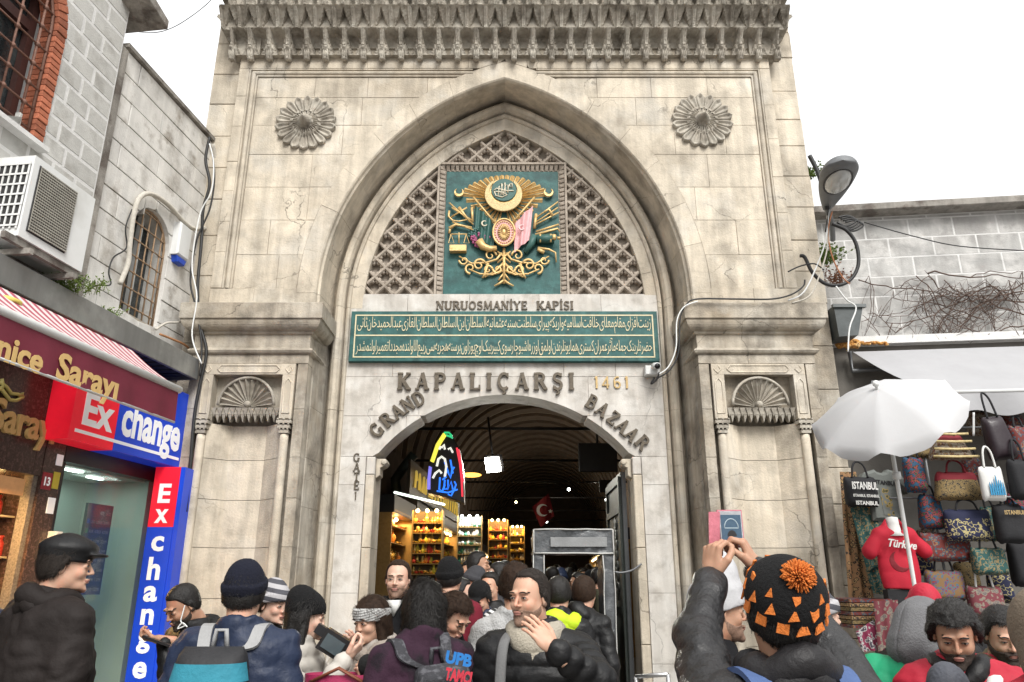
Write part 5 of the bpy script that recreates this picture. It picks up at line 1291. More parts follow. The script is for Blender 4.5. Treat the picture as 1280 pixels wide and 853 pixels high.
# ---- white awning
CANV = mat('white_canvas', (.34, .34, .35), .85, .05, 3, .15, 14)
ra = empty('awning', W(1180, 480, 7.8), 'white fabric awning with a scalloped valance over the souvenir stall', 'awning')
YB = 7.65; A_ = rpx(1066, 440, .1); zb = W(1175, 491, YB).z; xb = W(1176, 491, YB).x
def awf(u, v):
    top = A_+RD*(3.2*u); bot = Vector((xb+3.2*u, YB-.35*u, zb)); p = top*(1-v)+bot*v; p.z -= .06*math.sin(PI*v); return p
mb = MB(); mb.grid(awf, 20, 8); mb.V = mb.V+[]; mb.build('canvas', CANV, ra)
MB().tube([(xb-.02, YB, zb), (xb+3.2, YB-.35, zb)], .022, 8).build('front_bar', PLASTW, ra)
MB().box(xb-.03, xb+.0, YB-.02, YB+.05, zb-.03, zb+.03).build('bar_end', LG, ra)
def valf(u, v):
    L = 3.2*u; d = (.21+.03*math.cos(L*2*PI/.62))*v; return Vector((xb+L, YB-.35*u-.02-.03*math.sin(L*9)*v, zb-.02-d))
mb = MB(); mb.grid(valf, 80, 5); mb.build('valance', CANV, ra)
mb = MB(); mb.tube([A_+Vector((-.04, 0, 0)), A_+Vector((-.04, 0, -.25)), A_+Vector((.6, -.1, -.22))], .03, 6); mb.build('bracket', LG, ra)
mb = MB(); mb.tube([W(1086, 495, 8.3), W(1090, 477, 8.3), W(1130, 478, 8.2)], .014, 6); mb.tube([W(1078, 500, 8.5), W(1080, 485, 8.5), W(1095, 479, 8.5)], .02, 6); mb.build('folding_arm', LG, ra)
cable('tie', [W(1217, 516, 7.6), W(1217, 545, 7.6)], .012, PLASTW, '', parent=ra)
# ---- parasol
um = empty('parasol', W(1148, 760, 7.2), 'white market parasol tilted towards the gate on a thin white pole', 'parasol')
T = W(1097, 486, 6.35); Bt = W(1147, 756, 6.75); axd = (T-Bt).normalized()
UMW = mat('parasol_cloth', (.44, .44, .445), .95, .03, 3, .05, 20)
NR = 8; C0 = T-axd*.36
e1 = axd.cross(Vector((0, 1, 0))).normalized(); e2 = axd.cross(e1).normalized()
# the cloth leans back so that its outer side shows
axu = Vector((-.42, -.50, .78)).normalized()
e1 = axu.cross(Vector((0, 1, 0))).normalized(); e2 = axu.cross(e1).normalized(); UH = .29; C0 = T-axu*UH; RU = .68
def umf(u, v):
    t = u*2*PI; k = (u*NR) % 1; sag = math.sin(k*PI)
    r = RU*v*(1-.05*sag*v); h = UH*(1-v**1.7)-.02*sag*v; lip = 0
    if v > .9: r = RU*(.9+(v-.9)*.55)*(1-.05*sag); h = UH*(1-.9**1.7)-(v-.9)*1.0*(1-.9*abs(math.cos(k*PI))**6)
    return C0+e1*(r*math.cos(t))+e2*(r*math.sin(t))+axu*h
mb = MB(); mb.grid(umf, 64, 14, True); mb.build('canopy', UMW, um)
mb = MB()
for i in range(NR): mb.tube([umf(i/NR, j/10*.9)-axu*.012 for j in range(1, 11)], .007, 5)
tag(mb.build('ribs', PLASTW, um), kind='stuff') if False else mb.build('rib_frame', PLASTW, um)
MB().tube([T+axu*.05, T-axu*.02, C0-axu*.03, C0-axu*.05+Vector((0, .03, -.05)), Bt, Bt+(Bt-C0).normalized()*1.5], [.012, .02, .018, .018, .018, .018], 8).build('pole', PLASTW, um)
MB().ball(T+axu*.05, .03, 8, 6).build('finial', PLASTW, um)
MB().tube([C0.lerp(Bt, .30), C0.lerp(Bt, .34)], .035, 8).build('collar', PLASTW, um)
# ---- souvenir stall
def pat(name, cols, scale, rough=.8, emit=None):
    m = bpy.data.materials.new(name); m.use_nodes = True; N = m.node_tree.nodes; L = m.node_tree.links
    g_ = N.new('ShaderNodeTexCoord'); v = N.new('ShaderNodeTexVoronoi'); v.inputs['Scale'].default_value = scale; L.new(g_.outputs['Object'], v.inputs['Vector'])
    n = N.new('ShaderNodeTexNoise'); n.inputs['Scale'].default_value = scale*.6; n.inputs['Detail'].default_value = 3; L.new(g_.outputs['Object'], n.inputs['Vector'])
    r = N.new('ShaderNodeValToRGB'); r.color_ramp.interpolation = 'CONSTANT'; el = r.color_ramp.elements
    while len(el) < len(cols): el.new(.5)
    for i, c in enumerate(cols): el[i].position = .30+.42*i/len(cols) if i else 0; el[i].color = (*c, 1)
    a = N.new('ShaderNodeMath'); a.operation = 'MULTIPLY_ADD'; a.inputs[1].default_value = .55; L.new(v.outputs['Distance'], a.inputs[0]); L.new(n.outputs['Fac'], a.inputs[2])
    s2 = N.new('ShaderNodeMath'); s2.operation = 'SUBTRACT'; s2.inputs[1].default_value = .15; L.new(a.outputs[0], s2.inputs[0])
    L.new(s2.outputs[0], r.inputs[0]); b = N['Principled BSDF']; L.new(r.outputs[0], b.inputs['Base Color']); b.inputs['Roughness'].default_value = rough; return m
K = (.012, .011, .013); RDK = (.05, .005, .008); GLD = (.19, .13, .05); TQ = (.018, .075, .07); CRM = (.2, .17, .13); NVY = (.012, .015, .05)
P_BLKGLD = pat('black_gold_brocade', [K, K, (.28, .2, .08), K, GLD], 42); P_REDGLD = pat('red_gold_brocade', [RDK, GLD, RDK, CRM], 40); P_TQ = pat('turquoise_brocade', [TQ, (.04, .14, .14), (.25, .18, .08), TQ], 34)
P_FLOR = pat('bright_floral', [K, (.03, .14, .05), K, (.2, .012, .06), (.2, .05, .02), K, (.012, .06, .12)], 30); P_NVG = pat('navy_gold_scrolls', [NVY, NVY, (.4, .34, .16), NVY], 26); P_KIL = pat('kilim_pattern', [(.12, .02, .02), (.25, .12, .05), (.02, .08, .12), (.13, .02, .015)], 36)
P_CRM = pat('cream_ikat', [CRM, (.12, .1, .1), CRM, (.15, .03, .04)], 24); P_MED = pat('gold_medallions', [(.03, .02, .015), (.4, .27, .12), (.03, .02, .015), (.3, .17, .08)], 26)
P_PAIS = pat('grey_paisley', [(.45, .43, .42), (.06, .05, .07), (.4, .38, .37), (.2, .02, .06)], 24)
BLKCL = mat('black_cloth', (.012, .012, .014), .8, .2, 12, .2, 50); GRYCL = mat('grey_tshirt_cloth', (.13, .14, .13), .85, .1, 8, .15, 60); REDCL = mat('red_cotton', (.42, .012, .03), .8, .08, 6, .1, 50); WHTCL = mat('white_cotton', (.6, .6, .58), .8, .05, 6, .1, 50); DREDCL = mat('dark_red_cloth', (.17, .012, .02), .8, .1, 8, .1)
def bag(px, py, wpx, hpx, Y, m, label, handle=BLKCL, top=None, puff=.09, taper=1.0, ang=0, extra=None, hl=.2, group='handbags and backpacks hanging at the souvenir stall'):
    c = W(px, py, Y); k = Y/(CT-(426.5-py)/FPX*ST)/FPX; w = wpx*k/2*.9; h = hpx*k/2*.92
    e = empty('hanging_bag', (c.x, Y, c.z), label, 'bag', group); R3 = Matrix.Rotation(math.radians(ang), 3, 'Y')
    def f(u, v):
        t = u*2*PI; zz = (v-.5)*2; prof = (1-abs(zz)**6)**.5; ww = w*(1-(1-taper)*(v))
        cu_, su_ = math.cos(t), math.sin(t)
        x = ww*math.copysign(abs(cu_)**.55, cu_)*(.93+.07*prof); y = puff*math.copysign(abs(su_)**.8, su_)*prof*(1.15-.45*v)
        return c+R3 @ Vector((x, y, zz*h+.006*math.sin(9*x*8)))
    mb = MB(); mb.grid(f, 28, 12, True); mb.build('bag_body', m, e)
    if top:
        mb = MB()
        def f2(u, v): 
            p = f(u, .70+.3*v); return c+(p-c)*1.012
        mb.grid(f2, 28, 4, True); mb.build('bag_top', top, e)
    mb = MB(); hw = w*.5*taper
    mb.tube([c+R3 @ Vector(q) for q in smooth_path([(-hw, -puff*.3, h*.92), (-hw*.7, -puff*.2, h+hl*.7), (0, 0, h+hl), (hw*.7, -puff*.2, h+hl*.7), (hw, -puff*.3, h*.92)])], .011, 6); mb.build('handle', handle, e)
    return e, c, w, h
def cloth(px4, Y, m, name, label, cat, wav=.02, nw=5, group=None):
    A4 = [W(x, y, Y) for x, y in px4]
    def f(u, v):
        p = A4[0]*(1-u)*(1-v)+A4[1]*u*(1-v)+A4[2]*u*v+A4[3]*(1-u)*v; p.y += -wav*math.sin(u*PI*nw)*(.4+.6*v); return p
    mb = MB(); mb.grid(f, 24, 10); b = len(mb.V); mb.grid(lambda u, v: f(u, v)+Vector((0, .008, 0)), 24, 10)
    o = mb.build(name, m); tag(o, label, cat, group); return o
YS = 8.35
cloth([(1050, 590), (1070, 590), (1094, 760), (1062, 760)], 8.15, P_MED, 'hanging_textile', 'narrow dark textile with gold medallions hanging against the gate corner', 'textile')
cloth([(1063, 635), (1090, 628), (1113, 700), (1084, 714)], 8.0, P_TQ, 'hanging_scarf', 'upper turquoise brocade scarf left of the red t-shirt', 'scarf')
cloth([(1082, 712), (1100, 705), (1116, 745), (1092, 742)], 8.05, P_TQ, 'hanging_scarf', 'lower turquoise scarf folded under the upper one', 'scarf')
e, c, w, h = bag(1076, 615, 44, 40, 7.9, BLKCL, 'black tote bag printed ISTANBUL below the parasol edge', hl=.16)
put_text('print', 'ISTANBUL', (c.x-w*.8, 7.79, c.z+.02), (1, 0, -.04), (0.04, 0, 1), .075, WHTCL, e, width=w*1.6, bold=.03, depth=.003)
put_text('print', 'ISTANBUL ISTANBUL', (c.x-w*.8, 7.79, c.z-.06), (1, 0, -.04), (.04, 0, 1), .028, WHTCL, e, width=w*1.6, bold=.02, depth=.003)
put_text('print', 'ISTANBUL', (c.x-w*.7, 7.79, c.z-.14), (1, 0, -.04), (.04, 0, 1), .04, WHTCL, e, width=w*1.4, bold=.03, depth=.003)
# grey t-shirt and the red one on a bust
def tshirt(cx, cy, sc_, Y, m, nm, label, body=None, print_=None):
    c = W(cx, cy, Y); k = sc_
    out = [(-.22, -.36), (.22, -.36), (.23, .12), (.34, .02), (.41, .12), (.26, .33), (.10, .38), (.06, .34), (0, .325), (-.06, .34), (-.10, .38), (-.26, .33), (-.41, .12), (-.34, .02), (-.23, .12)]
    mb = MB(); mb.prism([(c.x+x*k, c.z+z*k) for x, z in out], Y-.06, Y+.06, .03); o = mb.build(nm, m); tag(o, label, 't-shirt'); return o, c
o, c = tshirt(1104, 620, .72, 8.0, GRYCL, 't_shirt', 'grey printed t-shirt hanging under the parasol beside the tote bag')
put_text('print', 'ISTANBUL', (c.x-.11, 7.935, c.z+.12), (1, 0, -.1), (.1, 0, 1), .045, BLKCL, o, width=.24, bold=.02, depth=.003)
MB().prism([(c.x-.05, c.z-.2), (c.x+.06, c.z-.22), (c.x+.05, c.z+.08), (c.x-.06, c.z+.09)], 7.936, 7.945).build('print', pat('ochre_print', [(.35, .25, .05), (.05, .05, .02), (.25, .18, .06), (.13, .14, .13)], 22), o)
# RED_SHIRT
# bags
bag(1143, 594, 27, 48, 7.7, P_FLOR, 'black shoulder bag with bright embroidered flowers right of the parasol pole', hl=.15)
e, c, w, h = bag(1186, 560, 62, 34, 7.5, P_REDGLD, 'red and gold tiered handbag under the parasol tip', top=DREDCL, taper=.55, hl=.05)
for q in range(4): MB().tube([c+Vector((-w*(1-.1*q), -.10, -h*.8+q*.075)), c+Vector((0, -.115, -h*.86+q*.075)), c+Vector((w*(1-.1*q), -.10, -h*.8+q*.075))], .013, 6).build('frill', mat('gold_frill', (.5, .4, .2), .5, .3, 40), e)
bag(1196, 608, 66, 38, 7.6, P_BLKGLD, 'black and gold handbag with dark red yoke below the tiered one', top=DREDCL, handle=DREDCL, taper=.8, hl=.12)
bag(1247, 548, 38, 60, 7.4, mat('dark_leather_bag', (.02, .012, .016), .35, .1, 20, .1), 'dark leather sling bag under the awning edge', taper=.75, hl=.25, ang=-8)
e, c, w, h = bag(1240, 605, 32, 46, 7.35, WHTCL, 'white tote bag printed with a blue skyline', handle=WHTCL, puff=.05, hl=.2)
mb = MB(); rr = random.Random(4)
for i in range(7):
    x = c.x-w*.6+i*w*.19; mb.prism([(x, c.z-h*.7), (x+w*.13, c.z-h*.7), (x+w*.13, c.z-h*.1+rr.uniform(-.05, .08)), (x+w*.06, c.z+rr.uniform(0, .1)), (x, c.z-h*.1)], c.y-.065, c.y-.060)
tag(mb.build('print', mat('blue_print', (.03, .22, .4), .7), e), kind='stuff')
bag(1276, 600, 30, 55, 7.3, BLKCL, 'black rucksack at the right edge of the stall upper row', hl=.2)
bag(1163, 640, 34, 46, 7.75, P_FLOR, 'floral embroidered rucksack beside the red t-shirt', taper=.8, hl=.1)
bag(1210, 657, 62, 42, 7.6, P_NVG, 'navy handbag with gold scrolls in the middle of the stall', top=mat('navy_cloth', (.012, .015, .045), .8), hl=.1)
e, c, w, h = bag(1262, 655, 40, 52, 7.4, BLKCL, 'black rucksack lettered ISTANBUL at right of the stall', hl=.06)
put_text('print', 'ISTANBUL', (c.x-w*.7, 7.29, c.z+.08), (1, 0, 0), (0, 0, 1), .04, OLDGOLD, e, width=w*1.4, bold=.02, depth=.003)
bag(1182, 684, 68, 38, 7.75, P_KIL, 'brown kilim shoulder bag below the floral rucksack', hl=.08)
bag(1236, 702, 46, 36, 7.6, P_TQ, 'turquoise brocade handbag below the navy one', hl=.12)
bag(1181, 732, 52, 40, 7.8, pat('blue_red_kilim', [(.02, .07, .15), (.25, .02, .02), (.03, .12, .18), (.18, .10, .04)], 36), 'blue and red kilim bag in the lowest row of the stall', hl=.14)
bag(1232, 752, 48, 40, 7.7, P_CRM, 'cream patterned tote with pale handles in the lowest row', handle=WHTCL, hl=.2)
bag(1276, 560, 24, 60, 7.6, P_KIL, 'dark patterned bag half hidden behind the sling bag at right', hl=.1)
bag(1275, 705, 26, 60, 7.7, BLKCL, 'plain black bag at the far right of the lower rows', hl=.1)
MORE = [(1215, 590, 22, 40, 7.75, P_KIL, 'small kilim pouch between the black and gold bag and the white tote'), (1150, 560, 20, 30, 7.9, P_BLKGLD, 'small gold brocade pouch near the parasol rim'), (1222, 530, 26, 34, 8.0, P_REDGLD, 'red and gold pouch high under the awning'), (1262, 520, 26, 30, 8.0, P_KIL, 'kilim pouch tucked high under the awning at right'),
 (1150, 700, 26, 40, 8.1, P_NVG, 'navy scroll pouch half behind the red t-shirt'), (1208, 720, 30, 36, 8.1, P_BLKGLD, 'black and gold bag behind the kilim ones'), (1250, 735, 30, 40, 8.1, P_NVG, 'navy scroll bag at the lower right of the stall'), (1205, 770, 40, 34, 8.0, P_BLKGLD, 'lowest black and gold bag in the middle of the stall'), (1262, 775, 40, 34, 8.0, P_KIL, 'lowest kilim bag at the right of the stall'),
 (1240, 655, 22, 46, 8.0, P_TQ, 'narrow turquoise pouch behind the navy and black bags'), (1160, 675, 24, 30, 8.0, P_REDGLD, 'red brocade pouch behind the floral rucksack'), (1268, 628, 24, 26, 8.0, P_FLOR, 'small floral pouch between the two black rucksacks')]
for px_, py_, w_, h_, Y_, m_, l_ in MORE: bag(px_, py_, w_, h_, Y_, m_, l_, hl=.1, ang=random.uniform(-8, 8))
# rail that carries them, and folded textiles on a stand
rail = MB()
for z_ in (W(1200, 540, 8.0).z, W(1200, 625, 8.0).z, W(1200, 690, 8.0).z): rail.tube([(3.9, 7.85, z_), (6.4, 7.6, z_)], .012, 6)
rail.tube([(4.35, 7.87, 0), (4.35, 7.87, 3.7)], .015, 6); rail.tube([(6.35, 7.6, 0), (6.35, 7.6, 3.7)], .015, 6)
tag(rail.build('display_rack', LG), 'thin metal rack behind the hanging souvenir bags', 'rack')
for i in range(7):
    c = W(1082, 768, 7.6); z = c.z-.02+i*.038-.08
    mb = MB(); mb.grid(lambda u, v: Vector((c.x-.2+.4*u+random.uniform(-.004, .004), 7.45+.5*v, z+.018*math.sin(PI*u)**.3)), 8, 6); mb.box(c.x-.2, c.x+.2, 7.45, 7.95, z-.018, z+.012)
    o = mb.build('folded_textile', [P_KIL, P_BLKGLD, P_MED][i % 3]); tag(o, ('lowest', 'second', 'third', 'middle', 'fifth', 'sixth', 'topmost')[i]+' folded textile, counted from below, in the pile beside the gate', 'textile', 'pile of folded textiles')
cloth([(1070, 790), (1092, 775), (1106, 812), (1078, 815)], 7.35, P_PAIS, 'draped_scarf', 'grey and red paisley scarf draped under the textile pile', 'scarf')
cloth([(1092, 752), (1122, 750), (1128, 800), (1098, 815)], 7.3, P_CRM, 'draped_scarf', 'cream patterned scarf draped beside the textile pile', 'scarf')
MB().box(3.85, 5.1, 7.42, 8.2, 0, W(1082, 790, 7.5).z+.02).build('stand', BLKCL); tag(bpy.data.objects['stand'], 'low cloth-covered stand under the textile pile', 'table')
# ================================================================ INSIDE THE BAZAAR
IX, IY = .06, 9.62
def IP(x, y, z): return Vector((XC+x+IX*(y-IY), y, z))     # corridor frame: x across, y = distance
MI = Matrix(((1, IX, 0, XC-IX*IY), (0, 1, 0, 0), (0, 0, 1, 0), (0, 0, 0, 1)))
def ib(mb, name, m, parent=None): return mb.xf(MI).build(name, m, parent)
VPL = mat('vault_plaster', (.42, .38, .31), .9, .2, 3, .2, 30, rnd=.15, col2=[(.24, .2, .15)], c2scale=2)
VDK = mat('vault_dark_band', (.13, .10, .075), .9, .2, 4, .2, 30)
HALLF = mat('hall_floor', (.10, .09, .075), .4, .2, 3, .1)
hall = empty('market_hall', (XC+.5, 20, 0), 'long vaulted market hall with banded ribs beyond the gate', 'hall')
HW, HS, HR, HEND = 2.75, 4.3, 2.75, 44
tag(ib(MB().box(-HW, HW, 9.0, HEND, .001, .012), 'floor', HALLF), kind='structure')
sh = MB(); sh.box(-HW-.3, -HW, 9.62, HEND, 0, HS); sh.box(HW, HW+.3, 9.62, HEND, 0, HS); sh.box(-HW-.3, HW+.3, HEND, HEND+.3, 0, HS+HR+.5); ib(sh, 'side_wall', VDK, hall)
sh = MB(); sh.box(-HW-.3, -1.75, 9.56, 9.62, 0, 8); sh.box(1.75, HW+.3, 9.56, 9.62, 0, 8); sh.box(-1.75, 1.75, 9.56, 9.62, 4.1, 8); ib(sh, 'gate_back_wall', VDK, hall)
y = 9.7; i = 0
while y < HEND:
    d = .62 if i % 2 else .5; rr_ = HR+(.0 if i % 2 else .10)
    mb = MB(); n = 18; V = []
    for q in range(n+1):
        t = PI*q/n
        for yy in (y, y+d-.01):
            for r in (rr_, HR+.3): V.append((r*math.cos(t), yy, HS+r*math.sin(t)))
    F = []
    for q in range(n):
        a = q*4; F += [(a, a+2, a+6, a+4), (a+1, a+5, a+7, a+3), (a, a+4, a+5, a+1), (a+2, a+3, a+7, a+6)]
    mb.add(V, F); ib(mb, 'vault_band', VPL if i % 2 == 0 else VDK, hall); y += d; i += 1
for y in (13.5, 17.2, 21, 25, 29.5, 34): ib(MB().tube([(-HW, y, 4.35), (HW, y, 4.35)], .03, 6), 'tie_rod', BLKM, hall)
# brackets and posts along the left
DKG = mat('dark_green_iron', (.03, .045, .04), .5, .2, 12, .1)
for y in (11.2, 14.8): ib(MB().tube([(-2.45, y, 0), (-2.45, y, 3.3)], .06, 8).tube([(-2.45, y, 3.3), (-2.5, y, 3.6), (-2.3, y, 3.9), (-2.15, y, 4.1)], .10, 8), 'drain_column', DKG, hall)
# shop fronts
WARM = (1, .66, .28)
SHW = mat('brass_shelf', (.30, .19, .07), .4, .15, 20, .05, metal=.4); SHB = mat('lit_cream_backing', (.22, .15, .07), .6, .2, 9, 0)
LAMPW = mat('warm_bulb', (1, .85, .5), .5, emit=(1, .72, .35), es=6); LAMPC = mat('cool_bulb', (1, 1, 1), .5, emit=(.95, 1, .95), es=6)
GOODS = [mat('brass_goods', (.62, .42, .12), .25, .2, 20, metal=.6), mat('silver_goods', (.6, .62, .62), .25, .2, 20, metal=.5), mat('red_goods', (.45, .05, .03), .4), mat('white_goods', (.65, .63, .58), .5), mat('blue_goods', (.05, .14, .4), .4), mat('green_goods', (.06, .25, .16), .4), mat('orange_goods', (.7, .25, .04), .4), mat('yellow_goods', (.6, .5, .05), .5)]
vz = MB(); vz.lathe((0, 0, 0), [(.03, 0), (.05, .03), (.055, .07), (.03, .11), (.02, .14), (.03, .16)], 8)
lm = MB(); lm.ball((0, 0, .07), (.06, .06, .07), 8, 6); lm.tube([(0, 0, .13), (0, 0, .2)], .012, 5)
dh = MB(); dh.lathe((0, 0, 0), [(.02, 0), (.075, .04), (.08, .05), (.02, .02)], 10)
GM = [[mm.mesh('ware', g) for g in GOODS] for mm in (vz, lm, dh)]
def shop(y0, y1, pal, light, lab, xf=-2.0, z1=2.75, cat='shop', energy=16, side=-1, dens=.17):
    e = empty('souvenir_shop', IP(xf, (y0+y1)/2, 0), lab, cat)
    s_ = -side
    def bx(n, m, a, b, c, d, f, g): ib(MB().box(min(a, b), max(a, b), c, d, f, g), n, m, e)
    bx('back_panel', SHB if light == 'w' else mat('pale_backing', (.42, .42, .38), .6), side*(abs(xf)+.5), side*(abs(xf)+.55), y0, y1, 0, z1)
    bx('partition', SHW, side*abs(xf), side*(abs(xf)+.5), y0-.04, y0, 0, z1); bx('partition', SHW, side*abs(xf), side*(abs(xf)+.5), y1, y1+.04, 0, z1)
    bx('fascia', BLKM, side*(abs(xf)-.03), side*(abs(xf)+.55), y0-.04, y1+.04, z1, z1+.28); bx('head_rail', SHW, side*(abs(xf)-.035), side*(abs(xf)-.03), y0, y1, z1+.02, z1+.05)
    z = .9
    while z < z1-.15:
        bx('shelf', SHW, side*(abs(xf)+.12), side*(abs(xf)+.5), y0, y1, z, z+.015)
        y = y0+.08
        while y < y1:
            me = random.choice(GM)[random.choice(pal)]; p = IP(side*(abs(xf)+random.uniform(.18, .3)), y, z+.015)
            piece('ware', me, p, e, (0, 0, random.random()*6), (1, 1, random.uniform(.8, 1.3))); y += dens*random.uniform(.8, 1.3)
        z += .28
    bulbs = MB()
    for q in range(max(2, int((y1-y0)/.6))): bulbs.ball((side*(abs(xf)+.12), y0+.25+q*.6, z1-.05), (.035, .035, .035), 10, 7)
    ib(bulbs, 'spot_lamps', LAMPW if light == 'w' else LAMPC, e)
    L = bpy.data.lights.new('shop_lamp', 'AREA'); L.energy = energy; L.color = WARM if light == 'w' else (.95, .97, .9); L.shape = 'RECTANGLE'; L.size = .25; L.size_y = (y1-y0)*.9
    lo = bpy.data.objects.new('shop_lamp', L); COL.objects.link(lo); lo.location = IP(side*(abs(xf)+.1), (y0+y1)/2, z1-.04)-ORG[e.name]; lo.parent = e
    return e
shop(12.3, 14.1, [0, 0, 0, 6, 7, 2], 'w', 'lit brass-ware shop front just inside the gate on the left', xf=-1.98, energy=18)
shop(14.3, 17.0, [1, 3, 1, 5, 4, 3], 'c', 'brightly lit silver and jewellery shop, second along the left of the hall', xf=-1.98, energy=20, z1=2.95)
shop(17.2, 20.5, [0, 6, 7, 0, 2], 'w', 'warm lit shop of orange lamps, third along the left of the hall', xf=-1.98, energy=20, z1=2.9)
shop(20.8, 26, [0, 6, 0, 3], 'w', 'far warm lit shop, fourth along the left of the hall', xf=-1.98, energy=24, z1=2.7, dens=.25)
shop(27, 34, [3, 1, 0, 4], 'w', 'farthest lit shop on the left of the hall', xf=-1.98, energy=40, z1=2.7, dens=.4)
shop(19, 24, [3, 6, 0, 1], 'w', 'dim lit shop on the right side of the hall', xf=-2.1, energy=14, side=1, z1=2.7, dens=.3)
shop(27, 36, [3, 1, 0], 'w', 'far dim shop on the right side of the hall', xf=-2.1, energy=18, side=1, z1=2.7, dens=.5)
# shelf stands that face the gate
def stand(px0_, px1_, pyt, Y, pal, m, lab, rows=8, cols=7):
    a = W(px0_, 700, Y); b = W(px1_, 700, Y); top = W(px0_, pyt, Y).z; e = empty('display_stand', ((a.x+b.x)/2, Y, 0), lab, 'display stand', 'display stands facing the gate')
    mb = MB(); mb.box(a.x, b.x, Y+.25, Y+.28, 0, top); mb.build('back', SHB if m else mat('pale_backing', (.42, .42, .38), .6), e)
    for x in (a.x-.02, b.x): MB().box(x, x+.02, Y-.05, Y+.28, 0, top).build('post', SHW, e)
    for r in range(rows):
        z = 1.0+(top-1.05)*r/rows; MB().box(a.x, b.x, Y, Y+.25, z, z+.012).build('shelf', SHW, e)
        for c in range(cols): piece('ware', random.choice(GM)[random.choice(pal)], (a.x+(b.x-a.x)*(c+.5)/cols, Y+.06+random.random()*.05, z+.012), e, (0, 0, random.random()*6), (.7, .7, random.uniform(.5, 1.0)))
    mb = MB()
    for q in range(3): mb.ball((a.x+(b.x-a.x)*(q+.5)/3, Y-.12, top-.02), (.03, .03, .03), 10, 7)
    mb.build('spot_lamps', LAMPW if m else LAMPC, e)
    L = bpy.data.lights.new('stand_lamp', 'AREA'); L.energy = 7 if m else 6; L.color = WARM if m else (.95, .97, .9); L.shape = 'RECTANGLE'; L.size = b.x-a.x; L.size_y = .1
    lo = bpy.data.objects.new('stand_lamp', L); COL.objects.link(lo); lo.parent = e; lo.location = Vector(((a.x+b.x)/2, Y-.22, top+.02))-ORG[e.name]; lo.rotation_euler = (math.radians(38), 0, 0)
stand(515, 551, 638, 12.4, [0, 0, 7, 6, 2], 1, 'lit stand of brass and amber wares, leftmost of those facing the gate', 11, 10)
stand(572, 601, 645, 14.8, [1, 3, 1, 3, 5], 0, 'stand of pale silver jewellery left of the orange goods, facing the gate', 11, 8)
stand(611, 634, 650, 17.5, [6, 0, 7, 2], 1, 'lit stand of orange and gold wares, second from the right facing the gate', 10, 7)
stand(638, 655, 658, 21.0, [0, 7, 3], 1, 'small far stand of gold wares, rightmost of those facing the gate', 10, 7)
# fascia boards over the shops with lit lettering
lt = empty('hanging_sign', W(595, 622, 15), 'dark board with yellow lettering above the left shops', 'sign')
a = W(566, 612, 14.5); b = W(606, 632, 19)
ib(MB().box(-1.95, -1.90, 13.2, 20, 3.15, 3.75), 'board', BLKM, lt)
gtm = mat('lit_yellow_letters', (.8, .6, .15), .5, emit=(.9, .62, .12), es=.2)
rr = random.Random(9); mb = MB()
for i in range(16):
    y = 13.6+i*.38; mb.tube([(-1.88, y, 3.3), (-1.88, y+rr.uniform(.02, .12), 3.6), (-1.88, y+.2, rr.choice((3.3, 3.45, 3.6)))], .02, 4)
tag(ib(mb, 'lettering', gtm, lt), kind='stuff')
# flood lamp and dim glow lamp
fl = empty('flood_lamp', W(615, 580, 13), 'square white flood lamp glaring under the vault', 'lamp')
p = W(616, 581, 13); mb = MB(); mb.obox(p, (.12, 0, .01), (0, .02, -.03), (-.02, .04, .10)); mb.build('lens', mat('flood_lens', (1, 1, .95), .5, emit=(1, .98, .85), es=22), fl)
mb = MB(); mb.obox(p+Vector((.03, .07, .03)), (.14, 0, .01), (0, .04, -.03), (-.02, .04, .12)); mb.build('housing', BLKM, fl)
MB().tube([p+Vector((0, .1, .1)), p+Vector((-.1, .3, .9))], .02, 6).build('bracket', BLKM, fl)
L = bpy.data.lights.new('flood_light', 'SPOT'); L.energy = 110; L.spot_size = math.radians(165); L.spot_blend = .6; L.shadow_soft_size = .1; L.color = (1, .97, .86)
lo = bpy.data.objects.new('flood_light', L); COL.objects.link(lo); lo.parent = fl; lo.location = p+Vector((0, -.06, -.05))-ORG[fl.name]; lo.rotation_euler = (math.radians(-75), 0, 0)
gl = MB().ball(W(589, 594, 16), (.22, .1, .05), 12, 8).build('wall_lamp', mat('amber_lamp', (.9, .5, .12), .5, emit=(.9, .45, .08), es=1.6)); tag(gl, 'dim amber lamp on the hall wall left of the flood lamp', 'lamp')
for k, (px, py, Y, r) in enumerate(((711, 612, 24, .05), (758, 625, 22, .04), (645, 628, 26, .04), (683, 652, 30, .06))):
    o = MB().ball(W(px, py, Y), r, 8, 6).build('hall_lamp', LAMPC if k != 2 else LAMPW); tag(o, ('small white lamp deep in the hall right of the red flag', 'small lamp deep in the hall under the hanging screen', 'tiny warm lamp deep in the hall left of the red flag', 'white lamp at the far end of the hall below the red flag')[k], 'lamp')
    pl_ = bpy.data.lights.new('hall_light', 'POINT'); pl_.energy = (14, 14, 13, 20)[k]; pl_.color = (1, .90, .74); pl_.shadow_soft_size = .12; po_ = bpy.data.objects.new('hall_light', pl_); COL.objects.link(po_); po_.parent = o; po_.location = W(px, py, Y)+Vector((0, -r-.15, .1))-ORG[o.name]
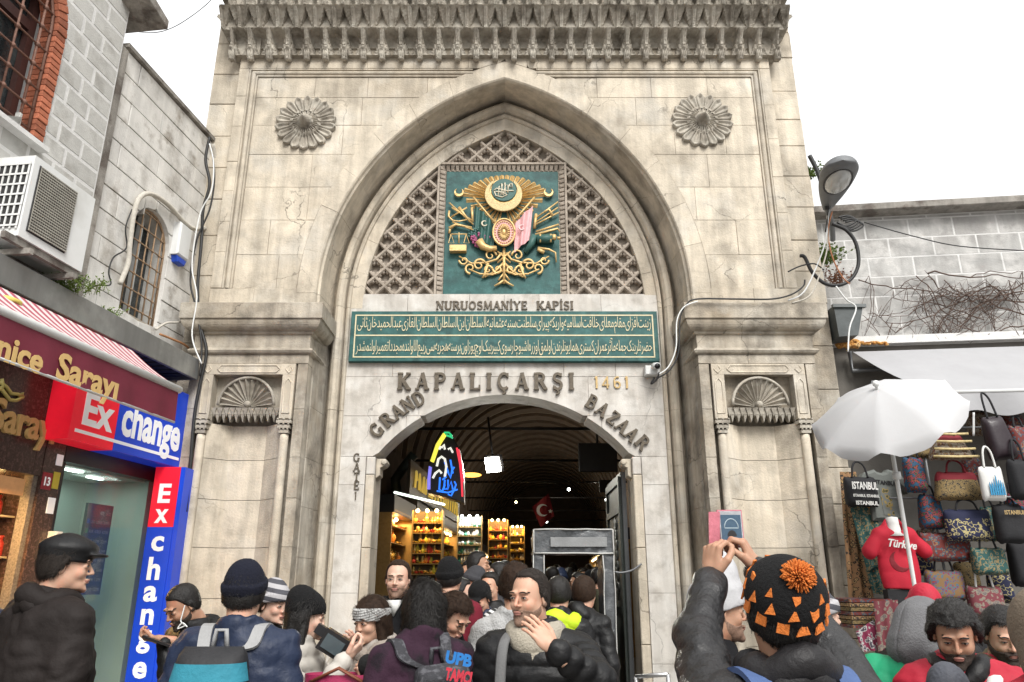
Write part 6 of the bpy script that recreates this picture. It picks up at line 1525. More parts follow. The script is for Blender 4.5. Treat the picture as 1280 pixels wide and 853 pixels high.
# neon sign
nn_ = empty('neon_sign', W(556, 585, 11.3), 'black arched box sign outlined in yellow, red and blue neon strokes', 'neon sign')
YN = 11.3
def N_(x, y, o=0): p = W(x, y, YN-o); return p
pts = [(534, 616), (534, 590), (541, 560), (552, 541), (563, 541), (574, 560), (579, 590), (580, 628)]
MB().prism([(N_(*p).x, N_(*p).z) for p in pts], YN, YN+.35, .01).build('box', BLKM, nn_)
def neon(nm, col, es, strokes, r=.013):
    m = mat('neon_'+nm, col, .5, emit=col, es=es*.3); mb = MB()
    for st in strokes: mb.tube([N_(x, y, .03) for x, y in st], r, 6)
    mb.build('neon_tube', m, nn_)
neon('yellow', (.95, .85, .1), 1.6, [[(539, 577), (546, 556), (555, 542)], [(541, 578), (548, 558), (557, 544)]], .018)
neon('green', (.05, .75, .3), 1.2, [[(555, 541), (561, 541), (565, 545)], [(557, 544), (563, 546), (566, 548)]], .015)
neon('red', (.95, .05, .08), 1.8, [[(571, 560), (575, 580), (577, 600), (578, 621)], [(573, 562), (577, 582), (579, 602)]], .014)
neon('violet', (.3, .28, .95), 1.2, [[(537, 583), (535, 600), (535, 612)], [(539, 584), (537, 600), (537, 612)]], .013)
neon('white', (.95, .95, .85), 1.4, [[(546, 583), (548, 574), (552, 571), (556, 574), (558, 584), (556, 596)], [(541, 598), (544, 592), (549, 588), (552, 592)], [(552, 560), (555, 556), (556, 562)], [(560, 562), (563, 560), (566, 566)], [(549, 562), (551, 558)]], .018)
neon('blue', (.03, .2, .95), 2.2, [[(556, 578), (560, 590), (563, 598), (565, 588), (568, 584)], [(550, 597), (549, 612), (553, 614), (556, 606)], [(556, 600), (555, 612), (559, 611)], [(560, 600), (560, 612), (564, 602), (566, 612)], [(568, 602), (570, 606), (568, 612), (564, 620), (560, 618)], [(546, 614), (560, 616), (572, 612)], [(553, 600), (558, 596)], [(563, 575), (566, 592)]], .013)
ib(MB().tube([(-1.75, 11.3, 2.95), (-1.2, 12.6, 2.9)], .02, 6), 'tube_light', mat('cool_strip', (.9, 1, .95), .5, emit=(.7, .8, .7), es=1.2)); tag(bpy.data.objects['tube_light'], 'thin tube light below the neon sign', 'tube light')
# hanging screen, flag
hs2 = empty('hanging_screen', W(747, 570, 12.5), 'black screen hanging from the vault seen from behind', 'screen')
a = W(724, 590, 12.5); b = W(771, 554, 12.5); MB().prism([(a.x, a.z), (b.x, a.z), (b.x, b.z), (a.x, b.z)], 12.5, 12.6, .01).build('panel', BLKM, hs2)
MB().tube([((a.x+b.x)/2, 12.55, b.z), ((a.x+b.x)/2, 12.55, b.z+1.2)], .02, 6).build('hanger', BLKM, hs2)
a = W(750, 616, 16); b = W(765, 600, 16); hs3 = MB().box(a.x, b.x, 16, 16.1, a.z, b.z).build('hanging_screen', BLKM); tag(hs3, 'smaller dark screen hanging deeper in the hall', 'screen')
FRD = mat('flag_red', (.18, .01, .014), .8, .1, 6, .1)
f_ = [W(x, y, 14) for x, y in ((665, 634), (686, 617), (693, 645), (676, 659), )]
def ff(u, v): p = f_[0]*(1-u)*(1-v)+f_[1]*u*(1-v)+f_[2]*u*v+f_[3]*(1-u)*v; p.y += .04*math.sin(6*u+3*v); return p
mb = MB(); mb.grid(ff, 14, 10); flag_ = mb.build('flag', FRD); tag(flag_, 'red flag with a white crescent and star hanging in the hall', 'flag')
c = ff(.5, .5); rr_ = .11
P = [(c.x-.03+rr_*math.cos(t), c.z+rr_*math.sin(t)) for t in [math.radians(40+280*i/18) for i in range(19)]]+[(c.x+.0+.085*math.cos(t), c.z+.085*math.sin(t)) for t in [math.radians(310-260*i/16) for i in range(17)]]
MB().prism(P, c.y-.075, c.y-.07).build('crescent', WHTCL, flag_)
P = [(c.x+.11+(.045 if i % 2 == 0 else .018)*math.cos(PI*i/5+.3), c.z-.02+(.045 if i % 2 == 0 else .018)*math.sin(PI*i/5+.3)) for i in range(10)]; MB().prism(P, c.y-.075, c.y-.07).build('star', WHTCL, flag_)
# ---- door leaves
LEAFM = mat('dark_green_door_paint', (.045, .055, .048), .5, .2, 10, .2, 50, col2=[(.025, .028, .026)], c2scale=5)
for s in (-1, 1):
    dl = empty('door_leaf', (XC+s*1.52, 9.9, 0), ('left' if s < 0 else 'right')+' dark green door leaf folded back inside the arch', 'door')
    x0 = XC+s*(1.53 if s > 0 else 2.32); mb = MB(); mb.box(min(x0, x0-s*.06), max(x0, x0-s*.06), 9.52, 10.85, 0, 3.0); mb.build('panel', LEAFM, dl)
    mb = MB(); xs_ = x0-s*.065
    for z0, z1 in ((.1, .16), (1.30, 1.38), (2.5, 2.58), (2.86, 2.95)): mb.box(min(xs_, xs_-s*.03), max(xs_, xs_-s*.03), 9.56, 10.82, z0, z1)
    for y0 in (9.53, 10.78): mb.box(min(xs_, xs_-s*.028), max(xs_, xs_-s*.028), y0, y0+.07, .1, 2.95)
    mb.build('rails', LEAFM, dl)
    mb = MB(); 
    for q in range(7):
        z = 1.55+q*.13; 
        for sg in (-1, 1): mb.tube([(xs_-s*.0, 10.1+sg*(.03+.10*(1-(k/6-.5)**2*4))*(1-.3*(q % 2)), z+.02*k) for k in range(7)], .016, 5)
    mb.tube([(xs_, 10.1, 1.45), (xs_, 10.1, 2.48)], .016, 5); mb.build('carved_vine', mat('vine_relief', (.10, .11, .10), .5), dl)
    mb = MB(); mb.box(min(x0, x0-s*.05), max(x0, x0-s*.05), 9.50, 9.53, 0, 3.0); mb.build('edge_strip', LG, dl)
cable('cable', [W(x, y, 9.0) for x, y in ((762, 713), (775, 716), (790, 713), (802, 705))], .012, LG, 'grey cable running from the metal detector to the door pier')
# ---- walk-through metal detector wrapped in grey sheeting
WRAP = mat('grey_plastic_wrap', (.075, .08, .085), .28, .15, 8, .6, 14, spec=.7); WRE = mat('pale_wrap_edge', (.42, .42, .40), .4, .1, 10, .1)
md = empty('metal_detector', W(717, 700, 8.7), 'walk-through metal detector wrapped in dark grey plastic in the doorway', 'metal detector')
YD = 8.5; a = W(667, 662, YD); b = W(767, 692, YD)
def crinkle(x0, x1, y0, y1, z0, z1, nm, n=14, amp=.018):
    mb = MB(); r = random.Random(hash(nm) % 99 if 0 else len(nm))
    nz_ = max(4, int((z1-z0)/.06)); nx_ = max(4, int((x1-x0)/.05))
    def face(fn): mb.grid(fn, nx_, nz_)
    jit = {}
    def J(i, j, k): 
        key = (round(i, 3), round(j, 3), k)
        if key not in jit: jit[key] = r.uniform(-amp, amp)
        return jit[key]
    mb.grid(lambda u, v: (x0+(x1-x0)*u, y0+J(u, v, 0), z0+(z1-z0)*v), nx_, nz_)
    mb.grid(lambda u, v: (x1+J(u, v, 1)*.8, y0+(y1-y0)*u, z0+(z1-z0)*v), 6, nz_)
    mb.grid(lambda u, v: (x0+J(u, v, 2)*.8, y1+(y0-y1)*u, z0+(z1-z0)*v), 6, nz_)
    mb.grid(lambda u, v: (x0+(x1-x0)*u, y0+(y1-y0)*v, z0), nx_, 6)
    mb.grid(lambda u, v: (x0+(x1-x0)*u, y1+(y0-y1)*v, z1), nx_, 6); return mb.build(nm, WRAP, md)
crinkle(a.x, b.x, YD, YD+.6, b.z, a.z, 'header')
crinkle(b.x-.115, b.x+.0, YD+.02, YD+.62, 0, b.z-.01, 'side_panel'); crinkle(a.x, a.x+.115, YD+.02, YD+.62, 0, b.z-.01, 'side_panel')
mb = MB()
for P in ([(a.x, a.z), (b.x, a.z)], [(a.x, b.z), (b.x, b.z)], [(a.x, a.z), (a.x, b.z)], [(b.x, a.z), (b.x, b.z)]): mb.tube([(P[0][0]+(P[1][0]-P[0][0])*i/6, YD-.012+random.uniform(-.006, .006), P[0][1]+(P[1][1]-P[0][1])*i/6+random.uniform(-.004, .004)) for i in range(7)], .009, 5)
for x in (a.x, a.x+.115, b.x-.115, b.x): mb.tube([(x+random.uniform(-.006, .006), YD+.005, b.z*i/10) for i in range(11)], .007, 5)
mb.build('pale_edges', WRE, md)
p = W(688, 684, YD); q = W(758, 672, YD); MB().prism([(p.x, p.z), (q.x, p.z), (q.x, q.z), (p.x, q.z)], YD-.035, YD-.02, .003).build('label_window', mat('greyed_window', (.22, .225, .225), .4), md)
put_text('notice', 'LÜTFEN METAL EŞYALARINIZI', (p.x+.03, YD-.037, p.z+.075), (1, 0, 0), (0, 0, 1), .022, mat('faint_print', (.15, .15, .15), .5), md, width=q.x-p.x-.08, bold=.01, depth=.001) if False else None
# crowd barrier bits
mb = MB(); P = [W(795, 846, 7.6), W(835, 843, 7.4)]; mb.tube([P[0], P[1]], .02, 8); mb.tube([P[0], P[0]+Vector((0, 0, -1))], .02, 8); mb.tube([P[1], P[1]+Vector((0, 0, -1))], .02, 8); o = mb.build('crowd_barrier', mat('bright_steel', (.5, .5, .5), .3, metal=.8)); tag(o, 'steel crowd barrier behind the man photographing the gate', 'barrier')
mb = MB(); p = W(600, 805, 7.3); mb.box(p.x-.16, p.x+.12, 7.3, 7.5, p.z-.5, p.z+.08); o = mb.build('white_counter', PLASTW); tag(o, 'low white counter end between the shoppers in the doorway', 'counter')
# ================================================================ PEOPLE: bodies grown from distance fields
def ell(P, c, r):
    q = P-np.array(c, dtype=np.float32); r = np.array(r, dtype=np.float32)
    k0 = np.sqrt(((q/r)**2).sum(-1)); k1 = np.sqrt(((q/(r*r))**2).sum(-1))+1e-9; return k0*(k0-1)/k1
def cap(P, a, b, ra, rb=None):
    a = np.array(a, dtype=np.float32); b = np.array(b, dtype=np.float32); rb = ra if rb is None else rb
    ab = b-a; t = np.clip(((P-a)@ab)/max(1e-9, ab@ab), 0, 1); return np.sqrt(((P-a-t[..., None]*ab)**2).sum(-1))-(ra+(rb-ra)*t)
def smin(a, b, k): h = np.clip(.5+.5*(b-a)/k, 0, 1); return b*(1-h)+a*h-k*h*(1-h)
def smax(a, b, k): return -smin(-a, -b, k)
_nr = np.random.default_rng(3); _ND = _nr.normal(size=(14, 3)).astype(np.float32); _ND /= np.linalg.norm(_ND, axis=1)[:, None]; _NP = _nr.uniform(0, 6.28, 14).astype(np.float32)
def nz(P, f, st=(1, 1, 1), seed=0):
    Q = P*np.array(st, dtype=np.float32)*f; s = 0
    for i in range(6):
        j = (i+seed) % 14; s = s+np.sin(Q@_ND[j]*(1+.23*i)+_NP[j]+1.7*np.sin(Q@_ND[(j+5) % 14]*.7+seed))
    return s/6
def nets(fn, lo, hi, res):
    ax = [np.arange(lo[i]-res*1.5, hi[i]+res*2.5, res, dtype=np.float32) for i in range(3)]
    P = np.stack(np.meshgrid(*ax, indexing='ij'), -1); F = fn(P.reshape(-1, 3)).reshape(P.shape[:3]); S = F < 0
    c = S[:-1, :-1, :-1].astype(np.int8)
    for d in ((1, 0, 0), (0, 1, 0), (0, 0, 1), (1, 1, 0), (1, 0, 1), (0, 1, 1), (1, 1, 1)):
        sl = tuple(slice(1, None) if q else slice(None, -1) for q in d); c = c+S[sl]
    act = (c > 0) & (c < 8); I = np.argwhere(act); idx = -np.ones(act.shape, dtype=np.int64); idx[act] = np.arange(len(I))
    acc = np.zeros((len(I), 3)); cnt = np.zeros(len(I)); co = [(x, y, z) for x in (0, 1) for y in (0, 1) for z in (0, 1)]
    for a in co:
        for k in range(3):
            if a[k]: continue
            b = list(a); b[k] = 1; A = I+np.array(a); B = I+np.array(b)
            fa = F[A[:, 0], A[:, 1], A[:, 2]]; fb = F[B[:, 0], B[:, 1], B[:, 2]]; m = (fa < 0) != (fb < 0); t = fa/(fa-fb+1e-12)
            pt = A.astype(float); pt[:, k] += t; acc[m] += pt[m]; cnt[m] += 1
    V = acc/cnt[:, None]*res+np.array([q[0] for q in ax]); faces = []
    for k in range(3):
        a, b = [(1, 2), (2, 0), (0, 1)][k]; sl1 = [slice(None)]*3; sl0 = [slice(None)]*3; sl0[k] = slice(None, -1); sl1[k] = slice(1, None)
        ch = S[tuple(sl0)] != S[tuple(sl1)]; E = np.argwhere(ch); E = E[(E[:, a] > 0) & (E[:, b] > 0) & (E[:, a] < S.shape[a]-1) & (E[:, b] < S.shape[b]-1)]
        def g(da, db): q = E.copy(); q[:, a] -= da; q[:, b] -= db; return idx[q[:, 0], q[:, 1], q[:, 2]]
        Q = np.stack([g(1, 1), g(0, 1), g(0, 0), g(1, 0)], -1); ins = S[E[:, 0], E[:, 1], E[:, 2]]
        Q[~ins] = Q[~ins][:, ::-1]; faces.append(Q)
    return V, np.concatenate(faces)
# ---- heads. origin between the eyes' height and the ears, face towards -y
def head_sdf(P, sex='m', neck=True):
    f = sex == 'f'; jw = .9 if f else 1
    X = np.abs(P[:, 0]); S_ = np.stack([X, P[:, 1], P[:, 2]], -1)
    d = ell(P, (0, .014, .032), (.073, .092, .080))
    d = smin(d, ell(P, (0, -.022, -.030), (.060*jw, .064, .082)), .03)
    d = smin(d, ell(P, (0, -.050, -.088), (.041*jw, .042, .029)), .025)
    d = smin(d, ell(S_, (.044*jw, -.002, -.062), (.016, .034, .026)), .03)
    d = smin(d, ell(P, (0, -.088, -.107), (.017, .012, .012)), .016)
    d = smin(d, ell(S_, (.036, -.060, -.034), (.020, .022, .020)), .02)
    d = smin(d, ell(S_, (.026, -.084, .020), (.024, .011, .007 if f else .009)), .014)
    d = smax(d, -ell(S_, (.031, -.101, -.001), (.019, .018, .012)), .010)
    d = smin(d, ell(S_, (.0305, -.076, -.003), (.0155, .0135, .011)), .005)
    k = .9 if f else 1.05
    d = smin(d, cap(P, (0, -.082, .014), (0, -.1015*k-.001, -.030), .0055, .0088), .009)
    d = smin(d, ell(S_, (.0100, -.093, -.034), (.0065, .010, .006)), .006)
    d = smin(d, ell(P, (0, -.094, -.0605), (.023, .010, .0050)), .006)
    d = smin(d, ell(P, (0, -.092, -.0700), (.019, .010, .0052)), .006)
    d = smax(d, -ell(P, (0, -.106, -.0650), (.022, .007, .0014)), .002)
    ear = ell(S_, (.0765, .012, -.012), (.0075, .019, .031)); ear = smax(ear, -ell(S_, (.086, .009, -.009), (.007, .010, .017)), .004)
    d = smin(d, ear, .008)
    if neck: d = smin(d, cap(P, (0, .022, -.06), (0, .045, -.19), .050 if f else .058, .056 if f else .066), .03)
    return d
HEADC = {}
def head_mesh(sex, res):
    k = (sex, res)
    if k not in HEADC: HEADC[k] = nets(lambda P: head_sdf(P, sex), (-.09, -.125, -.20), (.09, .115, .12), res)
    return HEADC[k]
def interp(y, xs, ys): return np.interp(y, xs, ys).astype(np.float32)
def hair_sdf(kind, sex):
    def f(P):
        base = head_sdf(P, sex, False); y, z, x = P[:, 1], P[:, 2], np.abs(P[:, 0])
        skull = smin(ell(P, (0, .014, .034), (.075, .094, .082)), ell(P, (0, .03, -.02), (.07, .07, .07)), .03)
        fr = {'short': .074, 'recede': .096, 'buzz': .072, 'curly': .066, 'long': .070, 'wavy': .06, 'crop': .070}.get(kind, .07)
        line = interp(y, [-.1, -.075, -.045, -.02, .0, .03, .1], [fr, fr, fr*.8, .016, -.012, -.055, -.075]); line = line+(np.clip(x-.018, 0, .05)*.8*(y < -.02) if kind == 'recede' else 0)+(np.clip(x-.03, 0, .04)*.35*(y < -.03) if kind in ('short', 'crop', 'curly') else 0); reg = line-z
        th = {'short': .012, 'recede': .006, 'buzz': .004, 'crop': .016, 'curly': .022, 'long': .012, 'wavy': .022}[kind]
        n = nz(P, 110 if kind in ('short', 'crop', 'buzz', 'recede') else 70, (1, 1, .45))*.0022
        if kind == 'curly': n = nz(P, 95)*.007+nz(P, 50, seed=4)*.005
        if kind == 'wavy': n = nz(P, 75, (1, 1, .35))*.006-np.abs(nz(P, 26, (1, 1, .6), seed=2))*.020+.006
        d = np.minimum(base, skull)-th+n; d = smax(d, reg, .004 if kind in ('wavy', 'long', 'curly') else .014)
        if kind in ('long', 'wavy'):
            S_ = np.stack([x, y, z], -1); L = -.20 if kind == 'long' else -.13; w = .030 if kind == 'long' else .045
            fall = smin(cap(S_, (.055, .005, .03), (.085, .0, L), w, w*.8), ell(P, (0, .06, -.06), (.085, .055, .15 if kind == 'long' else .12)), .03)+n
            face = np.maximum(np.maximum(-(.030+y), -.2), x*0-1); fall = np.maximum(fall, -(y+.035) if True else fall)
            d = smin(d, fall, .02)
        return d
    return f
def shell(fn_region, off, sex='m', noise=None):
    def f(P):
        base = np.minimum(head_sdf(P, sex, False), ell(P, (0, .014, .034), (.075, .094, .082)))-off
        if noise is not None: base = base+noise(P)
        return smax(base, fn_region(P), .004)
    return f
def hat_sdf(kind):
    def f(P):
        x, y, z = P[:, 0], P[:, 1], P[:, 2]; sk = ell(P, (0, .014, .036), (.080, .098, .088))
        if kind == 'beanie':
            d = sk-.010; d = smin(d, ell(P, (0, .03, .085), (.062, .07, .062)), .03); low = interp(y, [-.1, .1], [.034, -.022])-z
            cuff = smax(sk-.020, np.abs(z-interp(y, [-.1, .1], [.056, .002]))-.026, .012); return smin(smax(d, low, .006), cuff, .008)+nz(P, 60, (1, 1, .3))*.0012+.0016*np.cos(np.arctan2(x, y-.02)*46)+nz(P, 14)*.004
        if kind == 'slouch':
            d = smin(sk-.012, ell(P, (0, .055, .10), (.062, .065, .06)), .04); low = interp(y, [-.1, .1], [.030, -.030])-z; return smax(d, low, .006)+nz(P, 22)*.005+.0012*np.cos(np.arctan2(x, y-.02)*50)
        if kind == 'tall':
            d = smin(sk-.016, ell(P, (0, -.02, .125), (.06, .07, .11)), .05); low = interp(y, [-.1, .1], [.030, -.030])-z; return smax(d, low, .006)+nz(P, 40)*.006
        if kind == 'flatcap':
            d = ell(P, (0, .008, .072), (.098, .122, .048)); d = smin(d, smax(sk-.012, .012-z, .006), .02)
            d = smin(d, ell(P, (0, -.112, .048), (.068, .045, .010)), .018); return d+nz(P, 30)*.002
        if kind == 'cap':
            d = smax(sk-.010, .026-z+y*.15, .006); return smin(d, ell(P, (0, -.118, .030), (.066, .055, .007)), .012)
        if kind == 'band':
            return smax(sk-.016+.0035*np.cos((z-y*.15)*2*PI/.013), np.abs(z-interp(y, [-.1, .1], [.048, .005]))-.034, .006)
        if kind == 'hood':
            d = ell(P, (0, .025, .01), (.118, .135, .145)); d = smin(d, ell(P, (0, .075, -.10), (.12, .09, .11)), .05); hole = ell(P, (0, -.12, -.01), (.075, .10, .105))
            return smax(smax(d, -hole, .02), -(d+.016), .004)-np.abs(nz(P, 16, (1, 1, .6)))*.022+nz(P, 40)*.003+.004*np.exp(-(x/.006)**2)
        if kind == 'bobble':
            fl = .004*nz(P, 30); d = sk-.014; d = smin(d, ell(P, (0, .020, .050), (.088, .100, .080)), .03); low = interp(y, [-.1, .1], [.040, -.062])-z
            return smax(d, low, .008)+fl
    return f
GEOC = {}
def cached(key, fn, lo, hi, res):
    if key not in GEOC: GEOC[key] = nets(fn, lo, hi, res)
    return GEOC[key]
# ---- hands: wrist at origin, fingers along -z, palm towards -y, thumb on +x
def hand_sdf(pose):
    curl = {'relax': (25, 30, 20), 'grip': (55, 60, 35), 'flat': (10, 18, 12), 'hold': (38, 50, 30), 'fist': (80, 85, 50)}[pose]
    seg = []
    for i, (x, L, r) in enumerate(((.030, .068, .0088), (.0105, .077, .0092), (-.0095, .072, .0088), (-.0285, .056, .0078))):
        p = np.array((x, 0, -.086-(.004 if i in (1, 2) else 0))); a = 0; sp = math.radians((x)*130)
        seg.append((np.array((x*.75, .002, -.03)), p, .012, r*1.15))
        for k, fr in enumerate((.46, .30, .24)):
            a += math.radians(curl[k]*(1+.12*i-.1)); q = p+L*fr*np.array((math.sin(sp)*math.cos(a), -math.sin(a), -math.cos(a)*math.cos(sp))); seg.append((p, q, r*(1-.08*k), r*(1-.08*(k+1)))); p = q
    t0 = np.array((.028, -.004, -.022)); t1 = t0+np.array((.022, -.012, -.030)); k = .5 if pose in ('grip', 'hold', 'fist') else .15
    t2 = t1+.032*np.array((.45-k, -.25-k*.6, -.75)); t3 = t2+.026*np.array((.2-k*1.2, -.25-k*.5, -.85)); seg += [(t0, t1, .016, .012), (t1, t2, .0112, .0102), (t2, t3, .010, .008)]
    def f(P):
        d = ell(P, (0, 0, -.048), (.040, .0155, .050)); d = smin(d, cap(P, (0, 0, .06), (0, 0, -.02), .025, .024)*1.0, .02)
        for a, b, ra, rb in seg: d = smin(d, cap(P, a, b, ra, rb), .004)
        return d
    return f
def hand_geo(pose, res=.0038): return cached(('hand', pose, res), hand_sdf(pose), (-.06, -.11, -.19), (.085, .03, .07), res)
# ---- garments
def coat_sdf(J, o):
    b = o.get('bulk', 1.0); puff = o.get('puff', 0); L = o.get('hem', .78)
    def f(P):
        R = J['Rl']; Q = P.copy(); m = J['lean']          # undo the lean for the trunk
        c, s = math.cos(m), math.sin(m); y = Q[:, 1]; z = Q[:, 2]-.95; Qt = np.stack([Q[:, 0], y*c+z*s, -y*s+z*c+.95], -1); Qt = np.where((z > 0)[:, None] | True, Qt, Q)
        d = ell(Qt, (0, .030, 1.24), (.205*b, .135*b, .25)); d = smin(d, ell(Qt, (0, .012, 1.00), (.190*b, .145*b, .27)), .08)
        d = smin(d, cap(Qt, (-.135, .035, 1.395), (.135, .035, 1.395), .082*b), .07); d = smin(d, cap(Qt, (-.07, .04, 1.45), (.07, .04, 1.45), .06), .05)
        if o.get('collar', 1):
            ring = np.sqrt((np.sqrt((Qt[:, 0]/1.0)**2+((Qt[:, 1]-.035)/.95)**2)-.082)**2+((Qt[:, 2]-1.495-.1*(Qt[:, 1]-.035))*.55)**2)-.020; d = smin(d, ring, .02)
        if o.get('hoodback'): d = smin(d, ell(Qt, (0, .135, 1.45), (.12, .065, .085)), .03)
        if puff: d = d+.016*np.abs(np.sin(PI*(Qt[:, 2]+.012*nz(P, 9))/.075))**.6*-1+.008
        else: d = d+.007*np.exp(-((np.abs(Qt[:, 0])-.178*b)/.010)**2)*(Qt[:, 2] > 1.2)+.005*np.exp(-((Qt[:, 2]-1.33)/.009)**2)*(Qt[:, 1] > .03)
        d = smax(d, L-Qt[:, 2], .02)
        for sd in 'LR':
            S, E, H = J['S'+sd], J['E'+sd], J['W'+sd]; Hc = E+(H-E)*.90
            up = cap(P, S, E, .072*b, .058*b); fo = cap(P, E, Hc, .058*b, .044*b)
            if puff:
                for (A, B, nm) in ((S, E, 0), (E, H, 1)):
                    A_ = np.array(A, dtype=np.float32); B_ = np.array(B, dtype=np.float32); ab = (B_-A_)/np.linalg.norm(B_-A_); t = (P-A_)@ab; w = .013*np.abs(np.sin(PI*(t+.006*nz(P, 14))/.065))**.6-.007
                    if nm == 0: up = up-w
                    else: fo = fo-w
            d = smin(d, smin(up, fo, .02), .035)
            cut = cap(P, Hc, Hc+(H-Hc)*.1, .05*b*.85)
            d = smin(d, cut, .012)
        w = nz(P, 16, (1, 1, 1.7), o.get('seed', 0))*.005+nz(P, 34, (1, 1, 2.2), o.get('seed', 0)+3)*.0035
        k_ = o.get('wrinkle', 1); sd_ = o.get('seed', 0)
        w = w-np.abs(nz(P, 9, (1, 1, .8), sd_+5))**.8*.026*k_-np.abs(nz(P, 19, (1, 1.2, 1.3), sd_+2))**.8*.017*k_-np.abs(nz(P, 38, (1, 1, 1.4), sd_+7))*.006*k_+.016*k_
        for sd in 'LR':      # folds crossing the sleeve round the elbow
            S, E, H = J['S'+sd], J['E'+sd], J['W'+sd]; ax_ = np.array(H-E, dtype=np.float32); ax_ /= np.linalg.norm(ax_)+1e-9; t = (P-np.array(E, dtype=np.float32))@ax_; r_ = np.linalg.norm(P-np.array(E, dtype=np.float32), axis=1)
            w = w-np.abs(np.sin(t*75+2.2*nz(P, 12, seed=sd_)))**1.3*.0055*min(k_, 1)*np.exp(-(r_/.17)**2)
        return d+w*(.5 if puff else 1)
    return f
def smooth_obj(name, V, F, m, parent, local=True):
    return obj(name, V, F, m, parent, smooth=True)
def skinmat(name, c): 
    m = mat(name, c, .5, .06, 18, .06, 220, spec=.35, col2=[(min(1, c[0]*1.12), c[1]*.86, c[2]*.82)], c2scale=16, c2lo=.5, c2hi=.7); m.node_tree.nodes['Principled BSDF'].inputs['Subsurface Weight'].default_value = .08; return m
SK1 = skinmat('skin_light', (.50, .30, .21)); SK2 = skinmat('skin_olive', (.38, .215, .14)); SK3 = skinmat('skin_pale', (.54, .35, .265))
HBLK = mat('black_hair', (.009, .0075, .0065), .42, .4, 60, .4, 160, spec=.35); HBRN = mat('brown_hair', (.026, .014, .008), .6, .4, 60, .4, 160, spec=.18); HGRY = mat('dark_greying_hair', (.022, .017, .014), .6, .4, 80, .4, 160, spec=.18)
STUB = mat('stubble', (.19, .115, .08), .7, .4, 260, .2, 300); BEARD = mat('black_beard', (.035, .024, .018), .7, .3, 120, .4, 250)
LIPM = mat('lips', (.33, .15, .12), .45, .1, 60, 0); EYEW = mat('eye_white', (.32, .29, .27), .2, .05, 30, 0); IRIS = mat('dark_iris', (.02, .012, .008), .1, .1, 30, 0)
def ik(S, Wp, pole, L1=.29, L2=.26):
    S = np.array(S, float); Wp = np.array(Wp, float); v = Wp-S; d = np.linalg.norm(v)
    if d > (L1+L2)*.985: Wp = S+v/d*(L1+L2)*.985; d = (L1+L2)*.985; v = Wp-S
    u = v/d; a = (L1*L1-L2*L2+d*d)/(2*d); h = math.sqrt(max(0, L1*L1-a*a)); p = np.array(pole, float); p = p-u*(p@u); n = np.linalg.norm(p)
    if n < 1e-6: p = np.array((0, 1, 0.)); n = 1
    return S+u*a+p/n*h, Wp
def rotm(yaw, pitch, roll=0): return np.array((Matrix.Rotation(math.radians(yaw), 3, 'Z') @ Matrix.Rotation(math.radians(pitch), 3, 'X') @ Matrix.Rotation(math.radians(roll), 3, 'Y')))
PEOPLE = {}
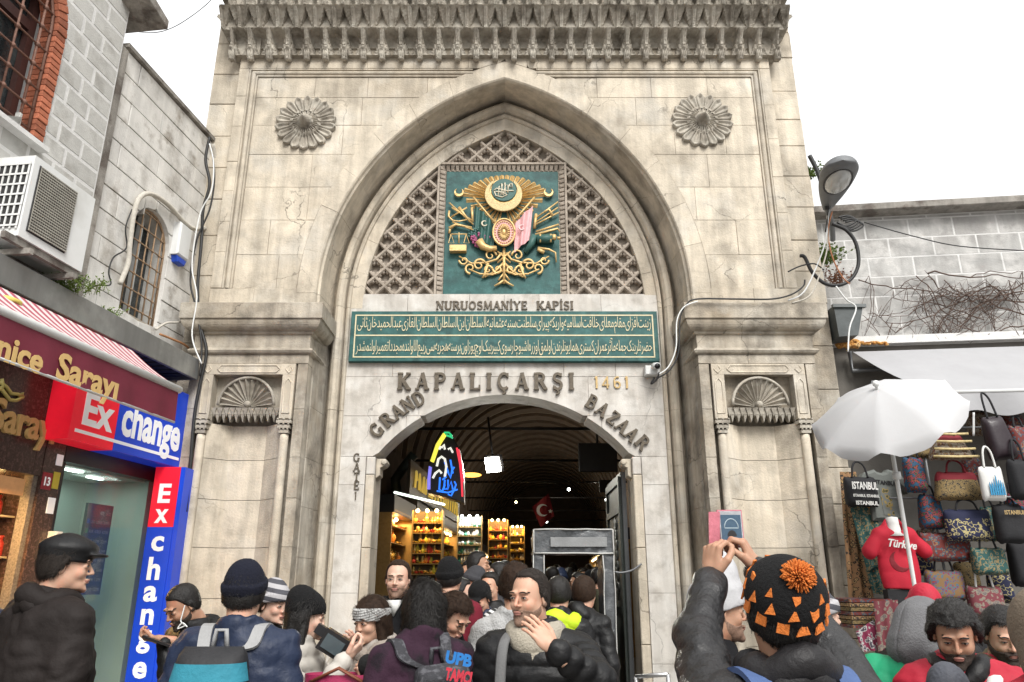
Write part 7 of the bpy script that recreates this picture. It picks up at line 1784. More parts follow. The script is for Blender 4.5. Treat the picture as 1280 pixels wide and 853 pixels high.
def person(key, eye, Y, heading, label, coat, face=None, pitch=0, roll=0, sex='m', skin=None, hair=('short', None), hat=None, beard=None, lean=0, arms=None, cm=None, o=None, res=.014, trousers=None, group=None, height=None, extra=None, hres=.0042, cat='person'):
    "eye: photo position of the point between the eyes; Y: distance"
    skin = skin or SK1; o = o or {}; p = W(eye[0], eye[1], Y); lr = math.radians(lean); heading_r = math.radians(heading)
    # canonical figure 1.75 m tall, eyes at 1.635 (before any lean)
    ez = .95+(1.635-.95)*math.cos(lr); s = p.z/ez if height is None else height/1.75
    def ln(q):
        q = np.array(q, float); y, z = q[1], q[2]-.95; return np.array((q[0], y*math.cos(lr)-z*math.sin(lr), y*math.sin(lr)+z*math.cos(lr)+.95))
    hc = ln((0, 0, 1.635)); fwd = Matrix.Rotation(heading_r, 3, 'Z') @ Vector(hc*[1, 1, 0])
    root_xy = Vector((p.x, p.y, 0))-Vector((fwd.x, fwd.y, 0))*s; dz = 0 if height is None else p.z-hc[2]*s
    RZ = Matrix.Rotation(-heading_r, 3, 'Z')
    def loc(w): return np.array(RZ @ (Vector(w)-Vector((root_xy.x, root_xy.y, dz))))/s
    def locd(v): return np.array(RZ @ Vector(v))
    b = o.get('bulk', 1.0)
    J = {'lean': lr, 'Rl': None}
    for sd, sg in (('L', 1), ('R', -1)):
        J['S'+sd] = ln((sg*.185*(b*.3+.7), .035, 1.395))
    hands = []
    for sd, sg in (('L', 1), ('R', -1)):
        a = (arms or {}).get(sd)
        if a is None:
            E, H = J['S'+sd]+np.array((sg*.055, .03, -.28)), J['S'+sd]+np.array((sg*.045, -.07, -.53)); hd = (0, -.2, -1); pn = (-sg, 0, 0); pose = 'relax'
        else:
            H0 = loc(a[0]); E, H = ik(J['S'+sd], H0, a[4] if len(a) > 4 else (sg*.6, .3, -1)); hd = locd(a[1]); pn = locd(a[2]); pose = a[3]
        J['E'+sd], J['W'+sd] = E, H; hands.append((sd, sg, H, hd, pn, pose))
    yaw = (face if face is not None else heading)-heading; RH = rotm(yaw, pitch, roll)
    def HT(V): return (V-np.array((0, .045, -.12)))@RH.T+np.array((0, .045, -.12))+hc     # the head turns on the top of the neck
    # ---- body mesh: head, neck, trunk, arms, hands
    Vs, Fs = [], []; n = 0
    V, F = head_mesh(sex, hres); Vh = HT(V)
    # lower neck stays on the shoulders
    k = np.clip((V[:, 2]+.19)/.09, 0, 1)[:, None]; Vh = Vh*k+(V+hc)*(1-k); Vs.append(Vh); Fs.append(F); n += len(V)
    for sd, sg, H, hd, pn, pose in hands:
        V, F = hand_geo(pose, .0038 if hres < .005 else .007); V = V.copy()
        if sg < 0: V[:, 0] *= -1; F = F[:, ::-1]
        z_ = -np.array(hd, float); z_ /= np.linalg.norm(z_); y_ = -np.array(pn, float); y_ = y_-z_*(y_@z_); y_ /= np.linalg.norm(y_)+1e-9; x_ = np.cross(y_, z_)
        V = V@np.array([x_, y_, z_])+H; Vs.append(V); Fs.append(F+n); n += len(V)
    mb = MB()
    mb.tube([ln((0, .03, 1.0)), ln((0, .03, 1.2)), ln((0, .035, 1.38))], [.10, .12, .10], 12)
    for sd in 'LR': mb.tube([ln((0, .035, 1.38)), J['S'+sd], J['E'+sd], J['E'+sd]*.03+J['W'+sd]*.97], [.05, .05, .042, .026], 8)
    mb.tube([ln((0, .045, 1.50)), ln((0, .035, 1.36))], [.05, .07], 10)
    bv = np.array(mb.V); bf = [[i+n for i in f] for f in mb.F]
    V = np.concatenate(Vs+[bv]); F = np.concatenate(Fs).tolist()+bf
    body = obj('person', V, F, skin, None, smooth=True, base=True); o0 = ORG[body.name].copy()
    def add(name, V, F, m): return obj(name, V, F, m, body, smooth=True)
    # garments
    lo = np.minimum.reduce([J[k_] for k_ in ('SL', 'SR', 'EL', 'ER', 'WL', 'WR')])-.12; hi = np.maximum.reduce([J[k_] for k_ in ('SL', 'SR', 'EL', 'ER', 'WL', 'WR')])+.12
    tq = [ln((x_, y_, z_)) for x_ in (-.27*b, .27*b) for y_ in (-.22, .24) for z_ in (o.get('hem', .78)-.02, 1.56)]
    lo = np.minimum(lo, np.min(tq, 0)); hi = np.maximum(hi, np.max(tq, 0))
    V, F = nets(coat_sdf(J, o), lo, hi, res); add(o.get('name', 'coat'), V, F, coat)
    if 'legs' not in GEOC:
        def lg(P):
            S_ = np.stack([np.abs(P[:, 0]), P[:, 1], P[:, 2]], -1); return smin(smin(cap(S_, (.09, .01, .92), (.10, .0, .50), .095, .07), cap(S_, (.10, .0, .5), (.105, .02, .08), .07, .06), .03), ell(P, (0, .01, .93), (.17, .13, .12)), .04)
        GEOC['legs'] = nets(lg, (-.25, -.15, .03), (.25, .16, 1.06), .022)
        GEOC['shoes'] = nets(lambda P: smin(ell(np.stack([np.abs(P[:, 0]), P[:, 1], P[:, 2]], -1), (.105, -.05, .045), (.05, .13, .045)), ell(np.stack([np.abs(P[:, 0]), P[:, 1], P[:, 2]], -1), (.105, .03, .07), (.045, .06, .07)), .02), (-.17, -.2, 0), (.17, .12, .15), .016)
    add('trousers', *GEOC['legs'], trousers or mat('dark_trousers', (.02, .022, .03), .8, .2, 9, .2, 60)); add('shoes', *GEOC['shoes'], BLKM)
    # hair and face
    hk, hm = hair
    if hk:
        V, F = cached(('hair', hk, sex, hres), hair_sdf(hk, sex), (-.15, -.15, -.30), (.15, .17, .16), max(hres, .0045)*1.1)
        if hres < .006 or hk == 'wavy':
            r_ = np.random.default_rng(len(PEOPLE)+5); n_ = {'short': 2600, 'recede': 2000, 'buzz': 1500, 'crop': 3000, 'curly': 3600, 'long': 2600, 'wavy': 4500}[hk]
            L = {'short': .016, 'recede': .010, 'buzz': .004, 'crop': .022, 'curly': .016, 'long': .055, 'wavy': .05}[hk]; p_ = V[r_.integers(0, len(V), n_)]; nn_ = p_-np.array((0, .014, np.minimum(0, p_[:, 2].min()*0)))
            if hk in ('long', 'wavy'): nn_[:, 2] = np.where(p_[:, 2] < 0, 0, nn_[:, 2])
            nn_ /= np.linalg.norm(nn_, axis=1)[:, None]+1e-9
            fl_ = np.array((0, .35, -1.))+(r_.normal(size=(n_, 3))*(.9 if hk == 'curly' else .6 if hk == 'wavy' else .35)); fl_ = np.where((p_[:, 2] > .09)[:, None], np.array((0, .6 if hk != 'crop' else -.8, .0))+r_.normal(size=(n_, 3))*.4, fl_)
            fl_ -= nn_*(fl_*nn_).sum(1)[:, None]; fl_ /= np.linalg.norm(fl_, axis=1)[:, None]+1e-9; sw = np.cross(fl_, nn_)*r_.uniform(.0006, .0014, (n_, 1))
            Ls = L*r_.uniform(.6, 1.3, (n_, 1)); lift = r_.uniform(.05, .32, (n_, 1)) if hk not in ('long', 'wavy') else r_.uniform(.0, .3 if hk == 'wavy' else .12, (n_, 1))
            mid = p_+fl_*Ls*.5+nn_*Ls*lift*.6+nn_*.001; tip = p_+fl_*Ls+nn_*Ls*(lift*.9-.12 if hk in ('long', 'wavy') else lift)+sw*(4 if hk == 'curly' else 0)
            b0 = len(V); V = np.concatenate([V, p_-sw-nn_*.002, p_+sw-nn_*.002, mid+sw*.8, mid-sw*.8, tip]); ii = np.arange(n_)
            F = F.tolist()+np.stack([b0+ii, b0+n_+ii, b0+2*n_+ii, b0+3*n_+ii], 1).tolist()+np.stack([b0+3*n_+ii, b0+2*n_+ii, b0+4*n_+ii], 1).tolist()
        add('hair', HT(V), F, hm or HBLK)
    if hat:
        V, F = cached(('hat', hat[0], hres), hat_sdf(hat[0]), (-.16, -.21, -.26), (.16, .21, .26), max(hres, .0045)*1.1); ht = add('hood' if hat[0] == 'hood' else 'headband' if hat[0] == 'band' else 'hat', HT(V), F, hat[1])
    if beard:
        def bs(P):
            x, y, z = np.abs(P[:, 0]), P[:, 1], P[:, 2]; d = head_sdf(P, sex, False)-(.0024 if beard[0] == 'stubble' else .007)+nz(P, 160)*.001
            line = interp(y, [-.12, -.08, -.05, -.02, .01, .02], [-.050, -.052, -.058, -.045, -.02, .3]); line = np.where((x < .030) & (y < -.075), -.049, line)
            r = z-line; mo = ell(P, (0, -.10, -.065), (.022, .03, .010)); return smax(smax(d, r, .006), -mo, .004)
        V, F = cached(('beard', beard[0], sex, hres), bs, (-.09, -.13, -.14), (.09, .05, .03), hres*.9); add('beard', HT(V), F, beard[1])
    if hres < .006 and (o.get('face', 1)):
        V, F = cached(('lips', sex), lambda P: smax(head_sdf(P, sex, False)-.0006, ell(P, (0, -.098, -.0650), (.0225, .02, .0105)), .002), (-.03, -.12, -.085), (.03, -.08, -.045), .0026); add('lips', HT(V), F, LIPM)
        def br(P):
            x = np.abs(P[:, 0]); ar = P[:, 2]-(.0195+.004*np.sin((x-.012)/.036*PI)); return smax(head_sdf(P, sex, False)-.0028, np.sqrt((np.maximum(np.abs(x-.031)-.016, 0))**2+ar**2)-.0027+P[:, 1]*0, .002)+np.maximum(0, P[:, 1]+.03)*2
        V, F = cached(('brow', sex), br, (-.06, -.12, .0), (.06, -.04, .04), .0026); add('eyebrows', HT(V), F, hm if hm in (HBRN, HGRY) else HBLK)
        for sg in (-1, 1):
            e = MB(); e.ball((sg*.0305, -.0845, -.003), (.0118, .0058, .0044), 12, 8); q = len(e.V); e.m = 1; e.ball((sg*.0305, -.0892, -.0028), (.0050, .0024, .0042), 10, 6)
            e.tube([(sg*(.0305-.014), -.0850, -.002), (sg*(.0305-.007), -.0905, .0018), (sg*.0305, -.0915, .0024), (sg*(.0305+.007), -.0895, .0018), (sg*(.0305+.014), -.0840, -.001)], .0016, 5)
            Vv = HT(np.array(e.V)); ob_ = obj('eye', Vv, e.F, [EYEW, IRIS], body, smooth=True, mi=e.I)
    info = dict(body=body, J=J, s=s, HT=HT, ln=ln, loc=loc, hc=hc, add=add)
    if extra: extra(info)
    # move the finished figure into place
    M = Matrix.Rotation(heading_r, 3, 'Z'); body.location = Vector((root_xy.x, root_xy.y, dz))+M @ (o0*s); body.rotation_euler = (0, 0, heading_r); body.scale = (s, s, s)
    tag(body, label, cat, group)
    info['M'] = Matrix.Translation((root_xy.x, root_xy.y, dz)) @ M.to_4x4() @ Matrix.Scale(s, 4); PEOPLE[key] = info; return info
def scarf(m, r=.05, R=.085, z=1.475, tails=0):
    def f(i):
        mb = MB(); P = []
        for q in range(25):
            t = 2*PI*q/24; P.append(i['ln']((R*math.cos(t), .035+R*.95*math.sin(t)-.012*math.sin(-t), z-.05*(-math.sin(t) if math.sin(t) < 0 else 0)-.02*math.sin(t*3))))
        mb.tube(P, [r*(1+.12*math.sin(q*1.3)) for q in range(25)], 12)
        P2 = [p_-np.array((0, 0, .035)) for p_ in P]; mb.tube(P2, [r*.85*(1+.15*math.cos(q*1.7)) for q in range(25)], 12)
        if tails:
            for sg in (-1, 1): mb.tube([i['ln']((sg*.03, -.06, z-.04)), i['ln']((sg*.05, -.125, z-.2)), i['ln']((sg*.06, -.15, z-.42))], [.04, .045, .04], 8, flat=.5)
        i['add']('scarf', np.array(mb.V), mb.F, m)
    return f
def backpack(info, m, label, m2=None, strap=None, w=.15, h=.23, dpt=.11, z=1.16, off=0, group=None, patch=None, tilt=0):
    "a thing of its own carried on the back of a figure"
    M = info['M']; ln = info['ln']; e = empty('backpack', M @ Vector(ln((0, .25, .95))), label, 'backpack', group); R = Matrix.Rotation(tilt, 3, 'Y')
    def X(q): q = Vector(q); c = Vector((off, .2, z)); q = c+R @ (q-c); return M @ Vector(ln(q))
    def f(u, v):
        t = u*2*PI; zz = v*2-1; pr = (1-abs(zz)**5)**.5; cu, su = math.cos(t), math.sin(t)
        return X((off+w*math.copysign(abs(cu)**.6, cu)*(.9+.1*pr)*(1-.12*max(0, zz)), .24+dpt*math.copysign(abs(su)**.7, su)*pr, z+h*zz))
    mb = MB(); mb.grid(f, 32, 16, True); mb.build('pack_body', m, e)
    mb = MB(); mb.grid(lambda u, v: X((off+w*.78*math.copysign(abs(math.cos(u*2*PI))**.6, math.cos(u*2*PI)), .30+.085*max(0, math.sin(u*2*PI)) if math.sin(u*2*PI) > 0 else .30, z-h*.42+h*.42*(v*2-1))), 24, 8, True); mb.build('front_pocket', m2 or m, e)
    mb = MB(); mb.grid(lambda u, v: X((off+w*1.01*(1-.1*v)*math.cos(PI*u), .245+(dpt*1.03)*math.sin(PI*u)**.7, z+h*(.45+.30*v))), 24, 4); mb.build('lid_panel', m2 or m, e)
    mb = MB(); mb.tube([X((off-.03, .17, z+h*.95)), X((off-.02, .17, z+h+.06)), X((off+.02, .17, z+h+.06)), X((off+.03, .17, z+h*.95))], .011, 6); mb.build('grab_handle', strap or m, e)
    mb = MB(); mb.tube([X((off-w*.7, .30+dpt*.0+.03, z+h*.25)), X((off, .30+.055, z+h*.33)), X((off+w*.7, .33, z+h*.25))], .006, 5); mb.build('zip', BLKM, e)
    for sg in (-1, 1):
        mb = MB(); P = [X((off+sg*.06, .18, z+h*.9)), X((sg*.10, .165, 1.42)), X((sg*.115, .10, 1.492)), X((sg*.12, .0, 1.487)), X((sg*.125, -.10, 1.40)), X((sg*.13, -.145, 1.25)), X((sg*.16, -.10, 1.08)), X((sg*.19, .05, .98)), X((off+sg*w*.9, .2, z-h*.8))]
        Ps = smooth_path(P, 4); V = []; F = []
        for i, p in enumerate(Ps):
            d = (Ps[min(i+1, len(Ps)-1)]-Ps[max(i-1, 0)]).normalized(); sd = (M.to_3x3() @ Vector((1, 0, 0))).normalized(); n_ = d.cross(sd).normalized(); hw = .026*info['s']
            V += [p-sd*hw-n_*.006, p+sd*hw-n_*.006, p+sd*hw+n_*.008, p-sd*hw+n_*.008]
        for i in range(len(Ps)-1):
            for k in range(4): F.append((i*4+k, i*4+(k+1) % 4, i*4+4+(k+1) % 4, i*4+4+k))
        obj('shoulder_strap', V, F, strap or m, e, smooth=False)
    return e
# ================================================================ THE PEOPLE IN THE PHOTOGRAPH
def cl(name, c, rough=.85, bump=.25, bs=50, **k): return mat(name, c, rough, .14, 7, bump, bs, spec=k.pop('spec', .3), **k)
C_BLKBRN = cl('black_brown_nylon', (.018, .0145, .0135), .7, .3, 30, spec=.15); C_BLK = cl('black_nylon', (.0065, .0065, .007), .5, .3, 26, spec=.3); C_NAVY = cl('navy_nylon', (.014, .022, .048), .5, .3, 26, spec=.3)
C_WHT = cl('off_white_puffer', (.42, .395, .355), .6, .1, 30); C_PURP = cl('plum_check_wool', (.03, .011, .023), .9, .4, 40, col2=[(.012, .008, .012)], c2scale=9); C_SUIT = cl('black_suit', (.007, .007, .008), .85, spec=.15)
C_BEIGE = cl('pale_beige_jacket', (.38, .345, .31), .7); C_GREYW = cl('light_grey_knit', (.38, .38, .375), .9, .6, 90); C_BURG = cl('burgundy_wool', (.12, .008, .018), .9); C_HIVIS = cl('hi_vis_yellow', (.45, .62, .02), .6); C_LEATH = cl('black_leather', (.007, .0065, .007), .38, .6, 24, spec=.5)
C_GREEN = cl('bright_green_nylon', (.010, .28, .13), .55, .12, 30); C_REDJ = cl('red_jacket', (.36, .012, .03), .65, .15, 30); C_HOODG = cl('grey_marl_fleece', (.15, .15, .155), .95, .5, 120); C_BRNH = cl('taupe_knit', (.17, .135, .10), .95, .6, 90); C_QUILT = cl('grey_quilted', (.07, .075, .09), .6)
H_BLK = cl('black_knit', (.006, .006, .0065), .95, .6, 120); H_NAVY = cl('navy_fleece', (.006, .007, .015), .95, .4, 90); H_WHTK = cl('grey_white_knit', (.42, .42, .41), .9, .5, 90); H_STR = striped('striped_knit', (.05, .05, .06), (.35, .34, .35), (.2, 0, 1), 0, .05, .5); H_WHT = cl('white_cloth_hat', (.42, .42, .43), .8, .3, 30)
SC_CRM = cl('cream_knit_scarf', (.40, .36, .29), .95, .8, 110); SC_STR = striped('black_white_scarf', (.02, .02, .02), (.55, .55, .55), (.5, 0, 1), 0, .04, .5); SC_BGE = cl('beige_scarf', (.32, .275, .235), .95, .6, 60); SC_PUR = cl('violet_grey_scarf', (.06, .05, .09), .95, .5, 60); GLOVE = cl('black_glove', (.01, .01, .01), .9, .4, 80)
# 1 flat cap man at far left
person('cap_man', (80, 705), 3.75, 150, 'man in a black flat cap and bulky dark jacket at far left, looking right', C_BLKBRN, face=112, pitch=4, skin=SK1, hair=('crop', HGRY), hat=('flatcap', C_BLK), o={'bulk': 1.28, 'collar': 1, 'seed': 1, 'wrinkle': 1.2}, res=.012, extra=scarf(C_BLKBRN, .045, .088, 1.49))
person('left_edge', (-28, 722), 4.6, 60, 'person in navy cut off by the left edge of the picture', C_NAVY, o={'seed': 2, 'face': 0}, hres=.007, hair=('short', HBLK))
# 3 phone man leaning on the gate corner
hw = W(203, 800, 4.35)
person('phone_man', (240, 747), 4.55, -42, 'young man in a black coat, head bowed over his phone, beside the tall sign', C_BLK, face=-38, pitch=32, skin=SK2, hair=('buzz', HBLK), beard=('stubble', BEARD), arms={'L': (hw, (-.85, -.3, .1), (.2, .0, 1), 'hold'), 'R': None}, o={'bulk': 1.02, 'hoodback': 1, 'seed': 3}, res=.013)
ph = empty('phone', W(196, 800, 4.33), 'black phone held low in the hand of the bowed young man', 'phone'); c = W(195, 801, 4.28)
MB().obox(c, (-.065, -.02, .025), (.012, -.034, .0), (.004, 0, .005)).build('phone_body', BLKM, ph)
cable('earphone_cord', [W(x, y, 4.42) for x, y in ((231, 757), (228, 768), (226, 777), (231, 782), (222, 786), (228, 779), (234, 784))], .0035, PLASTW, 'white earphone cord dangling from the bowed young man')
# 5 woman in a knitted hat, 4 man in navy with rucksack, 6 woman in white
person('knit_hat', (343, 752), 4.7, 110, 'woman in a striped knitted hat half hidden behind the man in navy', C_BLK, face=60, pitch=10, sex='f', skin=SK3, hair=('short', HBRN), hat=('beanie', H_STR), o={'seed': 4})
n4 = person('navy_man', (306, 741), 3.55, 182, 'broad man in a navy jacket and navy beanie seen from behind', C_NAVY, skin=SK1, hair=('short', HBLK), hat=('beanie', H_NAVY), o={'bulk': 1.22, 'seed': 5, 'face': 0, 'wrinkle': 1.1}, res=.011)
TEALB = cl('teal_rucksack_cloth', (.03, .20, .27), .6); STRG = cl('pale_grey_strap', (.27, .27, .27), .6)
backpack(n4, cl('black_rucksack_cloth', (.02, .02, .022), .6), 'teal and black rucksack with pale grey straps on the man in navy', TEALB, STRG, w=.155, h=.235, z=1.19, off=.03)
hcam = W(433, 822, 3.85)
person('white_woman', (380, 769), 4.0, 78, 'woman in a black beanie and off-white quilted jacket, in profile, holding a camera', C_WHT, face=98, pitch=6, sex='f', skin=SK3, hair=('long', HBLK), hat=('slouch', H_BLK), arms={'R': (hcam, (.6, .3, .5), (-.3, .3, .6), 'hold'), 'L': (W(428, 812, 4.3), (.5, -.5, .4), (0, -.4, .6), 'hold')}, o={'bulk': 1.02, 'puff': 1, 'seed': 6}, res=.012)
cme = empty('camera', W(415, 800, 4.05), 'black camera held out in front of the woman in white', 'camera'); c = W(418, 806, 3.98)
MB().obox(c, (.055, .02, -.035), (.0, .03, .0), (.028, 0, .045)).build('camera_body', BLKM, cme); MB().obox(c+Vector((-.055, -.01, .06)), (.035, .0, -.02), (0, .02, 0), (.012, 0, .02)).build('flash', BLKM, cme); MB().obox(c+Vector((0, -.035, 0)), (.042, .012, -.027), (0, .003, 0), (.018, 0, .03)).build('screen', mat('camera_screen', (.06, .08, .09), .15, .1, 10, 0, spec=.7), cme)
# 7 girl in the grey headband
person('headband_girl', (470, 771), 4.05, -25, 'young woman in a pale grey knitted headband looking down', C_BEIGE, face=-38, pitch=13, sex='f', skin=SK1, hair=('long', HBRN), hat=('band', H_WHTK), arms={'L': (W(459, 852, 3.8), (-.3, -.3, .9), (-.5, .5, 0), 'fist'), 'R': None}, o={'bulk': 1.0, 'seed': 7}, res=.012, extra=scarf(SC_BGE, .048, .085, 1.485, 1))
gl_ = MB().ball(W(459, 832, 3.77), (.045, .04, .05), 12, 8); gl_.tube([W(459, 832, 3.77), W(461, 856, 3.8)], [.04, .035], 10); o_ = gl_.build('mitten', GLOVE, None); tag(o_, 'black mitten on the raised hand of the young woman in the headband', 'mitten')
bgx = empty('handbag', W(440, 850, 3.8), 'crimson and brown leather handbag at the bottom by the woman in the headband', 'handbag'); c = W(430, 893, 3.75)
mb = MB(); mb.grid(lambda u, v: (c.x+.19*math.copysign(abs(math.cos(u*2*PI))**.5, math.cos(u*2*PI)), c.y+.07*math.sin(u*2*PI), c.z-.15+.32*v), 24, 6, True); mb.build('bag_body', cl('crimson_leather', (.33, .03, .09), .45), bgx)
mb = MB(); mb.tube([c+Vector((-.15, -.06, .14)), c+Vector((-.02, -.08, .20)), c+Vector((.17, -.07, .10))], .02, 8, flat=.4); mb.build('leather_strap', cl('brown_leather', (.16, .05, .025), .45), bgx)
# 8 man in the doorway
person('door_man', (497.5, 723), 5.35, -4, 'balding man in a black coat and white shirt staring at the camera from the doorway', C_SUIT, face=-3, pitch=2, skin=SK3, hair=('recede', HBRN), beard=('stubble', STUB), o={'seed': 8}, hres=.0036, extra=lambda i: i['add']('shirt_collar', *(lambda m: (np.array(m.V), m.F))(MB().prism([(-.05, 1.50), (0, 1.40), (.05, 1.50)], -.095, -.04)), WHTCL))
# 9 woman with dark wavy hair, 10 man beside her
n9 = person('wavy_woman', (528, 757), 3.75, 203, 'woman with loose black wavy hair and a plum checked coat seen from behind', C_PURP, face=190, pitch=8, sex='f', skin=SK1, hair=('wavy', HBLK), o={'bulk': 1.12, 'seed': 9, 'face': 0}, res=.012)
bp = backpack(n9, cl('grey_black_marl_cloth', (.035, .035, .04), .8, .5, 90, col2=[(.09, .09, .10)], c2scale=30), 'dark marl rucksack with blue and red lettering patches on the plum coat', None, None, w=.14, h=.20, z=1.19, off=-.05, tilt=.1)
c = W(574, 834, 3.36); 
for txt, dz_, m_ in (('UPB', .02, cl('blue_applique', (.02, .16, .45), .7)), ('TAMCI', -.045, cl('red_applique', (.45, .03, .05), .7))):
    put_text('patch', txt, c+Vector((-.06, 0, dz_)), (.97, .1, -.18), (.18, 0, 1), .045, m_, bp, width=.11, bold=.05, depth=.004)
person('brown_hair', (560, 757), 4.35, 70, 'man with short brown hair bending his head, between the dark haired woman and the doorway', C_SUIT, face=52, pitch=38, skin=SK1, hair=('crop', HBRN), o={'seed': 10, 'face': 1})
# 16 burgundy, 15 woman in cap, 17 profile man
person('burgundy', (563, 722), 5.9, 160, 'person in a burgundy coat and black hat walking into the hall', C_BURG, hair=('short', HBLK), hat=('beanie', H_BLK), o={'seed': 11, 'bulk': 1.1, 'face': 0}, hres=.007, res=.018)
person('cap_woman', (604, 743), 6.2, -5, 'older woman in a black cap and striped scarf just inside the doorway', C_NAVY, face=-22, pitch=22, sex='f', skin=SK1, hair=('short', HBLK), hat=('cap', H_BLK), o={'seed': 12, 'bulk': 1.08}, res=.016, extra=scarf(SC_STR, .05, .085, 1.48, 1))
person('profile_man', (598, 706), 8.4, 70, 'dark haired man in a black suit in profile before the lit jewellery stand', C_SUIT, face=80, skin=SK2, hair=('short', HBLK), o={'seed': 13}, hres=.007, res=.02)
# 11 grey knit man, 12 the man in the centre
person('grey_knit', (645, 733), 4.5, 175, 'tall man in a light grey knitted pullover behind the man with the cream scarf', C_GREYW, skin=SK1, hair=('crop', HBRN), o={'bulk': 1.05, 'seed': 14, 'face': 0}, res=.013)
hd = W(691, 811, 3.13)
n12 = person('centre_man', (668, 745), 3.5, -8, 'bearded man in the centre with a cream scarf, one hand at his mouth', C_BLK, face=-36, pitch=3, skin=SK1, hair=('recede', HGRY), beard=('stubble', STUB), arms={'L': (hd, (-.66, .04, .72), (-.3, .6, -.1), 'flat', (1, -.1, -.8)), 'R': None}, o={'bulk': 1.16, 'puff': 1, 'seed': 15}, res=.010, hres=.0034, extra=scarf(SC_CRM, .052, .09, 1.485))
M = n12['M']; P = [M @ Vector(n12['ln'](q)) for q in ((.13, .05, 1.50), (-.02, -.14, 1.40), (-.13, -.165, 1.28), (-.20, -.16, 1.05), (-.24, -.10, .9))]
P = [M @ Vector(n12['ln'](q)) for q in ((-.10, .04, 1.492), (-.125, -.10, 1.44), (-.13, -.165, 1.30), (-.13, -.180, 1.12), (-.14, -.165, .95))]
st = MB().tube(smooth_path(P, 5), .024, 8, flat=.35).build('bag_strap', cl('grey_webbing', (.12, .12, .12), .7)); tag(st, 'grey bag strap over the shoulder of the man with the cream scarf', 'strap')
# 13 hi-vis, 14 black coat
person('hivis', (699, 742), 5.7, 165, 'man with a hi-vis yellow collar and dark jacket beyond the man in the centre', C_BLK, hair=('short', HBLK), o={'seed': 16, 'face': 0}, res=.017, hres=.006, extra=scarf(C_HIVIS, .06, .115, 1.45))
person('black_coat', (731, 741), 5.9, 150, 'person in a black hooded coat stooping through the metal detector', C_BLK, hair=('short', HBRN), lean=14, o={'seed': 17, 'bulk': .98, 'hoodback': 1, 'face': 0}, res=.016, hres=.006)
# 26 the photographer in leather
hl = W(889, 703, 2.42); hr = W(936, 700, 2.42)
n26 = person('leather_man', (968, 764), 2.02, 186, 'man in a black leather jacket and orange bobble hat raising a phone to the gate', C_LEATH, face=182, pitch=-22, skin=SK2, hair=('short', HBLK), hat=('bobble', H_BLK), arms={'L': (hl, (.12, .05, 1), (.85, .5, .1), 'grip', (1, .15, -.9)), 'R': (hr, (-.35, .05, .95), (-.9, .4, .1), 'grip', (-1, .1, -.7))}, o={'bulk': 1.16, 'seed': 18, 'face': 0, 'wrinkle': .65, 'name': 'leather_jacket'}, res=.0085, extra=scarf(cl('dark_leather_collar', (.012, .011, .012), .5), .045, .088, 1.505))
i = n26; ORANGE = cl('orange_wool', (.60, .17, .035), .95, .5, 120)
mb = MB(); pc = np.array((0, .085, .115)); rr = random.Random(2)
for q in range(900):
    a = rr.uniform(0, 2*PI); zc_ = rr.uniform(-1, 1); d = np.array((math.sqrt(1-zc_*zc_)*math.cos(a), math.sqrt(1-zc_*zc_)*math.sin(a), zc_)); L = rr.uniform(.034, .045); t = np.cross(d, (0.3, .5, .8)); t /= np.linalg.norm(t)
    P = i['HT'](np.array([pc+d*.008, pc+d*L*.7+t*.001, pc+d*L+t*.003])); mb.tube(P, [.0028, .0028, .0022], 3)
V_ = np.array(mb.V)
mm = Matrix(i['M']); b_ = i['body']
pom = obj('pompom', [tuple(mm @ Vector(v)) for v in V_], mb.F, ORANGE, None, smooth=True)
def reparent(o, body):     # clothing added after the figure was placed
    bpy.context.view_layer.update(); o.parent = body; o.matrix_parent_inverse = body.matrix_world.inverted()
reparent(pom, b_)
mb = MB()    # orange patches knitted round the hat
for ring_, zz, nn, sz in ((0, .022, 12, .017), (1, .058, 12, .013), (0, .088, 9, .010)):
    for q in range(nn):
        a = 2*PI*(q+.5*ring_)/nn; z = zz+.0*math.sin(a); 
        cx_, cy_, cz_ = .0, .018, .043
        rx, ry, rz = .0955, .114, .0985; k = math.sqrt(max(0, 1-((z-cz_)/rz)**2)); z2 = z-.02*math.sin(a)
        dv = np.array((rx*k*math.cos(a), cy_+ry*k*math.sin(a), z2))-np.array((0, cy_, cz_)); dv /= np.linalg.norm(dv); HV = GEOC[('hat', 'bobble', .0042)][0]-np.array((0, cy_, cz_)); hn = np.linalg.norm(HV, axis=1); p0 = HV[np.argmax((HV@dv)/hn)]+np.array((0, cy_, cz_)); n_ = np.array((math.cos(a), math.sin(a), .2)); n_ /= np.linalg.norm(n_); t = np.array((-math.sin(a), math.cos(a), 0)); u_ = np.cross(n_, t)
        sh_ = rr.choice(([(-1, -1), (1, -.7), (.2, 1)], [(-1, .8), (1, 1), (.9, -.2), (-.3, -1)], [(-.8, -1), (.9, -1), (1, .6), (-.6, 1)]))
        Q_ = [p0-n_*.003+t*a_*sz+u_*b2*sz*1.2 for a_, b2 in sh_]; Q2 = [q_+n_*.005 for q_ in Q_]; nq = len(Q_); Vv = i['HT'](np.array(Q_+Q2))
        mb.add([tuple(mm @ Vector(v)) for v in Vv], [tuple(range(nq, 2*nq))]+[(k_, (k_+1) % nq, nq+(k_+1) % nq, nq+k_) for k_ in range(nq)])
pt = mb.build('knitted_patches', ORANGE, None); pt['kind'] = 'stuff'; reparent(pt, b_)
BLUES = cl('blue_strap_cloth', (.06, .10, .22), .75)
backpack(n26, cl('dark_blue_pack', (.035, .06, .14), .75), 'blue rucksack whose straps cross the leather jacket, low at the bottom edge', None, BLUES, w=.16, h=.22, z=1.0, dpt=.09)
ph = empty('phone', W(905, 660, 2.45), 'phone in a pink flip case held up, its screen showing the gate', 'phone')
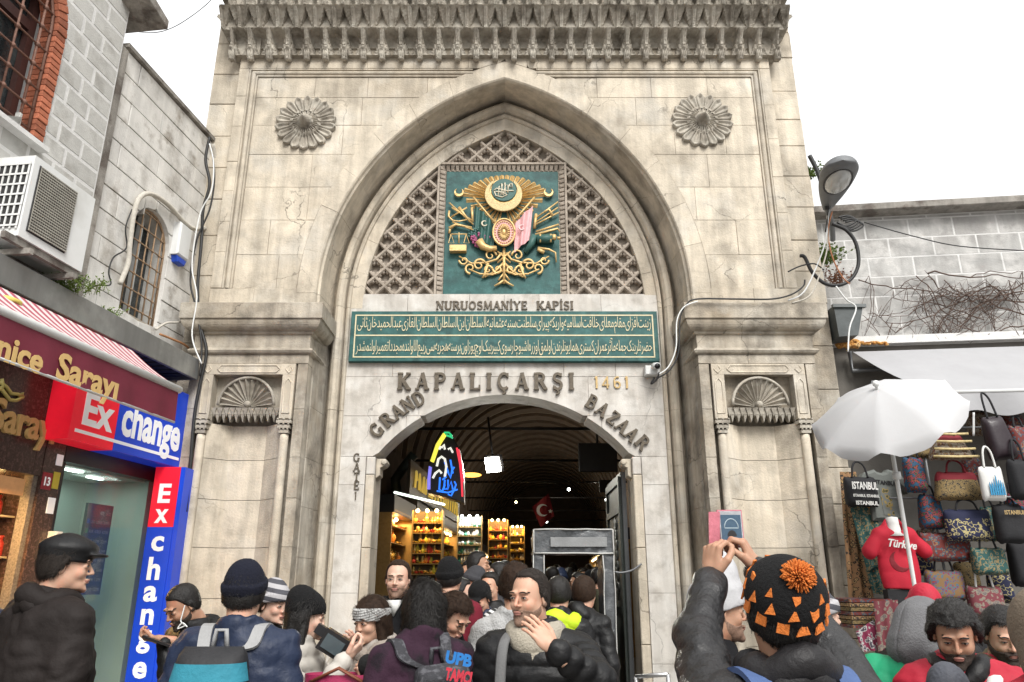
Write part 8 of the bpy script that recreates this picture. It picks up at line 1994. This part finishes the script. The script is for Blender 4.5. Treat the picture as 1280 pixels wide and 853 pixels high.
PINKC = cl('pink_case', (.50, .16, .20), .5); a = W(902, 683, 2.44); b = W(926, 639, 2.44)
MB().box(a.x-.004, b.x+.004, 2.445, 2.456, a.z-.004, b.z+.004).build('phone_body', PINKC, ph)
MB().box(a.x, b.x, 2.440, 2.4445, a.z, b.z).build('bezel', mat('silver_bezel', (.4, .4, .42), .3, metal=.6), ph)
scm = bpy.data.materials.new('phone_screen'); scm.use_nodes = True; scm.node_tree.nodes['Principled BSDF'].inputs['Base Color'].default_value = (.02, .04, .06, 1)
scr = MB().box(a.x+.004, b.x-.004, 2.4375, 2.4395, a.z+.018, b.z-.012).build('screen', mat('screen_dark_blue', (.015, .03, .05), .2, emit=(.06, .10, .14), es=.5), ph)
wx, wz = (b.x-a.x)/2, (b.z-a.z)/2; cx = (a.x+b.x)/2; cz = (a.z+b.z)/2; SP = mat('screen_pale', (.2, .24, .26), .3, emit=(.2, .25, .28), es=.5)
arch_ = [(cx+wx*.62*math.cos(t), cz+wz*.05+wz*.5*math.sin(t)) for t in [PI*q/10 for q in range(11)]]; MB().tube([(x, 2.4370, z) for x, z in arch_], .0016, 4).build('screen_picture', SP, ph)
MB().prism([(cx-wx*.62, cz+wz*.0), (cx+wx*.62, cz+wz*.0), (cx+wx*.62, cz+wz*.05), (cx-wx*.62, cz+wz*.05)], 2.436, 2.4372).build('screen_picture', SP, ph)
MB().prism([(cx+wx*.42*math.cos(t), cz-wz*.45+wz*.35*math.sin(t)) for t in [PI*q/8 for q in range(9)]], 2.436, 2.4372).build('screen_picture', BLKM, ph)
c1 = W(886, 640, 2.40); c2 = W(900, 640, 2.44); c3 = W(900, 688, 2.44); c4 = W(887, 694, 2.40)
V = [c1, c2, c3, c4]; V = V+[v+Vector((0, .008, 0)) for v in V]; obj('flip_cover', V, [(0, 1, 2, 3), (7, 6, 5, 4), (0, 4, 5, 1), (1, 5, 6, 2), (2, 6, 7, 3), (3, 7, 4, 0)], PINKC, ph)
# 27 man in the white hat behind the phone
person('white_hat_man', (897, 762), 3.15, 95, 'stubbly man in a tall white cloth hat, in profile behind the raised arm', C_SUIT, face=92, pitch=2, skin=SK2, hair=('buzz', HBRN), hat=('tall', H_WHT), beard=('stubble', STUB), o={'seed': 19}, height=1.70)
person('behind_shoulder', (1020, 770), 3.6, 120, 'person in a dark patterned hat peeping out behind the leather jacket', C_SUIT, face=100, hair=('short', HBLK), hat=('beanie', H_STR), skin=SK3, o={'seed': 20})
# right-hand group
person('red_cap', (1156, 762), 4.3, 175, 'person in a red beanie behind the grey hood', C_BLK, hair=('short', HBLK), hat=('beanie', C_REDJ), o={'seed': 21, 'face': 0}, hres=.006)
person('grey_hood', (1144, 784), 3.45, 140, 'person in a grey marl hood and bright green jacket turned towards the stall', C_GREEN, face=110, pitch=20, skin=SK2, hair=('short', HBLK), hat=('hood', C_HOODG), o={'bulk': 1.4, 'seed': 22, 'face': 0, 'collar': 0}, res=.012)
person('quilted_hat', (1188, 872), 2.85, 150, 'child in a grey knitted hat at the bottom edge before the curly haired man', C_BLK, hair=('short', HBLK), hat=('beanie', C_QUILT), o={'seed': 27, 'puff': 1, 'face': 0}, hres=.006)
person('curly_man', (1192, 783), 3.1, -25, 'man with thick curly dark hair looking down, red and white scarf', C_REDJ, face=-28, pitch=22, skin=SK2, hair=('curly', HBLK), beard=('stubble', BEARD), o={'bulk': 1.08, 'seed': 24}, res=.012, extra=lambda i: (scarf(C_BLK, .040, .085, 1.49)(i), i['add']('white_sash', *(lambda m: (np.array(m.V), m.F))(MB().tube([i['ln'](q) for q in ((.13, .03, 1.485), (.10, -.10, 1.42), (.03, -.150, 1.32), (-.06, -.160, 1.22))], .03, 8, flat=.4).tube([i['ln'](q) for q in ((-.13, -.11, 1.31), (0, -.165, 1.30), (.15, -.105, 1.30))], .026, 8, flat=.4)), WHTCL)))
person('red_jacket', (1250, 786), 3.45, -15, 'black bearded man in a red hooded jacket at the right', C_REDJ, face=-14, pitch=20, skin=SK1, hair=('short', HBLK), beard=('full', BEARD), o={'bulk': 1.15, 'hoodback': 1, 'seed': 25}, res=.012, extra=scarf(cl('olive_lining', (.12, .10, .06), .9), .035, .09, 1.49))
person('taupe_hood', (1309, 792), 2.5, 170, 'person in a taupe knitted hood cut off by the right edge', C_REDJ, hat=('hood', C_BRNH), hair=('short', HBLK), o={'seed': 26, 'face': 0}, hres=.006)
# the red t-shirt on its bust at the stall, and the folds of cloth in it
c = W(1122, 697, 7.6)
def shirt_f(P):
    Q = P-np.array((c.x, 7.6, c.z), dtype=np.float32); S_ = np.stack([np.abs(Q[:, 0]), Q[:, 1], Q[:, 2]], -1)
    d = ell(Q, (0, 0, -.10), (.195, .095, .50)); d = smin(d, cap(S_, (.0, 0, .235), (.14, .0, .215), .075), .05); d = smin(d, cap(S_, (.15, .0, .20), (.27, .0, .06), .068, .075), .03)
    d = smax(d, -(Q[:, 2]+.30), .01); d = smax(d, -cap(Q, (0, -.01, .24), (0, -.04, .40), .07), .008)
    return d-np.abs(nz(P, 8, (1, 1, .6)))*.022-np.abs(nz(P, 20, (1, 1, .7), 4))*.010+.010
V, F = nets(shirt_f, (c.x-.42, 7.42, c.z-.40), (c.x+.42, 7.78, c.z+.42), .011)
shirt = obj('t_shirt', V, F, REDCL, None, smooth=True); tag(shirt, 'bright red t-shirt lettered Türkiye on a headless bust', 't-shirt')
put_text('print', 'Türkiye', (c.x-.135, 7.478, c.z+.10), (1, 0, -.12), (.12, 0, 1), .075, WHTCL, shirt, width=.27, bold=.02, depth=.012, shear=.3)
def cres_f(P):
    q = P-np.array((c.x-.02, 7.6, c.z-.04), dtype=np.float32); r1 = np.sqrt(q[:, 0]**2+q[:, 2]**2)-.10; r2 = np.sqrt((q[:, 0]-.035)**2+(q[:, 2]-.03)**2)-.088
    return smax(smax(smax(shirt_f(P)-.003, r1, .002), -r2, .002), q[:, 1]+.0, .002)
V, F = nets(cres_f, (c.x-.14, 7.44, c.z-.16), (c.x+.10, 7.6, c.z+.07), .006)
obj('print_crescent', V, F, mat('darker_red_print', (.16, .005, .012), .7), shirt, smooth=True)
mb = MB(); mb.lathe((c.x, 7.6, c.z+.20), [(.11, 0), (.07, .05), (.058, .12), (.055, .18), (.0, .19)], 16); o2 = mb.build('mannequin_bust', WHTCL); tag(o2, 'headless white mannequin bust wearing the red t-shirt', 'mannequin')
MB().box(c.x-.17, c.x+.17, 7.55, 7.65, c.z-.9, c.z-.30).build('trouser_panel', BLKCL, o2)
# ---- the crowd deep in the hall, each a figure
rc = random.Random(11); CC = [C_BLK, C_SUIT, C_NAVY, C_BLKBRN, cl('dark_grey_wool', (.04, .04, .045)), cl('brown_wool', (.07, .04, .025)), C_BURG, cl('olive_parka', (.05, .05, .03)), cl('pale_coat', (.3, .28, .24))]
CN = ['black', 'black', 'navy', 'dark brown', 'dark grey', 'brown', 'burgundy', 'olive', 'pale']
crowd = [(586, 716, 8.9, 3), (592, 728, 7.4, 1), (622, 722, 7.6, 4), (612, 733, 7.0, 0), (632, 718, 9.5, 1), (640, 727, 8.0, 2), (652, 716, 11, 0), (578, 738, 6.8, 0), (690, 722, 9.6, 0), (700, 727, 10.5, 5), (712, 724, 11.5, 8), (722, 728, 9.8, 1), (731, 722, 12.5, 3), (741, 727, 10.4, 4), (751, 723, 9.7, 7), (758, 728, 11.4, 0), (681, 729, 12.8, 6), (706, 720, 14, 2), (727, 719, 15.5, 5), (745, 718, 14.6, 8), (696, 717, 16.5, 0), (716, 716, 18, 4), (736, 716, 19, 1), (626, 714, 13, 3), (608, 713, 11.8, 2), (645, 714, 15, 7)]
wh = ['by the lit brass stand', 'in front of the jewellery stand', 'near the orange goods', 'at the left of the detector', 'under the red flag', 'seen through the detector', 'seen through the right half of the detector']
for k, (px, py, Y, c) in enumerate(crowd):
    zone = 'left of the shop counter' if px < 590 else 'before the lit jewellery stand' if px < 615 else 'by the orange and gold stand' if px < 637 else 'left of the metal detector' if px < 668 else 'through the left of the detector' if px < 715 else 'through the middle of the detector' if px < 738 else 'through the right of the detector' if px < 765 else 'beside the right door leaf'
    hs_i = k % 4; dist = 'nearer' if Y < 9 else 'distant' if Y < 12.6 else 'tiny far'
    person('crowd%d' % k, (px, py+rc.uniform(-3, 3)), Y, rc.choice((175, 185, 160, 10, -20, 90, -90)), f'{dist} figure in {CN[c]}'+(', dark hat' if hs_i == 1 else '')+f', {zone}', CC[c], sex='m', skin=rc.choice((SK1, SK2, SK3)), hair=('short', HBLK), hat=('beanie', CC[(c+3) % 6]) if hs_i == 1 else None, o={'seed': k % 5, 'face': 0, 'bulk': 1.05}, res=.03, hres=.009, group='shoppers in the hall')
